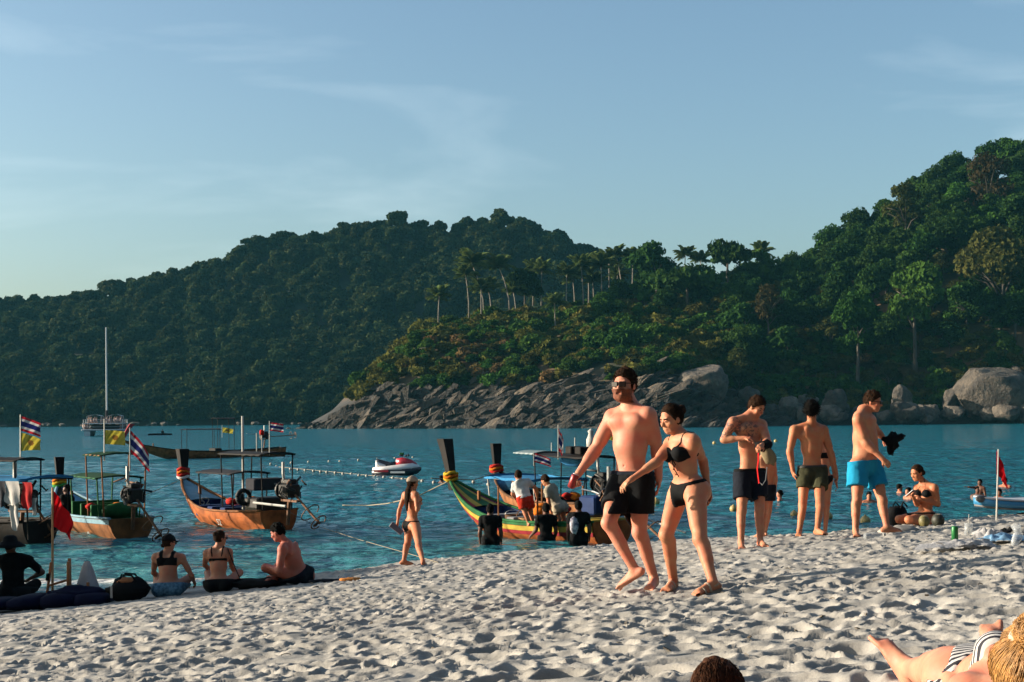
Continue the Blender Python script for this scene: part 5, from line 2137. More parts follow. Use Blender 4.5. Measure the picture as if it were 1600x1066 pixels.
MBp = MB().box((0, 0, 0), (0.072, 0.009, 0.148), frame_of((0.5, 0.5, 0.0), (0.6, -0.3, 0.5)), 0.003)
ph = thing('phone', 'pale phone in the hand of the seated bikini woman', 'phone', tuple(kk))
MBp.build('phone_case', pm('phone_white', (0.7, 0.7, 0.7), 0.3), ph)
MB().box((0, 0, 0), (0.064, 0.0115, 0.138), frame_of((0.5, 0.5, 0.0), (0.6, -0.3, 0.5))).build('screen', pm('phone_glass', (0.02, 0.02, 0.025), 0.1), ph)

# ------------------------------------------------------------------ three sitters at the left
def sitter(gx, gy, s, fem, neck, shA, shB, hips, head, face, label, facing=1, lean=0.1, elA=None, wrA=None, elB=None, wrB=None, dsh=0.0, **kw):
    """back to the camera: shA = left shoulder (picture left), shB = right shoulder"""
    g = foot_origin(gx, gy)
    Y = g[1] + 0.12
    B = Body(s, fem=fem, fat=kw.pop('fat', 0.2), mus=kw.pop('mus', 0.0))
    B.J['hipL'], B.J['hipR'] = at(hips[0], hips[2], Y), at(hips[1], hips[2], Y + dsh * 0.6)
    for q in ('hipL', 'hipR'):
        B.J[q][2] = g[2] + 0.11 * s
    B.J['neck'] = at(*neck, Y + lean)
    B.J['shL'], B.J['shR'] = at(*shA, Y + lean - dsh / 2), at(*shB, Y + lean + dsh / 2)
    if elA:
        B.limb('L', elA, wrA, 1, 1)
    if elB:
        B.limb('R', elB, wrB, 1, 1)
    kn = kw.pop('knees', None)
    for i, sd in enumerate(('L', 'R')):
        if kn:
            B.J['kn' + sd] = B.J['hip' + sd] + V3(*kn[i][0])
            B.J['an' + sd] = B.J['kn' + sd] + V3(*kn[i][1])
            B.J['to' + sd] = B.J['an' + sd] + V3(*kn[i][2])
        else:
            B.J['kn' + sd] = B.J['hip' + sd] + V3(-0.12 if sd == 'L' else 0.12, 0.36, 0.12)
            B.J['an' + sd] = B.J['kn' + sd] + V3(0.16 if sd == 'L' else -0.16, 0.22, -0.16)
            B.J['to' + sd] = B.J['an' + sd] + V3(0.02, 0.14, -0.03)
    B.head(*head, face, Y=Y, dY=lean)
    r = build_person(B, g, 0.012, label=label, **kw)
    return B, r


BLUEP = pm('cloth_blue_print', (0.025, 0.075, 0.13), 0.85, c2=(0.12, 0.24, 0.32), scale=22, detail=2, spec=0.2)
sitter(262, 933, 0.95, True, (262, 864), (243, 870), (284, 871), (249, 275, 915), (264, 848), (0.66, 0.72, -0.12),
       'woman in a black top, black cap and blue patterned shorts sitting by the sea', elA=(240, 895), wrA=(255, 905), elB=(299, 899), wrB=(304, 911),
       fat=0.6, skin_m='olive', hair='brown', cap=BLACK, bun=[(0, -0.10, -0.05, 0.035)], top=dict(mat=BLACK, crop=True, strap=0.03), glasses=True, shorts=dict(mat=BLUEP, hem=0.6, loose=0.018, waist=0.08))
B, r = sitter(341, 926, 0.92, True, (341, 857), (323, 864), (358, 862), (330, 353, 910), (344, 841), (0.72, 0.66, -0.05),
              'slim woman in a black bikini top and dark skirt between the two other sitters', elA=(320, 883), wrA=(332, 893), elB=(362, 884), wrB=(372, 905),
              skin_m='olive', hair='brown', glasses=True, bun=[(0, -0.095, 0.06, 0.04)], top=dict(mat=BLACK, band=0.022, strap=0.014), shorts=dict(mat=BLACK, hem=0.75, loose=0.02, waist=0.07, name='skirt'))
a, e = B.J['shR'] + V3(-0.01, -0.05, 0.05), at(378, 912, B.J['hipR'][1] + 0.05)
mb = MB()
mb.tube([a, a * 0.6 + e * 0.4 + V3(0.01, -0.06, 0), e], 0.010, 5, flat=0.4)
bg_ = thing('shoulder_bag', 'black shoulder bag with long strap beside the slim sitting woman', 'bag', tuple(e))
place(mb, 'strap', BLACK, bg_)
MB().ell((0.10, 0.05, -0.02), (0.20, 0.10, 0.09), None, 18, 10, 0.35, 2.6, 2).build('bag_body', BLACK, bg_, True)
B, r = sitter(462, 914, 1.0, False, (447, 851), (441, 858), (462, 862), (462, 478, 903), (434, 832), (-0.88, 0.30, -0.40),
              'sunburnt shirtless man sitting with crossed legs at the right of three sitters', dsh=0.34, lean=-0.05, elA=(436, 892), wrA=(420, 886), fat=0.5, mus=0.4,
              knees=[((-0.42, -0.02, 0.12), (0.10, 0.28, -0.14), (-0.12, 0.06, -0.03)), ((-0.42, 0.14, 0.10), (0.02, -0.30, -0.14), (-0.10, -0.08, -0.01))], skin_m='red', hair='black', hair_off=0.008,
              shorts=dict(mat=NAVY, hem=0.6, loose=0.03, waist=0.09), tattoo=[(at(467, 868, 19.2), 0.10), (at(452, 862, 19.2), 0.07)], hands={'L': dict(curl=0.4, palm=(0, 0, -1))})

short_hair(B, r, HAIR['black'], 500, 0.016)

# dark figure in a wide hat at the left edge
g = foot_origin(18, 948)
Y = g[1] + 0.5
B = Body(1.0, fat=0.5)
DARKC = pm('cloth_charcoal', (0.0055, 0.0055, 0.006), 0.9, 0.3, 9.0, bump=0.004, bscale=28, spec=0.08)
B.J['hipL'], B.J['hipR'] = at(8, 928, Y), at(32, 928, Y)
B.J['neck'] = at(20, 868, Y + 0.1)
B.J['shL'], B.J['shR'] = at(-2, 876, Y + 0.1), at(44, 876, Y + 0.1)
B.limb('R', (66, 894), (46, 905), 0, 1).limb('L', (-18, 898), (-4, 912), 0, 1)
for sd, sx_ in (('L', -1), ('R', 1)):
    B.J['kn' + sd] = B.J['hip' + sd] + V3(0.12 * sx_, 0.36, 0.12)
    B.J['an' + sd] = B.J['kn' + sd] + V3(-0.2 * sx_, 0.2, -0.18)
    B.J['to' + sd] = B.J['an' + sd] + V3(0, 0.14, -0.03)
B.head(16, 853, (0.15, 0.98, -0.1), Y=Y, dY=0.1)
r = build_person(B, g, 0.018, skin_m='dark', hair='black', label='dark clothed figure in a wide brimmed hat sitting at the left edge', shirt=dict(mat=DARKC, sleeve=0.95, hem=0.1, name='dark_shirt'), shorts=dict(mat=BLACK, hem=0.9, loose=0.03, waist=0.1, name='trousers'))
mb = MB()
mb.lathe([(0.235, -0.045), (0.24, -0.038), (0.17, 0.015), (0.115, 0.045), (0.10, 0.11), (0.06, 0.135), (0.01, 0.14)], B.hc + V3(0, 0, 0.03), 24)
place(mb, 'hat', BLACK, r, True)

# ------------------------------------------------------------------ woman with a cap at the water's edge
o = on_beach(645, 882)
o[2] = float(beach_z(o[0], o[1]))
Y = o[1]
B = Body(0.93, fem=True)
B.upright(Y, (645, 767), (650, 773), (633, 773), (648, 819), (639, 819), dsh=-0.22, dhip=-0.14)
B.limb('L', (624, 797), (621, 818), 0, -1).limb('R', (652, 797), (657, 787), -1, 1)
B.leg('L', (637, 850), (631, 877), (637, 882), 0, toedz=0.02).leg('R', (654, 850), (661, 877), (667, 881), 0, toedz=0.02)
B.head(645, 755, (0.86, 0.50, -0.08))
build_person(B, o, 0.014, skin_m='tan', hair='brown', label='woman in cap and dark bikini walking along the water edge', cap=cloth('cap_beige', (0.31, 0.24, 0.18)), long_hair=True,
             bikini=dict(mat=BLACK, top=0.055), top=dict(mat=cloth('bikini_brown', (0.20, 0.11, 0.04)), band=0.010, cup=0.05), hands={'L': dict(curl=1.0), 'R': dict(curl=0.9)},
             tail=[V3(-0.05, -0.02, -0.02), V3(-0.09, -0.06, -0.14), V3(-0.10, -0.10, -0.30), V3(-0.09, -0.11, -0.46)])
kk = at(619, 826, Y - 0.1)
sh_ = thing('flip_flops', 'pair of dark flip-flops carried by the woman in the cap', 'sandals', tuple(kk))
for a_, b0 in ((0.3, 0.0), (-0.2, 0.035)):
    M_ = frame_of((0.75, 0, -0.65 + a_ * 0.3), (0, 1, 0.2))
    MB().box((0, b0, 0), (0.24, 0.09, 0.02), M_, 0.008).build('sole', pm('flipflop_grey', (0.10, 0.10, 0.13), 0.7), sh_)
    MB().tube([(M_.T @ V3(-0.02, -0.04, 0)) + V3(0, b0, 0), (M_.T @ V3(0.06, 0, 0.05)) + V3(0, b0, 0), (M_.T @ V3(-0.02, 0.04, 0)) + V3(0, b0, 0)], 0.006, 5).build('strap', BLACK, sh_)

# ------------------------------------------------------------------ lying woman in striped bikini, lower right
B = Body(0.95, fem=True, fat=0.2)
gz = lambda x, y: float(beach_z(x, y)) + 0.02
px_, py_ = 1.46, 4.42                     # on her back, feet towards the sea, head lifted
B.J['hipL'], B.J['hipR'] = V3(px_ - 0.10, py_, gz(px_, py_) + 0.10), V3(px_ + 0.10, py_, gz(px_, py_) + 0.10)
B.J['neck'] = V3(px_ - 0.03, py_ - 0.53, gz(px_, 3.9) + 0.15)
B.J['shL'], B.J['shR'] = V3(px_ - 0.20, py_ - 0.47, gz(px_, 3.9) + 0.11), V3(px_ + 0.14, py_ - 0.47, gz(px_, 3.9) + 0.11)
B.J['elL'] = V3(px_ - 0.17, py_ - 0.30, gz(px_, 4.1) + 0.05)
B.J['wrL'] = V3(px_ - 0.13, py_ - 0.10, gz(px_, 4.3) + 0.10)
B.J['elR'], B.J['wrR'] = V3(px_ + 0.27, py_ - 0.25, gz(px_, 4.2) + 0.05), V3(px_ + 0.27, py_, gz(px_, 4.4) + 0.05)
B.J['knL'], B.J['anL'] = V3(px_ - 0.04, py_ + 0.40, gz(px_, 4.8) + 0.08), V3(px_ - 0.01, py_ + 0.80, gz(px_, 5.2) + 0.04)
B.J['knR'], B.J['anR'] = V3(px_ + 0.14, py_ + 0.41, gz(px_, 4.8) + 0.08), V3(px_ + 0.28, py_ + 0.78, gz(px_, 5.2) + 0.06)
B.J['toL'] = B.J['anL'] + V3(-0.06, 0.10, 0.07)
B.J['toR'] = B.J['anR'] + V3(0.03, 0.08, 0.10)
B.hc = at(1600, 1046, 3.70)
f_ = unit(V3(0.1, 0.86, 0.42))
r_ = unit(np.cross(f_, V3(0, 0, 1)))
B.HM = np.array([r_, f_, np.cross(r_, f_)])
STRIPE = stripe_mat('striped_swimwear', (0.42, 0.41, 0.40), (0.005, 0.006, 0.014), 22, 'Y', (0, 0, 0.35))
o = V3(px_, py_, gz(px_, py_) - 0.02)
lw = build_person(B, o, 0.008, skin_m='pink', hair='blond', label='blond woman in striped bikini lying on the sand in the lower right corner', bun=[(0, -0.05, 0.158, 0.050), (0, -0.035, 0.108, 0.034)], long_hair=True,
                  bikini=dict(mat=STRIPE, full=True, top=0.10), top=dict(mat=STRIPE, band=0.02), hands={'L': dict(dir=(0.05, 0.95, 0.15), palm=(0.9, 0, 0.3), curl=0.6), 'R': dict(curl=0.4)})
# strands over the bun and the head so that the hair reads as combed hair
rg = np.random.default_rng(3)
mb = MB()
HMr, HMf, HMu = B.HM
bc = B.hc + (HMf * -0.05 + HMu * 0.158) * 0.93
for i in range(520):
    th, ph0 = rg.random() * 6.283, rg.random() * 3.1
    ax1 = unit(rg.normal(size=3) + HMu * 0.8)
    F_ = frame_of(ax1)
    ptsS = [bc + 0.049 * (1.0 + 0.06 * rg.normal()) * (F_[1] * math.cos(th + a_) + F_[2] * math.sin(th + a_)) for a_ in np.linspace(0, 1.5, 6)]
    mb.tube(ptsS, 0.0010, 3, caps=False)
for i in range(1000):
    a0 = rg.random() * 6.283
    ctr = B.hc + HMf * -0.012 + HMu * 0.022
    top_ = unit(HMu * 0.97 - HMf * 0.2)
    sidev = unit(math.cos(a0) * HMr + math.sin(a0) * (HMf * 0.95 + HMu * 0.1))
    e1 = 1.9 if math.sin(a0) < 0.35 else 0.9
    ptsS = []
    for a_ in np.linspace(0.25, e1, 7):
        dv = top_ * math.cos(a_) + sidev * math.sin(a_)
        ptsS.append(ctr + (HMr * (dv @ HMr) * 0.090 + HMf * (dv @ HMf) * 0.111 + HMu * (dv @ HMu) * 0.110) * (1 + 0.018 * rg.normal()))
    mb.tube(ptsS, 0.0010, 3, caps=False)
place(mb, 'hair_strands', HAIR['blond'], lw, True)
mb = MB()
arc = [B.hc + HMu * 0.112 - HMf * 0.025 + 0.036 * (HMr * math.cos(a_) + HMf * math.sin(a_)) for a_ in np.linspace(0, 6.283, 25)]
mb.tube(arc, [0.015 + 0.004 * math.sin(5.3 * i) for i in range(25)], 8)
place(mb, 'scrunchie', cloth('scrunchie', (0.40, 0.30, 0.23)), lw, True)

# head of a person reclining at the bottom edge
B = Body(1.0)
gg = lambda x, y: float(beach_z(x, y))
hx = V3(0.73, 5.05, gg(0.73, 5.05) + 0.035)
B.hc = hx
f_ = unit(V3(0.45, 0.55, -0.5))
r_ = unit(np.cross(f_, V3(0, 0.5, 1)))
B.HM = np.array([r_, f_, np.cross(r_, f_)])
B.J['neck'] = hx + V3(0, -0.17, -0.02)
B.J['shR'], B.J['shL'] = B.J['neck'] + V3(0.18, -0.06, -0.03), B.J['neck'] + V3(-0.18, -0.06, -0.03)
for sd, sx_ in (('R', 1), ('L', -1)):
    B.J['hip' + sd] = V3(hx[0] + 0.10 * sx_, 4.27, gg(hx[0], 4.27) + 0.02)
    B.J['kn' + sd] = V3(hx[0] + 0.12 * sx_, 3.85, gg(hx[0], 3.85) + 0.07)
    B.J['an' + sd] = V3(hx[0] + 0.12 * sx_, 3.45, gg(hx[0], 3.45) + 0.07)
    B.J['to' + sd] = B.J['an' + sd] + V3(0, -0.13, -0.04)
    B.J['el' + sd] = V3(hx[0] + 0.33 * sx_, 4.52, gg(hx[0], 4.52) + 0.05)
    B.J['wr' + sd] = V3(hx[0] + 0.30 * sx_, 4.28, gg(hx[0], 4.28) + 0.05)
o = V3(hx[0], 3.8, gg(hx[0], 3.8))
r = build_person(B, o, 0.010, skin_m='warm', hair='auburn', hair_off=0.012, label='brown-haired person lying prone at the bottom edge, only the hair in view', shorts=dict(mat=NAVY, hem=0.5, loose=0.004))

combed(B, r, HAIR['auburn'], 1300, 0.0009, back=2.0, front=1.1, grow=1.03, seed=8)

# ------------------------------------------------------------------ bathers in the sea
def wader(px, py_head, py_water, label, skin_m='dark', shirt=None, hair='black', face=(0, 1, 0), s=0.98, arm=None, depth=0.75, sw=9.5, h=0.025):
    p = on_water(px, py_water)
    Y = p[1]
    B = Body(s)
    k_ = FPX / Y
    hx = at(px, py_head, Y)
    B.hc = hx
    B.head(px, py_head, face, Y=Y)
    nk = hx - V3(0, 0, 0.145 * s)
    B.J['neck'] = nk
    f_ = unit(V3(face[0], face[1], 0))
    rt_ = unit(np.cross(f_, V3(0, 0, 1)))
    B.J['shR'], B.J['shL'] = nk + rt_ * 0.185 * s - V3(0, 0, 0.06), nk - rt_ * 0.185 * s - V3(0, 0, 0.06)
    pl_ = nk - V3(0, 0, 0.52 * s)
    B.J['hipR'], B.J['hipL'] = pl_ + rt_ * 0.1 * s, pl_ - rt_ * 0.1 * s
    for sd, g_ in (('R', 1), ('L', -1)):
        B.J['kn' + sd] = B.J['hip' + sd] + V3(0, 0.02, -0.42 * s)
        B.J['an' + sd] = B.J['kn' + sd] + V3(0, -0.02, -0.40 * s)
        B.J['to' + sd] = B.J['an' + sd] + f_ * 0.15
        aa = (arm or {}).get(sd)
        if aa:
            B.J['el' + sd] = B.J['sh' + sd] + V3(*aa[0])
            B.J['wr' + sd] = B.J['el' + sd] + V3(*aa[1])
        else:
            B.J['el' + sd] = B.J['sh' + sd] + rt_ * g_ * 0.05 + V3(0, 0, -0.29)
            B.J['wr' + sd] = B.J['el' + sd] + f_ * 0.12 + V3(0, 0, -0.21)
    o = V3(nk[0], nk[1], B.J['anR'][2] - 0.06)
    return build_person(B, o, h, skin_m=skin_m, hair=hair, label=label, shirt=shirt, shorts=dict(mat=BLACK, hem=0.6, loose=0.02)), B


wader(766, 797, 850, 'dark clothed person with a pale shoulder strap standing in the water by the painted boat', shirt=dict(mat=DARKC, hem=0.15), h=0.02)  # dark skin and clothes of these three also stand in for backlighting
wader(853, 796, 846, 'dark bushy-haired person in the water leaning an arm on the painted boat', shirt=dict(mat=DARKC, hem=0.15), arm={'L': ((-0.05, 0.1, -0.26), (-0.12, 0.12, -0.14))}, h=0.02, face=(-0.3, 0.9, 0))
wader(904, 792, 850, 'dark person with a patterned bag standing in the water behind the walking man', shirt=dict(mat=DARKC, hem=0.15), h=0.02)
p = on_water(898, 850)
bgp = thing('patterned_bag', 'white patterned bag carried by the dark person in the water', 'bag', tuple(p + V3(-0.02, -0.14, 0.42)))
MB().ell((0, 0, 0), (0.10, 0.06, 0.20), None, 16, 10, 0.15, 2, 2).build('bag_body', pm('bag_print', (0.55, 0.52, 0.55), 0.8, c2=(0.03, 0.03, 0.08), scale=14, detail=1), bgp, True)
for px, ph_, pw_, lab, sk, fc in (
        (1218, 772, 781, 'swimmer whose head shows right of the child at the tattooed man', 'brown', (-1, 0.2, 0)),
        (1358, 775, 783, 'swimmer seen between the legs of the man in blue shorts', 'brown', (0, -1, 0)),
        (1406, 762, 770, 'left one of two swimmers close behind the seated bikini woman', 'brown', (1, 0, 0)),
        (1419, 768, 777, 'right one of two swimmers close behind the seated bikini woman', 'brown', (-1, -0.3, 0)),
        (1561, 770, 777, 'swimmer just below the red flag on the right', 'brown', (-0.6, -0.6, 0)),
        (1570, 752, 762, 'swimmer half covered by the tip of the right red flag', 'brown', (-0.6, -0.6, 0)),
        (1528, 766, 776, 'swimmer carrying another bather on the shoulders left of the red flag', 'dark', (-0.5, -0.8, 0)),
        (690, 748, 754, 'lone dark-haired swimmer left of the painted boat prow', 'dark', (0.5, 0.8, 0))):
    wader(px, ph_, pw_, lab, sk, face=fc, h=0.03, s=1.0)
wader(1531, 754, 776, 'bather sitting on the shoulders of a swimmer', 'dark', face=(-0.6, -0.6, 0), h=0.03, s=0.8, arm={'R': ((-0.2, -0.1, 0.02), (-0.18, 0, 0.02))})

# ================================================================== BOATS
WOOD = {k_: pm('paint_' + k_, c, 0.7, v_, 4.0, bump=0.008, bscale=14, spec=0.15, detail=7) for k_, c, v_ in (
    ('orange', (0.30, 0.085, 0.022), 0.45), ('brown', (0.085, 0.04, 0.018), 0.35), ('blue', (0.03, 0.13, 0.23), 0.15), ('pale_blue', (0.15, 0.26, 0.32), 0.2), ('deep_blue', (0.008, 0.024, 0.085), 0.2),
    ('green', (0.012, 0.085, 0.025), 0.3), ('yellow', (0.34, 0.24, 0.035), 0.25), ('red', (0.24, 0.02, 0.028), 0.2), ('pink', (0.50, 0.16, 0.20), 0.15), ('dark', (0.009, 0.007, 0.006), 0.3), ('white', (0.40, 0.39, 0.36), 0.15), ('teak', (0.19, 0.075, 0.026), 0.4), ('grey', (0.16, 0.16, 0.16), 0.2))}
IRON = pm('engine_iron', (0.012, 0.011, 0.011), 0.5, 0.4, 12, metal=0.5)
STEEL = pm('steel_pipe', (0.38, 0.38, 0.37), 0.4, 0.2, 8, metal=0.7)
RUST = pm('rusty_iron', (0.14, 0.06, 0.025), 0.8, 0.4, 14)
ROPE = pm('rope', (0.22, 0.185, 0.13), 0.9, 0.2, 30)
CANVAS = {k_: cloth('canvas_' + k_, c) for k_, c in (('blue', (0.03, 0.15, 0.30)), ('green', (0.012, 0.045, 0.022)), ('dark', (0.03, 0.03, 0.035)), ('white', (0.38, 0.36, 0.34)), ('red', (0.30, 0.02, 0.02)))}
TYRE = pm('rubber', (0.007, 0.007, 0.007), 0.7, 0.2)


class Hull:
    def __init__(self, L_, B_, zs=(0.52, 0.42, 1.15), keel=-0.28, over=0.86):
        self.L, self.B, self.zs, self.k, self.ov = L_, B_, zs, keel, over

    def beam(self, t):
        return self.B / 2 * (0.66 + 0.34 * sstep(0, 0.40, t)) * max(0.0, 1 - t ** 3.0) ** 0.85

    def sheer(self, t):
        a, m, b = self.zs
        return m + (a - m) * max(0, 1 - t / 0.4) ** 2 + (b - m) * max(0, (t - 0.42) / 0.58) ** 2.2

    def P(self, t, v, side, ins=0.0):
        zs, b = self.sheer(t), max(0.012, self.beam(t) - ins)
        r = max(0, (t - 0.62) / 0.38)
        zk = self.k + (zs - self.k) * r ** 1.9 + ins
        xk, xs = self.L * t * (1 - (1 - self.ov) * sstep(0.3, 1.0, t) * (1 - r ** 1.9)), self.L * t
        y = side * b * (1 - (1 - v) ** 2.1) ** 0.8
        return np.array([xk + (xs - xk) * v, y, zk + (zs - zk) * v ** 1.15])

    def skin(self, ins=0.0, nt=34, nv=9, v0=0.0, v1=1.0, t0=0.0, t1=1.0, out=0.0):
        T = np.linspace(t0, t1, nt)
        mb = MB()
        for side in (1, -1):
            G = np.array([[self.P(t, v, side, ins - out) for v in np.linspace(v0, v1, nv)] for t in T])
            mb.sheet(G if side == -1 else G[:, ::-1])
        return mb


def engine(root, x, z, s=1.0, tail=(-1.5, 0.15, -0.25)):
    e = empty('engine', (x, 0, z))
    e.parent = root
    MB().box((0, 0, 0), (0.46 * s, 0.30 * s, 0.30 * s), None, 0.04).build('engine_block', IRON, e)
    MB().box((0.02, 0, 0.20 * s), (0.36 * s, 0.20 * s, 0.10 * s), None, 0.02).build('cylinder_head', IRON, e)
    MB().tube([(0.1, 0.08 * s, 0.22 * s), (0.1, 0.10 * s, 0.36 * s), (0.1, 0.10 * s, 0.62 * s)], 0.035 * s, 8).build('exhaust_pipe', STEEL, e)
    mb = MB()
    mb.lathe([(0.05, -0.03), (0.20 * s, -0.03), (0.20 * s, 0.03), (0.05, 0.03)], (0.27 * s, 0, 0.0), 18, frame_of((1, 0, 0))[[1, 2, 0]])
    mb.build('flywheel', IRON, e)
    mb = MB()
    for a in range(4):
        mb.tube([(0.2 * s * math.cos(a * 1.7) - 0.05, 0.17 * s * (1 if a % 2 else -1), 0.1 * s), (0.05 * a - 0.1, 0.22 * s * (1 if a % 2 else -1), -0.05 * s), (-0.22 * s + 0.06 * a, 0.15 * s * (1 if a % 2 else -1), -0.16 * s)], 0.022, 6)
    mb.build('hoses', TYRE, e).data['n'] = 4
    rgE = np.random.default_rng(int(abs(x * 100)) + int(z * 77))
    for q_ in range(9):
        c_ = V3(rgE.uniform(-0.28, 0.28), rgE.choice([-1, 1]) * rgE.uniform(0.10, 0.20), rgE.uniform(-0.16, 0.30)) * s
        if q_ % 3:
            MB().tube([c_, c_ + V3(*rgE.uniform(-0.14, 0.14, 3)) * s, c_ + V3(*rgE.uniform(-0.22, 0.22, 3)) * s], rgE.uniform(0.014, 0.035), 7).build('engine_pipe', IRON if q_ % 2 else RUST, e, True)
        else:
            MB().box(c_, rgE.uniform(0.07, 0.2, 3) * s, frame_of(rgE.normal(size=3)), 0.01).build('engine_fitting', STEEL if q_ == 3 else IRON, e)
    MB().box((-0.05, 0, -0.22 * s), (0.7 * s, 0.10, 0.06), None, 0.01).build('cradle', RUST, e)
    MB().tube([(0.0, 0, -0.2 * s), (0.1, 0, -0.75 * s)], 0.05, 8).build('pivot_post', RUST, e)
    MB().tube([(0.25 * s, -0.05, 0.0), (0.75 * s, -0.12, 0.12), (1.15 * s, -0.15, 0.16)], 0.022, 6).build('tiller', STEEL, e)
    t0 = np.array([-0.25 * s, 0, -0.1])
    t1 = np.array(tail)
    MB().tube([t0, t1], 0.03, 8).build('tail_shaft', RUST, e)
    mb = MB()
    d = unit(t1 - t0)
    F_ = frame_of(d)
    for a in range(3):
        u = F_[1] * math.cos(a * 2.094) + F_[2] * math.sin(a * 2.094)
        w_ = np.cross(d, u)
        mb.box(t1 + u * 0.08, (0.16, 0.07, 0.012), np.array([u, unit(w_ + d * 0.6), np.cross(u, unit(w_ + d * 0.6))]))
    mb.lathe([(0.01, -0.06), (0.035, 0.0), (0.02, 0.06)], t1, 8, F_[[1, 2, 0]])
    mb.build('propeller', RUST, e)
    mb = MB()
    mb.tube([t1 + F_[2] * 0.22 * math.sin(a) + F_[1] * 0.22 * math.cos(a) for a in np.linspace(0, 5.4, 14)], 0.016, 6)
    mb.tube([t1 - d * 0.35 + F_[2] * 0.26 * math.sin(a) + F_[1] * 0.26 * math.cos(a) for a in np.linspace(0, 5.4, 14)], 0.014, 6)
    for i, o_ in enumerate(('propeller_guard',)):
        mb.build(o_, RUST, e)
    return e


def garland(root, p, r, cols, z0=0.0):
    for i, c in enumerate(cols):
        mb = MB()
        arc = [np.array(p) + np.array([0.9 * r * math.cos(a), r * math.sin(a), z0 + i * 0.075 + 0.03 * math.sin(2 * a + i)]) for a in np.linspace(0, 6.283, 17)]
        mb.tube(arc, [0.045 + 0.008 * math.sin(3.1 * k_ + i) for k_ in range(17)], 7)
        mb.build('garland', CLOTHC[c], root, True)


CLOTHC = {k_: cloth('ribbon_' + k_, c) for k_, c in (('red', (0.34, 0.02, 0.015)), ('orange', (0.42, 0.11, 0.01)), ('yellow', (0.42, 0.27, 0.02)), ('green', (0.05, 0.25, 0.05)), ('white', (0.6, 0.55, 0.5)), ('pink', (0.55, 0.15, 0.2)))}


def longtail(name, label, stern, bow, H, hull_m, lining_m, rail_m, garl, post=(0.85, 0.10, 0.26), post_lean=0.12, bands=(), benches=(), bench_m=None, bow_panel=None, post_m=None, group=None, deck_m=None):
    st, bo = np.asarray(stern, float), np.asarray(bow, float)
    d = bo - st
    rz = math.atan2(d[1], d[0])
    root = thing(name, label, 'boat', (st[0], st[1], 0), rz, group)
    H.skin(0, 36, 9).build('hull', hull_m, root, True)
    lin = H.skin(0.05, 30, 7, 0.12, 0.985, 0.012, 0.955)
    lin.build('hull_lining', lining_m, root, True)
    # transom closes the stern
    tr = [H.P(0, v, 1) for v in np.linspace(0, 1, 9)] + [H.P(0, v, -1) for v in np.linspace(1, 0, 9)][:-1]
    mb = MB()
    a = np.array(tr)
    mb.rings([a + np.array([0.002, 0, 0]), a + np.array([0.05, 0, 0])], True)
    mb.build('transom', hull_m, root)
    for side in (1, -1):
        pts_ = [H.P(t, 1.0, side) + np.array([0, 0, 0.012]) for t in np.linspace(0, 0.995, 40)]
        MB().tube(pts_, 0.042, 7, flat=0.75).build('gunwale_rail', rail_m, root, True)
    for (v0, v1, m) in bands:
        H.skin(0, 36, 3, v0, v1, 0.003, 0.985, out=0.016).build('painted_strake', m, root, True)
    # floor boards
    for i in range(-2, 3):
        y = i * H.B * 0.11
        MB().box((H.L * 0.40, y, 0.10), (H.L * 0.62, H.B * 0.10, 0.03)).build('floor_board', deck_m or WOOD['brown'], root)
    for (x, z, w_, dp, hh) in benches:
        MB().box((x, 0, z), (dp, w_, hh), None, 0.015).build('bench', bench_m or lining_m, root)
    # ribs along the lining
    for t in np.linspace(0.12, 0.82, 9):
        for side in (1, -1):
            MB().tube([H.P(t, v, side, 0.065) for v in (0.25, 0.5, 0.75, 0.97)], 0.02, 5).build('frame_rib', lining_m, root)
    # bow deck, a little below the rails
    if bow_panel:
        n_ = len(bow_panel)
        for i, m in enumerate(bow_panel):
            u0, u1 = -1 + 2 * i / n_, -1 + 2 * (i + 1) / n_
            G = []
            for t in np.linspace(0.74, 0.975, 8):
                b, z = H.beam(t) * 0.93, H.sheer(t) - 0.03
                G.append([[H.L * t, u * b, z + 0.05 * (1 - u * u)] for u in (u0, (u0 + u1) / 2, u1)])
            mb = MB()
            mb.sheet(np.array(G)[:, ::-1])
            mb.build('bow_deck_panel', m, root, True)
        b, z = H.beam(0.74) * 0.93, H.sheer(0.74) - 0.03
        mb = MB()
        mb.rings([np.array([[H.L * 0.74, -b, z], [H.L * 0.74, b, z], [H.L * 0.74, b * 0.8, z - 0.36], [H.L * 0.74, -b * 0.8, z - 0.36]]), np.array([[H.L * 0.745, -b, z], [H.L * 0.745, b, z], [H.L * 0.745, b * 0.8, z - 0.36], [H.L * 0.745, -b * 0.8, z - 0.36]])], True)
        mb.build('bow_bulkhead', WOOD['deep_blue'], root)
    # tall prow post widening to its top
    ph, w0, w1 = post
    xb, zb = H.L * 0.985, H.sheer(0.985) - 0.25
    mb = MB()
    rings = []
    for f_ in np.linspace(0, 1, 7):
        x = xb + post_lean * f_ * (0.6 + 0.4 * f_)
        z = zb + (ph + 0.25) * f_
        w_ = w0 + (w1 - w0) * f_ ** 1.3
        rings.append(np.array([[x - w_ * 0.5, -w_ * 0.42, z], [x + w_ * 0.5, -w_ * 0.30, z], [x + w_ * 0.5, w_ * 0.30, z], [x - w_ * 0.5, w_ * 0.42, z]]))
    mb.rings(rings, True)
    pp = mb.build('prow_post', post_m or WOOD['dark'], root)
    garland(root, (xb + post_lean * 0.15, 0, zb + 0.27), w0 * 0.75 + 0.03, garl)
    MB().box((H.L * 0.80, 0, H.sheer(0.80) + 0.08), (0.07, 0.07, 0.34), None, 0.01).build('bitt', WOOD['teak'], root)
    return root


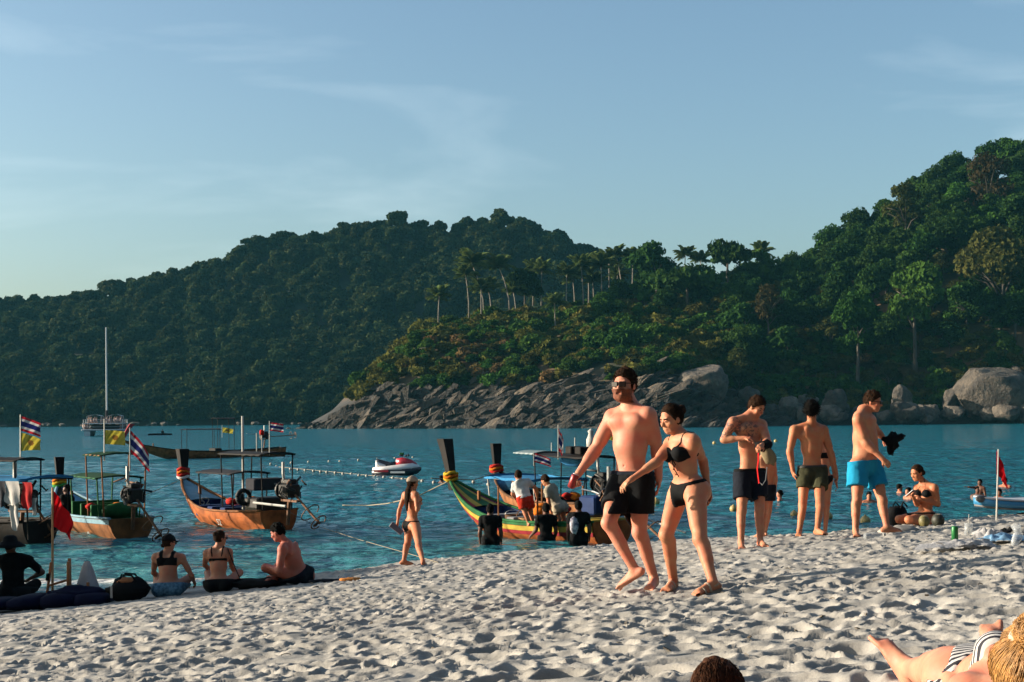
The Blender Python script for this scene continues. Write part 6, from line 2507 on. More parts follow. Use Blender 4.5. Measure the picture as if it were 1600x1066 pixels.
def canopy(root, x0, x1, w_, z, mat, posts_m, zf=0.1, sag=0.03, tilt=0.0, posts=True, lip=0.0, nm='canopy'):
    G = np.array([[[x, y, z + tilt * (x - x0) + 0.06 * (1 - (2 * y / w_) ** 2) - sag * math.sin(9 * (x - x0)) ** 2] for y in np.linspace(-w_ / 2, w_ / 2, 7)] for x in np.linspace(x0, x1, 14)])
    mb = MB()
    mb.sheet(G[:, ::-1] + np.array([0, 0, 0.02]))
    mb.sheet(G)
    E = np.concatenate([G[0], G[1:, -1], G[-1, ::-1][1:], G[::-1, 0][1:-1]])
    mb.rings([E, E + np.array([0, 0, 0.02 + lip])], False)
    mb.build(nm, mat, root, True)
    for side in (-1, 1):
        MB().tube([(x0, side * w_ * 0.47, z), (x1, side * w_ * 0.47, z + tilt * (x1 - x0))], 0.022, 6).build('canopy_rail', posts_m, root)
    if posts:
        for x in (x0 + 0.08, x1 - 0.08):
            for side in (-1, 1):
                MB().tube([(x, side * w_ * 0.40, zf), (x, side * w_ * 0.45, z + tilt * (x - x0))], 0.020, 6).build('canopy_post', posts_m, root)


def number(txt, root, loc, rx, size, mat, name='hull_number'):
    cu = bpy.data.curves.new(name, 'FONT')
    cu.body = txt
    cu.size = size
    cu.extrude = 0.004
    tmp = bpy.data.objects.new('tmp_text', cu)
    col.objects.link(tmp)
    bpy.context.view_layer.update()
    me_ = bpy.data.meshes.new_from_object(tmp.evaluated_get(bpy.context.evaluated_depsgraph_get()))
    bpy.data.objects.remove(tmp)
    me_.materials.clear()
    me_.materials.append(mat)
    o_ = link(name, me_, root, loc)
    o_.rotation_euler = rx
    return o_


def thai_mat():
    m = bpy.data.materials.new('striped_flag_cloth')
    t, b, Lk = nodes(m)
    uv = t.nodes.new('ShaderNodeUVMap')
    sx = t.nodes.new('ShaderNodeSeparateXYZ')
    rp = t.nodes.new('ShaderNodeValToRGB')
    rp.color_ramp.interpolation = 'CONSTANT'
    cr_ = rp.color_ramp
    cols = [(0, (0.34, 0.012, 0.022)), (0.167, (0.46, 0.45, 0.44)), (0.333, (0.012, 0.016, 0.10)), (0.667, (0.46, 0.45, 0.44)), (0.833, (0.34, 0.012, 0.022))]
    cr_.elements[0].color = cols[0][1] + (1,)
    cr_.elements[1].position = cols[1][0]
    cr_.elements[1].color = cols[1][1] + (1,)
    for p_, c in cols[2:]:
        e = cr_.elements.new(p_)
        e.color = c + (1,)
    Lk(uv.outputs['UV'], sx.inputs['Vector'])
    Lk(sx.outputs['Y'], rp.inputs['Fac'])
    Lk(rp.outputs['Color'], b.inputs['Base Color'])
    b.inputs['Roughness'].default_value = 0.8
    return translucent(m, 0.35)


def translucent(m, f_):
    t = m.node_tree
    b = t.nodes['Principled BSDF']
    tr = t.nodes.new('ShaderNodeBsdfTranslucent')
    ms = t.nodes.new('ShaderNodeMixShader')
    ms.inputs['Fac'].default_value = f_
    t.links.new(b.inputs['Base Color'].links[0].from_socket, tr.inputs['Color'])
    t.links.new(b.outputs['BSDF'], ms.inputs[1])
    t.links.new(tr.outputs['BSDF'], ms.inputs[2])
    t.links.new(ms.outputs['Shader'], t.nodes['Material Output'].inputs['Surface'])
    return m


THAI = thai_mat()
YEL = bpy.data.materials.new('yellow_flag_cloth')
t, b, Lk = nodes(YEL)
uvn, vm, vs = t.nodes.new('ShaderNodeUVMap'), t.nodes.new('ShaderNodeVectorMath'), t.nodes.new('ShaderNodeVectorMath')
vs.operation = 'SUBTRACT'
vs.inputs[1].default_value = (0.5, 0.5, 0)
mpz = t.nodes.new('ShaderNodeMapping')
mpz.inputs['Scale'].default_value = (1.5, 1, 1)
vm.operation = 'LENGTH'
nzz = t.nodes.new('ShaderNodeTexNoise')
nzz.inputs['Scale'].default_value = 14
adz = t.nodes.new('ShaderNodeMath')
adz.operation = 'MULTIPLY_ADD'
adz.inputs[1].default_value = 0.22
rpz = t.nodes.new('ShaderNodeValToRGB')
rpz.color_ramp.interpolation = 'CONSTANT'
rpz.color_ramp.elements[0].color = (0.18, 0.09, 0.02, 1)
rpz.color_ramp.elements[1].position = 0.31
rpz.color_ramp.elements[1].color = (0.40, 0.33, 0.045, 1)
Lk(uvn.outputs['UV'], vs.inputs[0])
Lk(vs.outputs[0], mpz.inputs['Vector'])
Lk(mpz.outputs['Vector'], vm.inputs[0])
Lk(uvn.outputs['UV'], nzz.inputs['Vector'])
Lk(nzz.outputs['Fac'], adz.inputs[0])
Lk(vm.outputs['Value'], adz.inputs[2])
Lk(adz.outputs[0], rpz.inputs['Fac'])
Lk(rpz.outputs['Color'], b.inputs['Base Color'])
b.inputs['Roughness'].default_value = 0.8
translucent(YEL, 0.35)
REDF = translucent(cloth('flag_red', (0.48, 0.008, 0.012), 0.08), 0.35)


def flag(label, px, py_base, py_top, Y, h0, h1, fly, mat, wave=0.05, droop=0.0, name='flag', pole_m=None, pole_r=0.018, lean=0.0, pinch=0.0, second=None, seed=0.0):
    """pole from py_base up to py_top; the cloth is hoisted between rows h0 (top) and h1; fly: world vector of its length"""
    base, top_ = at(px, py_base, Y), at(px + lean, py_top, Y)
    root = thing(name, label, 'flag', tuple(base))
    MB().tube([V3(0, 0, 0), top_ - base], [pole_r, pole_r * 0.8], 7).build('pole', pole_m or STEEL, root)
    for i, (a0, a1, fl, m, wv, dr, pn) in enumerate([(h0, h1, fly, mat, wave, droop, pinch)] + ([second] if second else [])):
        fl = np.asarray(fl, float)
        q0, q1 = at(px, a0, Y) - base, at(px, a1, Y) - base
        n_ = unit(np.cross(fl, q1 - q0))
        nu, nv = 22, 12
        G, uv = np.zeros((nu, nv, 3)), np.zeros((nu, nv, 2))
        for iu, u in enumerate(np.linspace(0, 1, nu)):
            for iv, v in enumerate(np.linspace(0, 1, nv)):
                hp = q0 + (q1 - q0) * v
                cen = (q0 + q1) / 2
                hp = hp + (cen - hp) * pn * u
                p = hp + fl * u + V3(0, 0, -1) * dr * u * u * (1 - 0.45 * v)
                ph_ = 7.5 * u + 2.2 * v + seed
                p = p + n_ * wv * (math.sin(ph_) * (0.3 + u) + 0.5 * math.sin(2.3 * ph_ + 4 * v)) * min(1, 4 * u) + unit(fl) * wv * 0.3 * math.cos(ph_) * u
                G[iu, iv] = p
                uv[iu, iv] = (u, 1 - v)
        idx_ = np.arange(nu * nv).reshape(nu, nv)
        f = np.stack([idx_[:-1, :-1], idx_[1:, :-1], idx_[1:, 1:], idx_[:-1, 1:]], -1).reshape(-1, 4)
        link('flag_cloth', make_mesh('flag_cloth', G.reshape(-1, 3), f, m, True, uv.reshape(-1, 2)), root)
    return root


# ---- orange boat number 52
S, W_ = on_water(436, 826), at(285, 745, 40.4)
H = Hull(float(np.hypot(*(W_ - S)[:2])), 1.6, (0.46, 0.38, 1.16))
H1 = H.L
b1 = longtail('longtail_boat', 'orange longtail boat numbered 52 with blue benches and dark canopy', S, W_, H, WOOD['orange'], WOOD['pale_blue'], WOOD['teak'], ('white', 'red', 'orange', 'red'),
              post=(0.82, 0.16, 0.36), benches=((2.0, 0.32, 1.15, 0.3, 0.28), (2.7, 0.32, 1.2, 0.3, 0.28), (3.4, 0.32, 1.2, 0.28, 0.28)), bench_m=WOOD['deep_blue'], bow_panel=(WOOD['pale_blue'],))
canopy(b1, 1.5, 3.6, 1.15, 1.34, CANVAS['dark'], WOOD['dark'])
canopy(b1, 0.0, 2.4, 1.0, 1.86, WOOD['dark'], WOOD['dark'], nm='roof_platform')
MB().tube([(1.75, 0.1, 0.1), (1.75, 0.1, 2.85)], 0.035, 8).build('mast', WOOD['white'], b1)
MB().tube([(1.55, -0.2, 1.9), (1.55, -0.2, 2.4)], 0.02, 6).build('pole', STEEL, b1)
MB().lathe([(0.01, 0), (0.06, 0.03), (0.06, 0.12), (0.01, 0.15)], (0.5, 0.2, 2.35), 10).build('signal_light', CLOTHC['red'], b1, True)
MB().tube([(0.5, 0.2, 1.88), (0.5, 0.2, 2.36)], 0.014, 6).build('light_pole', STEEL, b1)
MB().box((0.7, 0, 1.1), (0.5, 0.9, 0.30), None, 0.03).build('back_rest', CANVAS['dark'], b1)
MB().box((0.65, 0, 0.42), (0.7, 0.9, 0.7), None, 0.04).build('engine_box', IRON, b1)
mb = MB()
mb.tube([(0.95, 0.50 + 0.17 * math.cos(a), 0.78 + 0.17 * math.sin(a)) for a in np.linspace(0, 6.283, 17)], 0.06, 7)
mb.build('tyre_fender', TYRE, b1, True)
MB().ell((1.25, 0.42, 0.72), (0.10, 0.10, 0.16), None, 12, 8).build('float', TYRE, b1, True)
engine(b1, -0.55, 0.98, 1.15, (-1.0, -0.25, -0.75))
MB().tube([(-0.9, 0.3, 0.62), (0.4, 0.5, 0.66)], 0.03, 6).build('pole', WOOD['white'], b1)
for x, sgn in ((1.9, -1), (1.9, 1)):
    q = H.P(x / H.L, 0.50, sgn) + V3(0, sgn * 0.07, 0)
    number('52', b1, tuple(q + V3(-0.14 if sgn < 0 else 0.14, 0, 0.0)), (rad(112), 0, 0 if sgn < 0 else rad(180)), 0.24, WOOD['white'])
number('52', b1, (H.L * 0.735, 0.16, 0.42), (rad(90), 0, rad(-90)), 0.28, WOOD['white'])

# ---- blue boat number 40 with green benches
S, W_ = on_water(206, 839), at(92, 757, 39.3)
H = Hull(float(np.hypot(*(W_ - S)[:2])), 1.6, (0.44, 0.40, 1.0))
b2 = longtail('longtail_boat', 'blue rimmed longtail boat with green benches, brown planked side and yellow flag', S, W_, H, WOOD['teak'], WOOD['green'], WOOD['pale_blue'], ('green', 'yellow', 'orange', 'red'),
              post=(0.80, 0.17, 0.30), benches=((1.4, 0.48, 1.15, 0.10, 0.46), (2.2, 0.48, 1.2, 0.10, 0.46), (3.0, 0.50, 1.2, 0.10, 0.46), (1.2, 0.34, 1.15, 0.34, 0.06), (2.0, 0.34, 1.2, 0.34, 0.06), (2.8, 0.34, 1.2, 0.34, 0.06)),
              bench_m=WOOD['green'], bow_panel=(WOOD['blue'], WOOD['dark']), bands=((0.84, 0.97, WOOD['pale_blue']),))
canopy(b2, 0.9, 3.4, 1.2, 1.36, CANVAS['green'], WOOD['green'])
canopy(b2, 0.5, 2.0, 1.2, 1.92, CANVAS['green'], WOOD['teak'], nm='roof_platform')
engine(b2, -0.15, 1.0, 1.1, (-0.9, -0.35, -0.9))
MB().ell((0.75, 0.1, 0.58), (0.2, 0.4, 0.2), None, 14, 8).build('oil_drum', WOOD['green'], b2, True)
q = H.P(0.20, 0.42, -1)
number('40', b2, tuple(q + V3(0.0, -0.08, -0.05)), (rad(112), 0, 0), 0.22, WOOD['white'])
q = H.P(0.20, 0.42, 1)
number('40', b2, tuple(q + V3(0.30, 0.08, -0.05)), (rad(112), 0, rad(180)), 0.22, WOOD['white'])

# ---- boat cut by the left edge, hung with laundry
S = on_water(64, 846)
W_ = S + V3(-6.5, 3.2, 0)
H = Hull(8.0, 1.7, (0.48, 0.42, 1.1))
b0 = longtail('longtail_boat', 'dark longtail boat hung with red and white laundry at the left edge', S, W_, H, WOOD['dark'], WOOD['dark'], WOOD['dark'], ('red', 'orange'), benches=((3.2, 0.35, 1.3, 0.3, 0.3),), bow_panel=(WOOD['dark'],))
canopy(b0, -0.30, 3.6, 1.5, 1.42, CANVAS['blue'], WOOD['dark'], lip=0.04)
canopy(b0, 0.3, 2.0, 0.9, 1.86, WOOD['dark'], WOOD['dark'], nm='roof_platform')
engine(b0, 0.55, 0.98, 1.35, (-0.6, -0.3, -0.8))
for i, (x, y, w_, hh, m, z) in enumerate(((0.72, 0.80, 0.50, 0.50, CANVAS['red'], 1.42), (0.36, 0.82, 0.26, 0.60, CANVAS['dark'], 1.42), (0.04, 0.82, 0.42, 0.55, CANVAS['white'], 1.42), (-0.36, 0.78, 0.28, 0.62, CANVAS['red'], 1.40), (0.06, 0.74, 0.24, 0.86, CANVAS['white'], 1.15), (-0.50, 0.7, 0.14, 0.40, CANVAS['white'], 1.05))):
    G = np.array([[[x - w_ / 2 + w_ * u + 0.02 * math.sin(7 * v + i), y + 0.035 * math.sin(9 * u + 3 * v + i) * v, z - hh * v * (1 - 0.18 * (2 * u - 1) ** 2)] for u in np.linspace(0, 1, 10)] for v in np.linspace(0, 1, 9)])
    ld = tag(MB().sheet(G).build('laundry', m, None, True), ('red cloth at the picture edge hanging under the left boat canopy', 'dark cloth hanging between red and white laundry on the left boat', 'large white cloth drying on the left boat canopy', 'red garment hanging at the stern end of the left boat canopy', 'pale trousers hanging below the white cloth on the left boat', 'small pale rag hanging at the stern of the left boat')[i], 'laundry')
    ld.matrix_world = b0.matrix_basis @ Matrix.Identity(4)

# ---- unseen boat added outside the left edge, its tall awning shades the sitters
S, W_ = V3(-11.6, 25.6, 0), V3(-11.3, 18.6, 0)
H = Hull(7.0, 1.7, (0.5, 0.45, 1.15))
shade_boat = longtail('longtail_boat', 'longtail boat with tall dark awning drawn up left of the mattress', S, W_, H, WOOD['teak'], WOOD['dark'], WOOD['green'], ('red', 'yellow'), benches=((3.0, 0.35, 1.2, 0.3, 0.3),), bow_panel=(WOOD['green'],))
canopy(shade_boat, 1.2, 6.2, 1.5, 2.55, CANVAS['dark'], WOOD['teak'], lip=0.04)
G = np.array([[[x, -0.72 + 0.03 * math.sin(4 * x + 3 * v), 2.55 - 1.7 * v] for x in np.linspace(1.2, 6.2, 24)] for v in np.linspace(0, 1, 8)])
MB().sheet(G).build('side_awning', CANVAS['dark'], shade_boat, True)

# ---- long boat far out
S, W_ = on_water(442, 712), on_water(236, 717)
H = Hull(12.2, 1.8, (0.62, 0.44, 1.4))
b3 = longtail('longtail_boat', 'long brown longtail boat lying farther out behind the orange boat', S, W_, H, WOOD['teak'], WOOD['dark'], WOOD['dark'], ('white', 'white'), post=(1.1, 0.16, 0.34), post_lean=-0.75, post_m=WOOD['red'], bow_panel=(WOOD['dark'],), benches=((5.2, 0.5, 1.2, 0.5, 0.3),))
canopy(b3, 5.0, 7.6, 1.3, 2.0, CANVAS['dark'], WOOD['dark'])
canopy(b3, 3.9, 5.3, 1.2, 2.75, WOOD['dark'], WOOD['dark'], nm='roof_platform')
engine(b3, 1.4, 1.5, 1.2, (-2.4, 0, 0.0))

# ---- painted boat by the shore
S, W_ = on_water(958, 847), at(703, 748, 36.2)
H = Hull(float(np.hypot(*(W_ - S)[:2])), 1.75, (0.46, 0.36, 1.22))
H4 = H.L
b4 = longtail('longtail_boat', 'brightly painted longtail boat with green, yellow and red bow near the shore', S, W_, H, WOOD['orange'], WOOD['deep_blue'], WOOD['green'], ('yellow', 'orange', 'yellow'),
              post=(1.05, 0.17, 0.36), post_lean=0.34, bands=((0.90, 0.985, WOOD['green']), (0.74, 0.885, WOOD['yellow']), (0.62, 0.73, WOOD['red'])), benches=((2.0, 0.30, 1.2, 0.28, 0.26), (2.9, 0.30, 1.25, 0.28, 0.26), (3.7, 0.32, 1.2, 0.28, 0.26)),
              bow_panel=(WOOD['red'], WOOD['yellow'], WOOD['green'], WOOD['green'], WOOD['yellow'], WOOD['red']), bench_m=WOOD['grey'])
engine(b4, -0.1, 0.95, 1.15, (-1.3, -0.2, -0.85))
MB().box((0.45, 0, 0.80), (0.55, 0.75, 0.42), None, 0.04).build('battery_box', WOOD['deep_blue'], b4)
MB().tube([(0.2, -0.6, 0.62), (-1.5, -0.75, 0.25)], 0.022, 6).build('pole', WOOD['white'], b4)
for x, y in ((3.3, 0.66), (3.3, -0.66), (1.8, -0.68), (1.8, 0.68)):
    MB().tube([(x, y, 0.15), (x, y, 1.15)], 0.022, 6).build('canopy_post', WOOD['teak'], b4)
MB().box((0.35, 0.0, 0.47), (0.6, 1.1, 0.06), None, 0.01).build('stern_deck', WOOD['yellow'], b4)
bm = b4.matrix_basis
def on_boat(bt, p):
    return np.array(bt.matrix_basis @ Vector(p))
bk = thing('woven_basket', 'tan woven basket standing in the painted boat beside the man in red shorts', 'basket', tuple(on_boat(b4, (2.75, 0.30, 0.12))))
MB().lathe([(0.15, 0), (0.19, 0.12), (0.22, 0.30), (0.20, 0.30), (0.17, 0.10), (0.02, 0.05)], (0, 0, 0), 16).build('basket_wall', pm('wicker', (0.36, 0.22, 0.10), 0.8, 0.3, 60, bump=0.01, bscale=70), bk, True)
MB().tube([(0.2 * math.cos(a), 0, 0.30 + 0.2 * math.sin(a)) for a in np.linspace(0, math.pi, 9)], 0.014, 6).build('handle', RUST, bk)
bk = thing('bucket', 'rust brown bucket left of the woven basket in the painted boat', 'bucket', tuple(on_boat(b4, (3.25, 0.30, 0.12))))
MB().lathe([(0.13, 0), (0.17, 0.34), (0.155, 0.34), (0.12, 0.03)], (0, 0, 0), 14).build('bucket_wall', WOOD['brown'], bk, True)
MB().tube([(0.16 * math.cos(a), 0, 0.34 + 0.1 * math.sin(a)) for a in np.linspace(0, math.pi, 9)], 0.008, 5).build('handle', STEEL, bk)
lp = tag(MB().ell(on_boat(b4, (2.6, 0.58, 0.25)), (0.26, 0.12, 0.11), frame_of((0.8, -0.6, 0)), 14, 8, 0.2, 2).build('life_vest', CLOTHC['red'], None, True), 'red life vest lying by the basket in the painted boat', 'life vest')

# ---- boat with blue canopy behind it
S, W_ = on_water(935, 820), at(774, 735, 43.0)
H = Hull(float(np.hypot(*(W_ - S)[:2])), 1.8, (0.55, 0.48, 1.15))
H5 = H.L
b5 = longtail('longtail_boat', 'longtail boat with a sky blue awning moored behind the painted boat', S, W_, H, WOOD['teak'], WOOD['dark'], WOOD['brown'], ('red', 'orange', 'red'), post=(0.85, 0.20, 0.34), post_lean=0.1, bow_panel=(WOOD['blue'],), benches=((3.0, 0.4, 1.4, 0.3, 0.3),))
canopy(b5, 2.4, 6.0, 1.7, 1.0, CANVAS['blue'], WOOD['white'], lip=0.05)
canopy(b5, 3.2, 4.7, 0.9, 1.74, pm('corrugated_roof', (0.14, 0.19, 0.19), 0.6, 0.1), STEEL, nm='roof_sheet', posts=False)
canopy(b5, -0.2, 3.3, 0.9, 1.70, WOOD['dark'], WOOD['dark'], nm='roof_rack')
for x in (1.5, 2.3, 3.1, 3.9):
    MB().tube([(x, -0.4, 1.74), (x, -0.4, 2.12 + 0.12 * math.sin(3 * x))], 0.016, 6).build('rack_rod', WOOD['white'], b5)
for x in (0.6, 1.2):
    MB().box((x, 0.1, 1.88), (0.35, 0.4, 0.20), None, 0.02).build('roof_crate', WOOD['dark'], b5)
MB().lathe([(0.12, 0), (0.12, 0.2), (0.1, 0.22), (0.06, 0.34), (0.09, 0.4), (0.02, 0.46)], (0.4, 0, 1.98), 12).build('white_bottle', WOOD['white'], b5, True)
MB().ell((2.5, -0.5, 1.55), (0.9, 0.25, 0.16), None, 16, 8, 0.15, 2, 2).build('rolled_awning', CANVAS['blue'], b5, True)
engine(b5, -0.35, 1.05, 1.2, (-1.6, 0, -0.6))

# ---- gear lying in the boats
rgC = np.random.default_rng(14)
for bt, nm in ((b0, 'laundry'), (b1, 'orange'), (b2, 'green benched'), (b4, 'painted'), (b5, 'blue awning')):
    p_ = on_boat(bt, (rgC.uniform(3.2, 4.2), 0.1, 0.14))
    cl = MB().tube([p_ + V3((0.24 - 0.012 * k_ / 6) * math.cos(k_ * 0.6), (0.20 - 0.01 * k_ / 6) * math.sin(k_ * 0.6), 0.03 + 0.012 * k_ / 6 + 0.02 * math.sin(k_)) for k_ in range(54)], 0.022, 5).build('rope_coil', ROPE, None, True)
    tag(cl, 'coil of pale rope lying on the floor of the %s boat' % nm, 'rope')
    p_ = on_boat(bt, (rgC.uniform(2.4, 3.1), -0.25, 0.14))
    jc = thing('jerry_can', 'small plastic fuel can standing in the %s boat' % nm, 'fuel can', tuple(p_), rgC.random() * 3)
    MB().box((0, 0, 0.17), (0.26, 0.16, 0.32), None, 0.03).build('can_body', WOOD[('white', 'yellow', 'red', 'blue', 'red')[rgC.integers(5)]], jc)
    MB().tube([(-0.07, 0, 0.33), (-0.05, 0, 0.39), (0.05, 0, 0.39), (0.07, 0, 0.33)], 0.015, 6).build('handle', WOOD['dark'], jc)
    for k_ in range(2):
        p_ = on_boat(bt, (rgC.uniform(1.2, 2.2), rgC.uniform(-0.4, 0.4), 0.62))
        lv = MB().ell(p_, (0.24, 0.16, 0.09), frame_of(rgC.normal(size=3) * V3(1, 1, 0.2)), 14, 8, 0.25, 2.2, k_ + 3).build('life_vest', CLOTHC['orange'] if k_ else CLOTHC['red'], None, True)
        tag(lv, '%s life vest lying on a bench of the %s boat' % ('orange' if k_ else 'red', nm), 'life vest')

# ---- people on the boats
def standing(px_head, py_head, J_, Y, face, label, fem=False, s=0.98, **kw):
    B = Body(s, fem=fem, fat=kw.pop('fat', 0.2))
    for k_, q in J_.items():
        B.J[k_] = at(q[0], q[1], Y + (q[2] if len(q) > 2 else 0))
    B.head(px_head, py_head, face, Y=Y)
    B.hc = at(px_head, py_head, Y + kw.pop('hd', 0.1))
    o_ = (B.J['anR'] + B.J['anL']) / 2 - V3(0, 0, 0.08)
    return build_person(B, o_, 0.016, label=label, **kw), B


standing(810, 744, dict(neck=(812, 753, 0.15), shL=(804, 758, 0.12), shR=(824, 752, 0.18), hipL=(815, 781, 0), hipR=(826, 781, 0.05), elL=(801, 772, 0.3), wrL=(806, 780, 0.5), elR=(836, 762, 0.25), wrR=(839, 776, 0.4),
                        knL=(821, 802, 0.0), knR=(829, 802, 0.1), anL=(826, 818, 0.05), anR=(834, 819, 0.12), toL=(824, 822, 0.15), toR=(833, 823, 0.25)), 32.3, (0.1, 0.95, -0.3),
         'person in white t-shirt and red shorts bending over in the painted boat', skin_m='warm', hair='brown', fat=0.6, shirt=dict(mat=cloth('tee_white', (0.42, 0.415, 0.40)), sleeve=0.7, hem=-0.02), shorts=dict(mat=cloth('shorts_red', (0.38, 0.025, 0.012)), hem=0.62, loose=0.03))
standing(852, 751, dict(neck=(857, 760, 0.0), shR=(866, 764, 0.15), shL=(855, 767, -0.15), hipL=(870, 792, -0.08), hipR=(879, 792, 0.08), elL=(857, 783, -0.2), wrL=(860, 797, -0.22), elR=(862, 782, 0.15), wrR=(858, 796, 0.1),
                        knL=(872, 810, -0.08), knR=(880, 810, 0.08), anL=(873, 822, -0.05), anR=(881, 822, 0.1), toL=(868, 826, -0.05), toR=(876, 826, 0.1)), 32.2, (-0.7, 0.5, -0.5),
         'person in a beige t-shirt stooping in the painted boat', skin_m='tan', hair='brown', hd=0.0, fat=0.4, shirt=dict(mat=cloth('tee_beige', (0.28, 0.24, 0.18)), sleeve=0.7, hem=0.12), shorts=dict(mat=cloth('shorts_beige', (0.34, 0.28, 0.2)), hem=0.45, loose=0.03))
Yb = 37.6
standing(104, 765, dict(neck=(104, 774, 0), shL=(96, 779, 0), shR=(112, 779, 0), hipL=(99, 803, 0), hipR=(110, 803, 0), elL=(94, 794, 0), wrL=(98, 803, -0.2), elR=(115, 794, 0), wrR=(112, 804, -0.2),
                        knL=(97, 808, -0.35), knR=(112, 808, -0.35), anL=(97, 818, -0.4), anR=(112, 818, -0.4), toL=(97, 820, -0.5), toR=(112, 820, -0.5)), Yb, (-0.5, -0.8, 0),
         'dark boatman sitting in the bow of the blue rimmed boat', skin_m='dark', hair='black', shirt=dict(mat=DARKC, hem=0.1), shorts=dict(mat=BLACK, hem=0.8, loose=0.03, name='trousers'))

# ---- flags on the boats
flag('striped flag flying above a yellow flag on the pole of the laundry boat', 32, 716, 648, 34.5, 650, 673, (0.46, 0.1, -0.14), THAI, 0.035, 0.05, second=(676, 705, (0.46, 0.1, -0.02), YEL, 0.05, 0.08, 0.35), seed=1)
flag('yellow flag with brown emblem on the green canopied boat', 163, 720, 655, 34.6, 672, 694, (0.50, 0.05, -0.02), YEL, 0.04, 0.03, seed=2)
flag('large striped flag drooping at the stern roof of the green canopied boat', 203, 736, 668, 33.8, 672, 706, (0.44, 0.05, -0.40), THAI, 0.05, 0.18, seed=3, pole_m=WOOD['white'])
flag('small striped flag on the roof pole of the orange boat', 421, 712, 658, 36.0, 660, 673, (0.34, 0.05, -0.04), THAI, 0.03, 0.02, seed=4, pole_r=0.014)
flag('small yellow flag on the roof of the farther brown boat', 347, 684, 664, 103, 668, 676, (0.75, 0.2, -0.05), YEL, 0.05, 0.1, seed=5)
flag('striped flag hanging limp on the blue awning boat', 872, 718, 664, 37.5, 668, 704, (0.14, 0.05, -0.20), THAI, 0.05, 0.1, seed=6, pole_m=WOOD['white'], pole_r=0.012, pinch=0.2)
flag('striped flag draped over the roof rack of the blue awning boat', 834, 728, 706, 37.8, 708, 722, (0.46, 0.05, -0.10), THAI, 0.03, 0.08, seed=7, pole_r=0.012)
flag('yellow flag half hidden behind the arm of the bearded man', 942, 700, 655, 38.5, 660, 684, (0.36, 0.05, -0.1), YEL, 0.04, 0.05, seed=8)

# ---- excursion catamaran
cp = on_water(166, 681)
ct = thing('catamaran', 'white two-deck excursion catamaran with tall mast below the distant hill', 'boat', (cp[0], cp[1], 0), rad(100), scale=(0.9, 0.95, 0.66))
WH = pm('gelcoat_white', (0.34, 0.36, 0.37), 0.35, 0.06)
for sgn in (-1, 1):
    h2 = Hull(12.5, 1.5, (1.3, 1.3, 1.7), keel=-0.4, over=0.95)
    o_ = h2.skin(0, 20, 6).build('hull', pm('gelcoat_blue', (0.05, 0.12, 0.2), 0.4, 0.1), ct, True)
    o_.location = (-6, sgn * 2.6, 0)
    t_ = MB().box((-6 + 0.05, sgn * 2.6, 0.6), (0.1, 1.0, 1.3)).build('transom', WH, ct)
MB().box((-0.5, 0, 1.55), (11, 7.2, 0.35), None, 0.1).build('main_deck', WH, ct)
MB().box((0.3, 0, 2.3), (7, 5.4, 1.2), None, 0.3, 0.94).build('cabin', pm('cabin_dark', (0.04, 0.045, 0.05), 0.4), ct)
MB().box((-0.6, 0, 3.15), (9.5, 7.0, 0.22), None, 0.08).build('upper_deck', WH, ct)
for i, (x, y) in enumerate([(x_, y_) for x_ in (-5.2, -1.8, 1.8, 4.0) for y_ in (-3.3, 3.3)]):
    MB().tube([(x, y, 1.6), (x, y, 4.15)], 0.05, 6).build('rail_post', WH, ct)
for z in (2.35, 3.75, 4.15):
    mb = MB()
    mb.tube([(-5.2, -3.3, z), (-5.2, 3.3, z), (4, 3.3, z), (4, -3.3, z), (-5.2, -3.3, z)], 0.04, 6)
    mb.build('guard_rail', WH, ct)
for sgn in (-1, 1):
    G = np.array([[[x, sgn * 1.75 + y, 5.0 + 0.35 * (1 - (y / 1.3) ** 2)] for y in np.linspace(-1.3, 1.3, 9)] for x in (-3.2, -1.5, 0.5)])
    MB().sheet(G).build('sunshade', WH, ct, True)
    for x in (-3.1, 0.4):
        for y in (-1.2, 1.2):
            MB().tube([(x, sgn * 1.75 + y, 3.2), (x, sgn * 1.75 + y, 5.05)], 0.04, 5).build('shade_post', WH, ct)
MB().tube([(1.5, 0, 2), (1.5, 0, 14), (1.45, 0, 27.8)], [0.17, 0.16, 0.12], 8).build('mast', WH, ct)
MB().tube([(1.5, 0, 4.6), (1.5, 0, 6.5)], 0.28, 8).build('furled_sail', CANVAS['dark'], ct)
for z in (13, 21.0):
    MB().tube([(1.5, -0.35, z), (1.5, 0.35, z)], 0.05, 6).build('spreader', WH, ct)
rg = np.random.default_rng(9)
mb = MB()
for i in range(64):
    up = i % 2
    x, y, z = -5.0 + 8 * rg.random(), -3.0 + 6 * rg.random(), 1.75 if not up else 3.28
    if not up:
        y = 3.0 * (1 if rg.random() < 0.5 else -1) + 0.2 * rg.normal()
        x = -5.0 + 1.2 * rg.random() if rg.random() < 0.6 else x
    mb.ell((x, y, z + 0.75), (0.2, 0.22, 0.55), None, 7, 5)
    mb.ell((x, y, z + 1.45), (0.11, 0.11, 0.14), None, 7, 5)
    mb.tube([(x, y - .08, z), (x, y - .08, z + .5)], 0.09, 5)
    mb.tube([(x, y + .08, z), (x, y + .08, z + .5)], 0.09, 5)
pc = mb.build('passengers', pm('passenger_clothes', (0.06, 0.05, 0.06), 0.8, c2=(0.45, 0.28, 0.22), scale=1.6, detail=1), None)
pc.matrix_world = ct.matrix_basis
tag(pc, 'crowd of tiny passengers on both decks of the catamaran', 'passengers', kind='stuff')

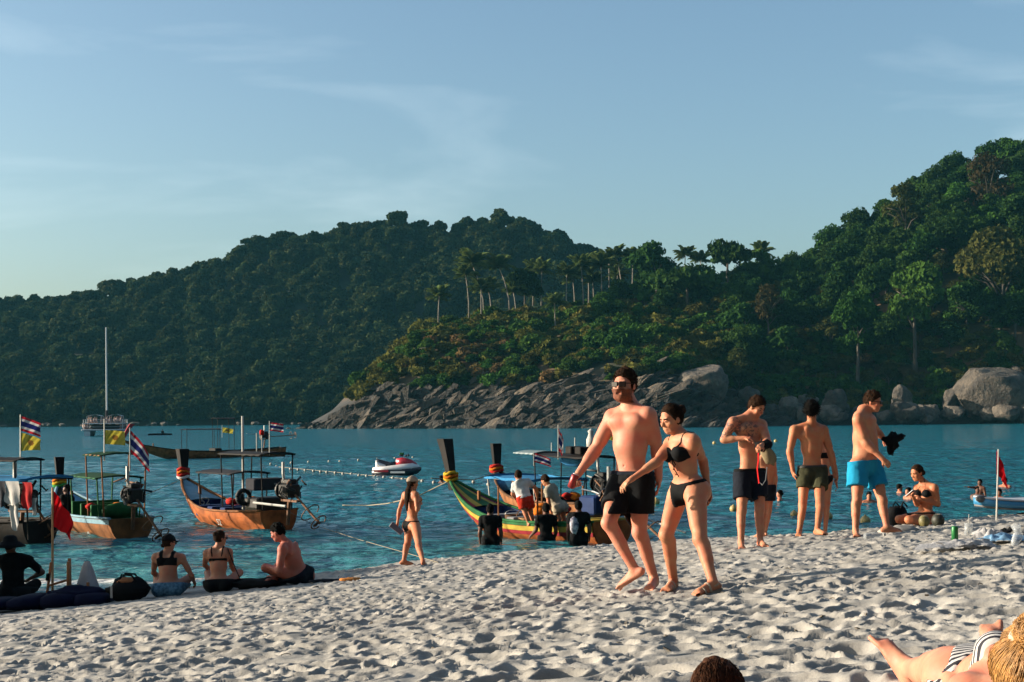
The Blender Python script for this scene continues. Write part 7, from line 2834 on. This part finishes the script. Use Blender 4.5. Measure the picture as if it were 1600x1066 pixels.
# ---- jet ski
jp = on_water(620, 742)
js = thing('jet_ski', 'white, red and black jet ski floating beyond the float line', 'jet ski', (jp[0], jp[1], 0.0), rad(-8))
JW, JR, JB = pm('jet_white', (0.62, 0.60, 0.58), 0.3, 0.05, coat=0.3), pm('jet_red', (0.35, 0.02, 0.03), 0.3, 0.05, coat=0.3), pm('jet_black', (0.015, 0.017, 0.025), 0.35, 0.1)
def loft(secs, name, m, root):
    """secs: (x, half width bottom, half width top, z bottom, z top)"""
    mb = MB()
    mb.rings([np.array([[x, -wb, zb], [x, wb, zb], [x, wt, (zb + zt) / 2], [x, wt * 0.9, zt], [x, -wt * 0.9, zt], [x, -wt, (zb + zt) / 2]]) for x, wb, wt, zb, zt in secs], True)
    return mb.build(name, m, root, True)
loft([(-1.12, 0.35, 0.45, -0.1, 0.26), (-0.3, 0.35, 0.52, -0.12, 0.26), (0.5, 0.28, 0.48, -0.1, 0.30), (1.0, 0.12, 0.28, 0.05, 0.34), (1.2, 0.02, 0.06, 0.22, 0.38)], 'hull', JB, js)
loft([(-1.10, 0.44, 0.40, 0.24, 0.36), (-0.5, 0.5, 0.40, 0.24, 0.42), (0.3, 0.46, 0.36, 0.27, 0.52), (0.8, 0.34, 0.24, 0.30, 0.56), (1.1, 0.12, 0.08, 0.35, 0.46)], 'deck', JW, js)
loft([(-0.95, 0.20, 0.18, 0.34, 0.78), (-0.82, 0.21, 0.18, 0.36, 0.74), (-0.3, 0.21, 0.17, 0.40, 0.60), (0.05, 0.20, 0.14, 0.44, 0.66)], 'seat', JB, js)
loft([(-1.0, 0.22, 0.20, 0.34, 0.70), (-0.90, 0.24, 0.22, 0.34, 0.62), (-0.5, 0.26, 0.24, 0.36, 0.48)], 'tail_fairing', JW, js)
loft([(0.0, 0.18, 0.16, 0.48, 0.78), (0.3, 0.24, 0.18, 0.50, 0.84), (0.7, 0.24, 0.14, 0.50, 0.74), (1.0, 0.12, 0.06, 0.44, 0.54)], 'front_cowl', JR, js)
MB().tube([(0.22, -0.38, 0.96), (0.3, 0, 0.90), (0.22, 0.38, 0.96)], 0.03, 7).build('handlebar', JB, js)
for sgn in (-1, 1):
    MB().box((-0.65, sgn * 0.505, 0.2), (0.7, 0.02, 0.10), None).build('red_decal', JR, js)
    MB().box((0.15, sgn * 0.50, 0.14), (0.7, 0.02, 0.09), None).build('white_decal', JW, js)
    MB().box((0.52, sgn * 0.26, 0.92), (0.10, 0.14, 0.12), None, 0.03).build('mirror', JB, js)
MB().box((0.25, 0, 1.0), (0.2, 0.25, 0.12), None, 0.03).build('green_cover', WOOD['green'], js)
# ---- tiny far kayak
kp = on_water(250, 680)
ky = thing('kayak', 'tiny dark kayak on the water between catamaran and long brown boat', 'kayak', (kp[0], kp[1], 0), 0.1)
loft([(-2.0, 0.02, 0.05, 0.0, 0.25), (-1.0, 0.2, 0.32, -0.1, 0.3), (1.0, 0.2, 0.32, -0.1, 0.3), (2.0, 0.02, 0.05, 0.0, 0.25)], 'kayak_hull', WOOD['dark'], ky)
wader(254, 672.5, 680, 'tiny dark paddler sitting in the far kayak', shirt=dict(mat=DARKC, hem=0.15), h=0.05)

# ---- floats and mooring lines
FL = pm('float_white', (0.30, 0.27, 0.22), 0.5, 0.2, 4)
FY_ = pm('float_yellow', (0.34, 0.25, 0.09), 0.5, 0.25, 4)
fm_ = MB().lathe([(0.01, -0.12), (0.075, -0.10), (0.12, -0.03), (0.125, 0.03), (0.09, 0.09), (0.03, 0.12), (0.025, 0.14), (0.01, 0.145)], (0, 0, 0), 14).mesh('float_buoy', FL, True)
fy_ = fm_.copy()
fy_.materials[0] = FY_
lineA = [(432, 727), (443, 728), (454, 731), (466, 732), (477, 733), (490, 734), (501, 735), (511, 736), (524, 737), (536, 738.5), (549, 739), (561, 741), (573, 742), (586, 743), (600, 744), (614, 745), (629, 747), (660, 750), (678, 752)]
lineB = [(423, 724), (455, 722), (482, 721), (514, 720), (531, 720), (560, 718), (589, 716.5), (617, 715), (645, 714), (740, 752), (763, 756)]
for i, (px, py) in enumerate(lineA):
    q = on_water(px, py + 2)
    o_ = link('float_buoy', fm_, None, (q[0], q[1], 0.0))
    o_.scale = (0.62,) * 3
    tag(o_, 'pale round float in the line of floats in front of the jet ski', 'buoy', 'floats of the near line')
for i, (px, py) in enumerate(lineB):
    q = on_water(px, py + 1)
    o_ = link('float_buoy', fm_, None, (q[0], q[1], 0.0))
    o_.scale = (0.62,) * 3
    tag(o_, 'dark-looking float in the far line of floats behind the jet ski' if i < 9 else 'pale float beside the prow of the painted boat', 'buoy', 'floats of the far line' if i < 9 else 'floats at the painted boat')
for px, py, r_, lab in ((1025, 786, 1.0, 'yellow float in the gap between the walking man and woman'), (1146, 797, 0.9, 'yellow float left of the tattooed man at knee height'), (1241, 806, 0.9, 'dark yellow float left of the man in olive shorts'),
                        (1294, 809, 1.0, 'yellow float right of the man in olive shorts'), (1352, 816, 1.1, 'yellow float between the legs of the man in blue shorts'), (1212, 690, 1.5, 'small far float right of the tattooed man'), (1116, 693, 1.4, 'small far float left of the tattooed man')):
    q = on_water(px, py)
    o_ = link('float_buoy', fy_, None, (q[0], q[1], 0.03))
    o_.scale = (r_,) * 3
    tag(o_, lab, 'buoy')
rl = MB().tube([on_water(432 + i * 12.6, 729 + i * 1.18) + V3(0, 0, -0.01) for i in range(20)], 0.012, 5)
tag(rl.build('float_line', ROPE), 'thin rope joining the near line of floats', 'rope')


def rope(label, pts_, r=0.018):
    P_ = np.array(pts_, float)
    P2 = []
    for i in range(len(P_) - 1):
        for f_ in np.linspace(0, 1, 8)[:-1]:
            P2.append(P_[i] * (1 - f_) + P_[i + 1] * f_)
    P2.append(P_[-1])
    tag(MB().tube(P2, r, 5).build('mooring_rope', ROPE, None, True), label, 'rope')


rope('pale mooring rope from the painted boat bow into the water on the left', [on_boat(b4, (H4 * 0.98, 0, 1.2)), at(650, 777, 37.0), at(605, 787, 40.5), on_water(575, 791.5) + V3(0, 0, 0.03), on_water(535, 791) + V3(0, 0, 0.03)], 0.016)
rope('thin mooring rope from the orange boat bow to the left', [on_boat(b1, (H1 * 0.98, 0, 1.1)), at(240, 768, 39), at(205, 782, 38)], 0.010)
rope('thin rope running from the orange boat stern to the beach', [on_boat(b1, (-0.3, 0.2, 0.6)), on_water(490, 822) + V3(0, 0, 0.03), on_water(560, 845) + V3(0, 0, 0.03), on_water(640, 868) + V3(0, 0, 0.03), on_beach(685, 879, 0.03)], 0.007)
rope('short mooring rope between the awning boat bow and the painted boat', [on_boat(b5, (H5 * 0.96, 0, 1.1)), at(740, 750, 38.5), on_boat(b4, (6.9, 0.1, 1.2))], 0.014)

# ================================================================== THINGS ON THE SAND
def ground(px, py):
    p = on_beach(px, py)
    return V3(p[0], p[1], float(beach_z(p[0], p[1])))


def sand_at(px, Y, dz=0.0):
    x = float(at(px, 900, Y)[0])
    return V3(x, Y, float(beach_z(x, Y)) + dz)


BAMBOO = pm('bamboo_pole', (0.36, 0.22, 0.10), 0.6, 0.25, 8)
TIMBER = pm('varnished_timber', (0.27, 0.10, 0.028), 0.5, 0.3, 6, bump=0.004)
g1 = sand_at(82, 20.3)
flag('large red beach flag on a bamboo pole behind the dark mattress', 82, float(pix_of(g1)[1]) + 3, 762, g1[1], 766, 822, (0.27, 0.02, -0.17), REDF, 0.075, 0.22, pole_m=BAMBOO, pole_r=0.02, pinch=0.25, seed=0.4)
g2 = ground(1557, 815)
flag('small red beach flag on a thin pole near the blue board', 1557, 815, 702, g2[1], 704, 742, (0.15, 0.02, -0.16), REDF, 0.02, 0.20, pole_m=WOOD['white'], pole_r=0.012, lean=3, pinch=0.45, seed=0.9)

# folding chair frame
c = sand_at(103, 20.2)
ch = thing('chair_frame', 'weathered wooden folding chair frame standing behind the mattress', 'chair', tuple(c))
def bar(name, p, q, w_=0.045, m=TIMBER):
    p, q = np.asarray(p, float), np.asarray(q, float)
    F_ = frame_of(q - p)
    MB().box((p + q) / 2, (np.linalg.norm(q - p), w_, w_ * 0.7), F_, 0.006).build(name, m, ch)
bar('back_post', (-0.30, 0.0, -0.05), (-0.20, -0.02, 0.62))
bar('back_post', (0.02, 0.12, -0.05), (0.02, 0.10, 0.66), 0.055)
bar('back_post', (0.06, -0.12, -0.05), (0.08, -0.14, 0.64), 0.05)
bar('cross_rail', (-0.26, -0.03, 0.28), (0.02, 0.06, 0.36))
bar('cross_rail', (0.06, -0.12, 0.22), (0.38, -0.10, 0.20), 0.06)
bar('front_post', (0.36, -0.10, -0.05), (0.34, -0.10, 0.34), 0.05)
bar('strap', (-0.25, -0.045, 0.36), (-0.235, -0.045, 0.46), 0.06, BLACK)
c = sand_at(131, 20.3)
G = []
for v in np.linspace(0, 1, 14):
    rr_ = 0.03 + 0.17 * v ** 0.8
    G.append([[rr_ * (1 + 0.18 * math.sin(5 * a + 2 * v)) * math.cos(a), 0.6 * rr_ * (1 + 0.18 * math.sin(4 * a)) * math.sin(a), 0.56 * (1 - v)] for a in np.linspace(0, 6.283, 25)])
tw = MB().sheet(np.array(G)).build('towel', cloth('towel_white', (0.40, 0.39, 0.39)), None, True, tuple(c + V3(0, 0.15, 0.03)))
tag(tw, 'white towel hung in a cone beside the chair frame', 'towel')

# mattress
c = ground(40, 955)
MT = cloth('mattress_navy', (0.005, 0.006, 0.022))
mt = thing('beach_mattress', 'dark navy padded beach mattress on the sand at the left edge', 'mattress', tuple(c + V3(-0.2, 0.25, 0.02)), rad(4))
for i in range(6):
    x0 = -1.45 + i * 0.46
    rings = []
    for f_ in np.linspace(0, 1, 7):
        k_ = 0.85 + 0.15 * math.sin(math.pi * f_)
        x = x0 + 0.45 * f_
        zt = 0.12 * k_ + 0.05 * math.sin(2 * x) + 0.02
        rings.append(np.array([[x, -0.34 * k_, 0.0], [x, -0.40 * k_, zt * 0.5], [x, -0.34 * k_, zt], [x, 0.0, zt * 1.08], [x, 0.34 * k_, zt], [x, 0.40 * k_, zt * 0.5], [x, 0.34 * k_, 0.0]]))
    MB().rings(rings, True).build('padded_section', MT, mt, True)
dk = tag(MB().ell(tuple(sand_at(118, 19.9) + V3(0, 0.1, 0.12)), (0.42, 0.22, 0.13), None, 20, 10, 0.25, 2.4, 5).build('folded_cover', MT, None, True), 'dark folded cover heaped at the end of the mattress', 'cover')

# bag of the sitters
c = sand_at(197, 19.6)
bg2 = thing('beach_bag', 'black open beach bag with brown lining left of the sitters', 'bag', tuple(c + V3(0, 0.15, 0)))
MB().ell((0, 0, 0.14), (0.30, 0.17, 0.17), None, 20, 12, 0.22, 2.2, 6).build('bag_body', BLACK, bg2, True)
MB().ell((-0.03, -0.02, 0.27), (0.13, 0.09, 0.05), None, 14, 8, 0.2, 3, 2).build('lining', cloth('leather_brown', (0.30, 0.13, 0.06)), bg2, True)
for sx_ in (-1, 1):
    MB().tube([(-0.12, sx_ * 0.07, 0.26), (-0.08, sx_ * 0.09, 0.36), (0.06, sx_ * 0.09, 0.35), (0.12, sx_ * 0.07, 0.26)], 0.014, 6).build('handle', BLACK, bg2)
MB().box((-0.20, -0.165, 0.13), (0.03, 0.012, 0.16)).build('zip_tab', STEEL, bg2)
c = ground(395, 921)
tag(MB().ell(tuple(c + V3(0, 0.2, 0.05)), (0.42, 0.22, 0.07), None, 22, 9, 0.4, 3, 8).build('dark_clothes', BLACK, None, True), 'heap of dark clothes between the slim woman and the sunburnt man', 'clothes')
c = ground(505, 911)
tag(MB().ell(tuple(c + V3(0, 0.05, 0.02)), (0.22, 0.10, 0.03), None, 18, 8, 0.3, 3, 3).build('beach_towel', NAVY, None, True), 'dark towel edge on the sand right of the sunburnt man', 'towel')
c = ground(545, 908)
oc = thing('orange_cloth', 'small orange brown cloth lying on the sand by the water', 'cloth', tuple(c))
MB().ell((0, 0, 0.02), (0.14, 0.07, 0.03), None, 14, 8, 0.4, 3, 3).build('fold', cloth('orange_brown', (0.42, 0.17, 0.05)), oc, True)

# things round the seated woman
c = ground(1403, 822)
bp_ = thing('backpack', 'small black backpack behind the man in blue shorts', 'bag', tuple(c + V3(0, 0.1, 0)))
MB().ell((0, 0, 0.13), (0.15, 0.10, 0.17), frame_of((0.96, 0, -0.28)), 18, 12, 0.15, 2.5, 3).build('bag_body', BLACK, bp_, True)
MB().tube([(0.04, -0.05, 0.22), (0.09, -0.06, 0.34), (0.15, -0.04, 0.27)], 0.014, 6).build('strap', BLACK, bp_)
MB().tube([(-0.04, 0.02, 0.27), (0.0, 0.02, 0.33), (0.05, 0.02, 0.28)], 0.012, 6).build('handle', BLACK, bp_)
for px, r_, lab in ((1444, 0.075, 'green coconut in front of the seated bikini woman'), (1466, 0.085, 'dark coconut right of the green one')):
    c = ground(px, 823)
    cc = thing('coconut', lab, 'coconut', tuple(c))
    MB().ell((0, 0, r_ * 0.95), (r_, r_, r_ * 1.1), None, 16, 10, 0.06, 2, px).build('husk', pm('coconut_' + str(px), (0.13, 0.11, 0.035) if px < 1450 else (0.016, 0.018, 0.010), 0.6, 0.3), cc, True)
    MB().lathe([(0.03, r_ * 1.9), (0.045, r_ * 1.92), (0.02, r_ * 1.97)], (0, 0, 0), 10).build('cut_top', pm('coconut_flesh', (0.6, 0.5, 0.38), 0.6), cc)

# paddle board
c = V3(8.15, 20.6, float(beach_z(8.0, 20.6)) + 0.08)
pb = thing('paddle_board', 'blue and white paddle board lying at the crest of the beach', 'paddle board', tuple(c), rad(4))
Lb = 3.0
def board(name, m, z0, z1, grow):
    rings = []
    for f_ in np.linspace(0, 1, 22):
        x = -Lb / 2 + Lb * f_
        w_ = 0.36 * (1 - abs(2 * f_ - 1) ** 3.2) ** 0.5 + 0.03 + grow
        rk = 0.10 * abs(2 * f_ - 1) ** 3
        rings.append(np.array([[x, -w_ * 0.9, z0 + rk], [x, w_ * 0.9, z0 + rk], [x, w_, (z0 + z1) / 2 + rk], [x, w_ * 0.9, z1 + rk], [x, -w_ * 0.9, z1 + rk], [x, -w_, (z0 + z1) / 2 + rk]]))
    o_ = MB().rings(rings, True).build(name, m, pb, True)
    o_.rotation_euler = (0, rad(-2.5), 0)
board('hull_side', pm('board_blue', (0.035, 0.19, 0.36), 0.4, 0.05), 0.0, 0.10, 0.0)
board('deck_pad', pm('board_white', (0.42, 0.42, 0.43), 0.5, 0.05), 0.098, 0.125, -0.01)
board('base_pad', pm('board_grey', (0.10, 0.10, 0.10), 0.6, 0.1), -0.03, 0.004, -0.02)
MB().box((-1.43, 0, 0.115), (0.14, 0.30, 0.10), None, 0.03).build('nose_patch', pm('board_nose', (0.08, 0.08, 0.08), 0.6), pb)

# litter
GL = bpy.data.materials.new('clear_plastic')
t, b, Lk = nodes(GL)
b.inputs['Base Color'].default_value = (0.5, 0.53, 0.55, 1)
b.inputs['Roughness'].default_value = 0.25
b.inputs['Alpha'].default_value = 0.3
WB = translucent(pm('white_bag_film', (0.42, 0.41, 0.41), 0.5, 0.08, 12, bump=0.01, bscale=40), 0.3)
def crumple(px, py, w_, d_, h_, seed, name, m, label, cat='litter', rz=0.0):
    c = ground(px, py)
    nn = 26
    u = np.linspace(-1, 1, nn)
    U, V_ = np.meshgrid(u, u, indexing='ij')
    r_ = np.sqrt(U ** 2 + V_ ** 2)
    edge_ = 1 + 0.25 * fbm(U * 2 + seed, V_ * 2, seed, 3)
    Z = h_ * np.clip(1 - r_ ** 2 * 0.55, 0, 1) * (0.3 + 0.55 * np.abs(fbm(U * 1.5 + seed, V_ * 1.5, seed + 2.0, 4)))
    X, Y_ = U * w_ * edge_, V_ * d_ * edge_
    k_ = MB().sheet(np.stack([X, Y_, Z + 0.012 + 0.03], -1)[:, ::-1]).build(name, m, None, True, tuple(c))
    k_.rotation_euler = (0, 0, rz)
    return tag(k_, label, cat)
crumple(1478, 862, 0.30, 0.22, 0.07, 1, 'plastic_bag', WB, 'flat white plastic bag lying on the sand left of the rubbish', 'bag')
crumple(1512, 860, 0.22, 0.16, 0.10, 5, 'plastic_bag', WB, 'crumpled white plastic bag next to the green can', 'bag')
crumple(1556, 851, 0.17, 0.15, 0.19, 9, 'plastic_bag', WB, 'upright bunched white plastic bag in the rubbish heap', 'bag')
crumple(1570, 852, 0.20, 0.14, 0.09, 13, 'blue_film', pm('blue_film', (0.10, 0.20, 0.32), 0.4, 0.2, 10), 'bluish wrapping film behind the bunched white bag', 'wrapping')
crumple(1578, 840, 0.12, 0.10, 0.08, 17, 'black_rag', BLACK, 'black rag at the back of the rubbish heap', 'rag')
c = ground(1492, 850)
cn = thing('green_can', 'green drink can standing upright on the sand by the bags', 'can', tuple(c + V3(0, 0, 0.03)))
MB().lathe([(0.024, 0.0), (0.033, 0.012), (0.033, 0.130), (0.027, 0.150)], (0, 0, 0), 16).build('can_body', pm('can_green', (0.012, 0.14, 0.035), 0.35, 0.08, metal=0.3), cn, True)
MB().lathe([(0.027, 0.150), (0.0275, 0.156), (0.023, 0.153)], (0, 0, 0), 16).build('can_lid', MATS['aluminium'], cn)
for i, (px, py, lab, ang_) in enumerate(((1512, 845, 'clear plastic cup with white straw beside the green can', 0.1), (1585, 858, 'tilted clear plastic cup at the right of the rubbish', 1.2), (1594, 848, 'clear plastic cup half cut by the right edge', 0.5), (1352, 862, 'clear plastic bottle lying on the sand below the man in blue shorts', 1.5))):
    c = ground(px, py)
    cu_ = thing('plastic_cup' if i < 3 else 'plastic_bottle', lab, 'cup' if i < 3 else 'bottle', tuple(c + V3(0, 0, 0.05)))
    if i < 3:
        o_ = MB().lathe([(0.032, 0.0), (0.045, 0.13), (0.043, 0.13), (0.030, 0.006)], (0, 0, 0), 16).build('cup_wall', GL, cu_, True)
        o_.rotation_euler = (0.0, ang_, i)
    else:
        o_ = MB().lathe([(0.03, 0.0), (0.034, 0.02), (0.034, 0.15), (0.014, 0.20), (0.014, 0.22)], (-0.1, 0, 0), 16).build('bottle_wall', GL, cu_, True)
        o_.rotation_euler = (0.0, 1.5, 0.2)
        o_ = MB().lathe([(0.016, 0.205), (0.016, 0.228)], (-0.1, 0, 0), 12).build('cap', WOOD['white'], cu_)
        o_.rotation_euler = (0.0, 1.5, 0.2)
    if i == 0:
        MB().tube([(0, 0, 0.02), (0.015, 0, 0.22)], 0.004, 5).build('straw', WOOD['white'], cu_)
# a mound of kicked up sand at the foot of the man in blue shorts
c = ground(1398, 832)
sm_ = MB().ell(tuple(c + V3(0.05, -0.05, 0.0)), (0.26, 0.14, 0.09), None, 22, 10, 0.15, 2, 4).build('sand_mound', sand, None, True)
tag(sm_, 'small mound of sand at the foot of the man in blue shorts', kind='structure')

# twigs, shell bits and leaf scraps scattered over the sand
rg = np.random.default_rng(77)
mb = MB()
for k in range(420):
    y = 5 + 16 * rg.random() ** 0.8
    x = (rg.random() * 2 - 1) * (0.4 * y + 1)
    i_, j_ = np.searchsorted(ys, y), int(np.clip(4 + (x / (2.2 + 0.47 * y) + 1) / 2 * (len(us) - 9), 4, len(us) - 5))
    z = float(Zs[i_, j_]) + 0.006
    a = rg.random() * 6.28
    if k % 3 == 0:
        L_ = 0.03 + 0.07 * rg.random()
        mb.tube([(x, y, z), (x + L_ * 0.5 * math.cos(a), y + L_ * 0.5 * math.sin(a), z + 0.008), (x + L_ * math.cos(a + 0.3), y + L_ * math.sin(a + 0.3), z)], 0.0025 + 0.002 * rg.random(), 4)
    else:
        mb.box((x, y, z), (0.012 + 0.025 * rg.random(), 0.012 + 0.012 * rg.random(), 0.005), frame_of((math.cos(a), math.sin(a), 0.3 * rg.normal())))
tag(mb.build('beach_debris', pm('debris', (0.05, 0.035, 0.02), 0.9, c2=(0.22, 0.19, 0.15), scale=3)), 'tiny twigs, shell bits and leaf scraps on the sand', 'debris', kind='stuff')
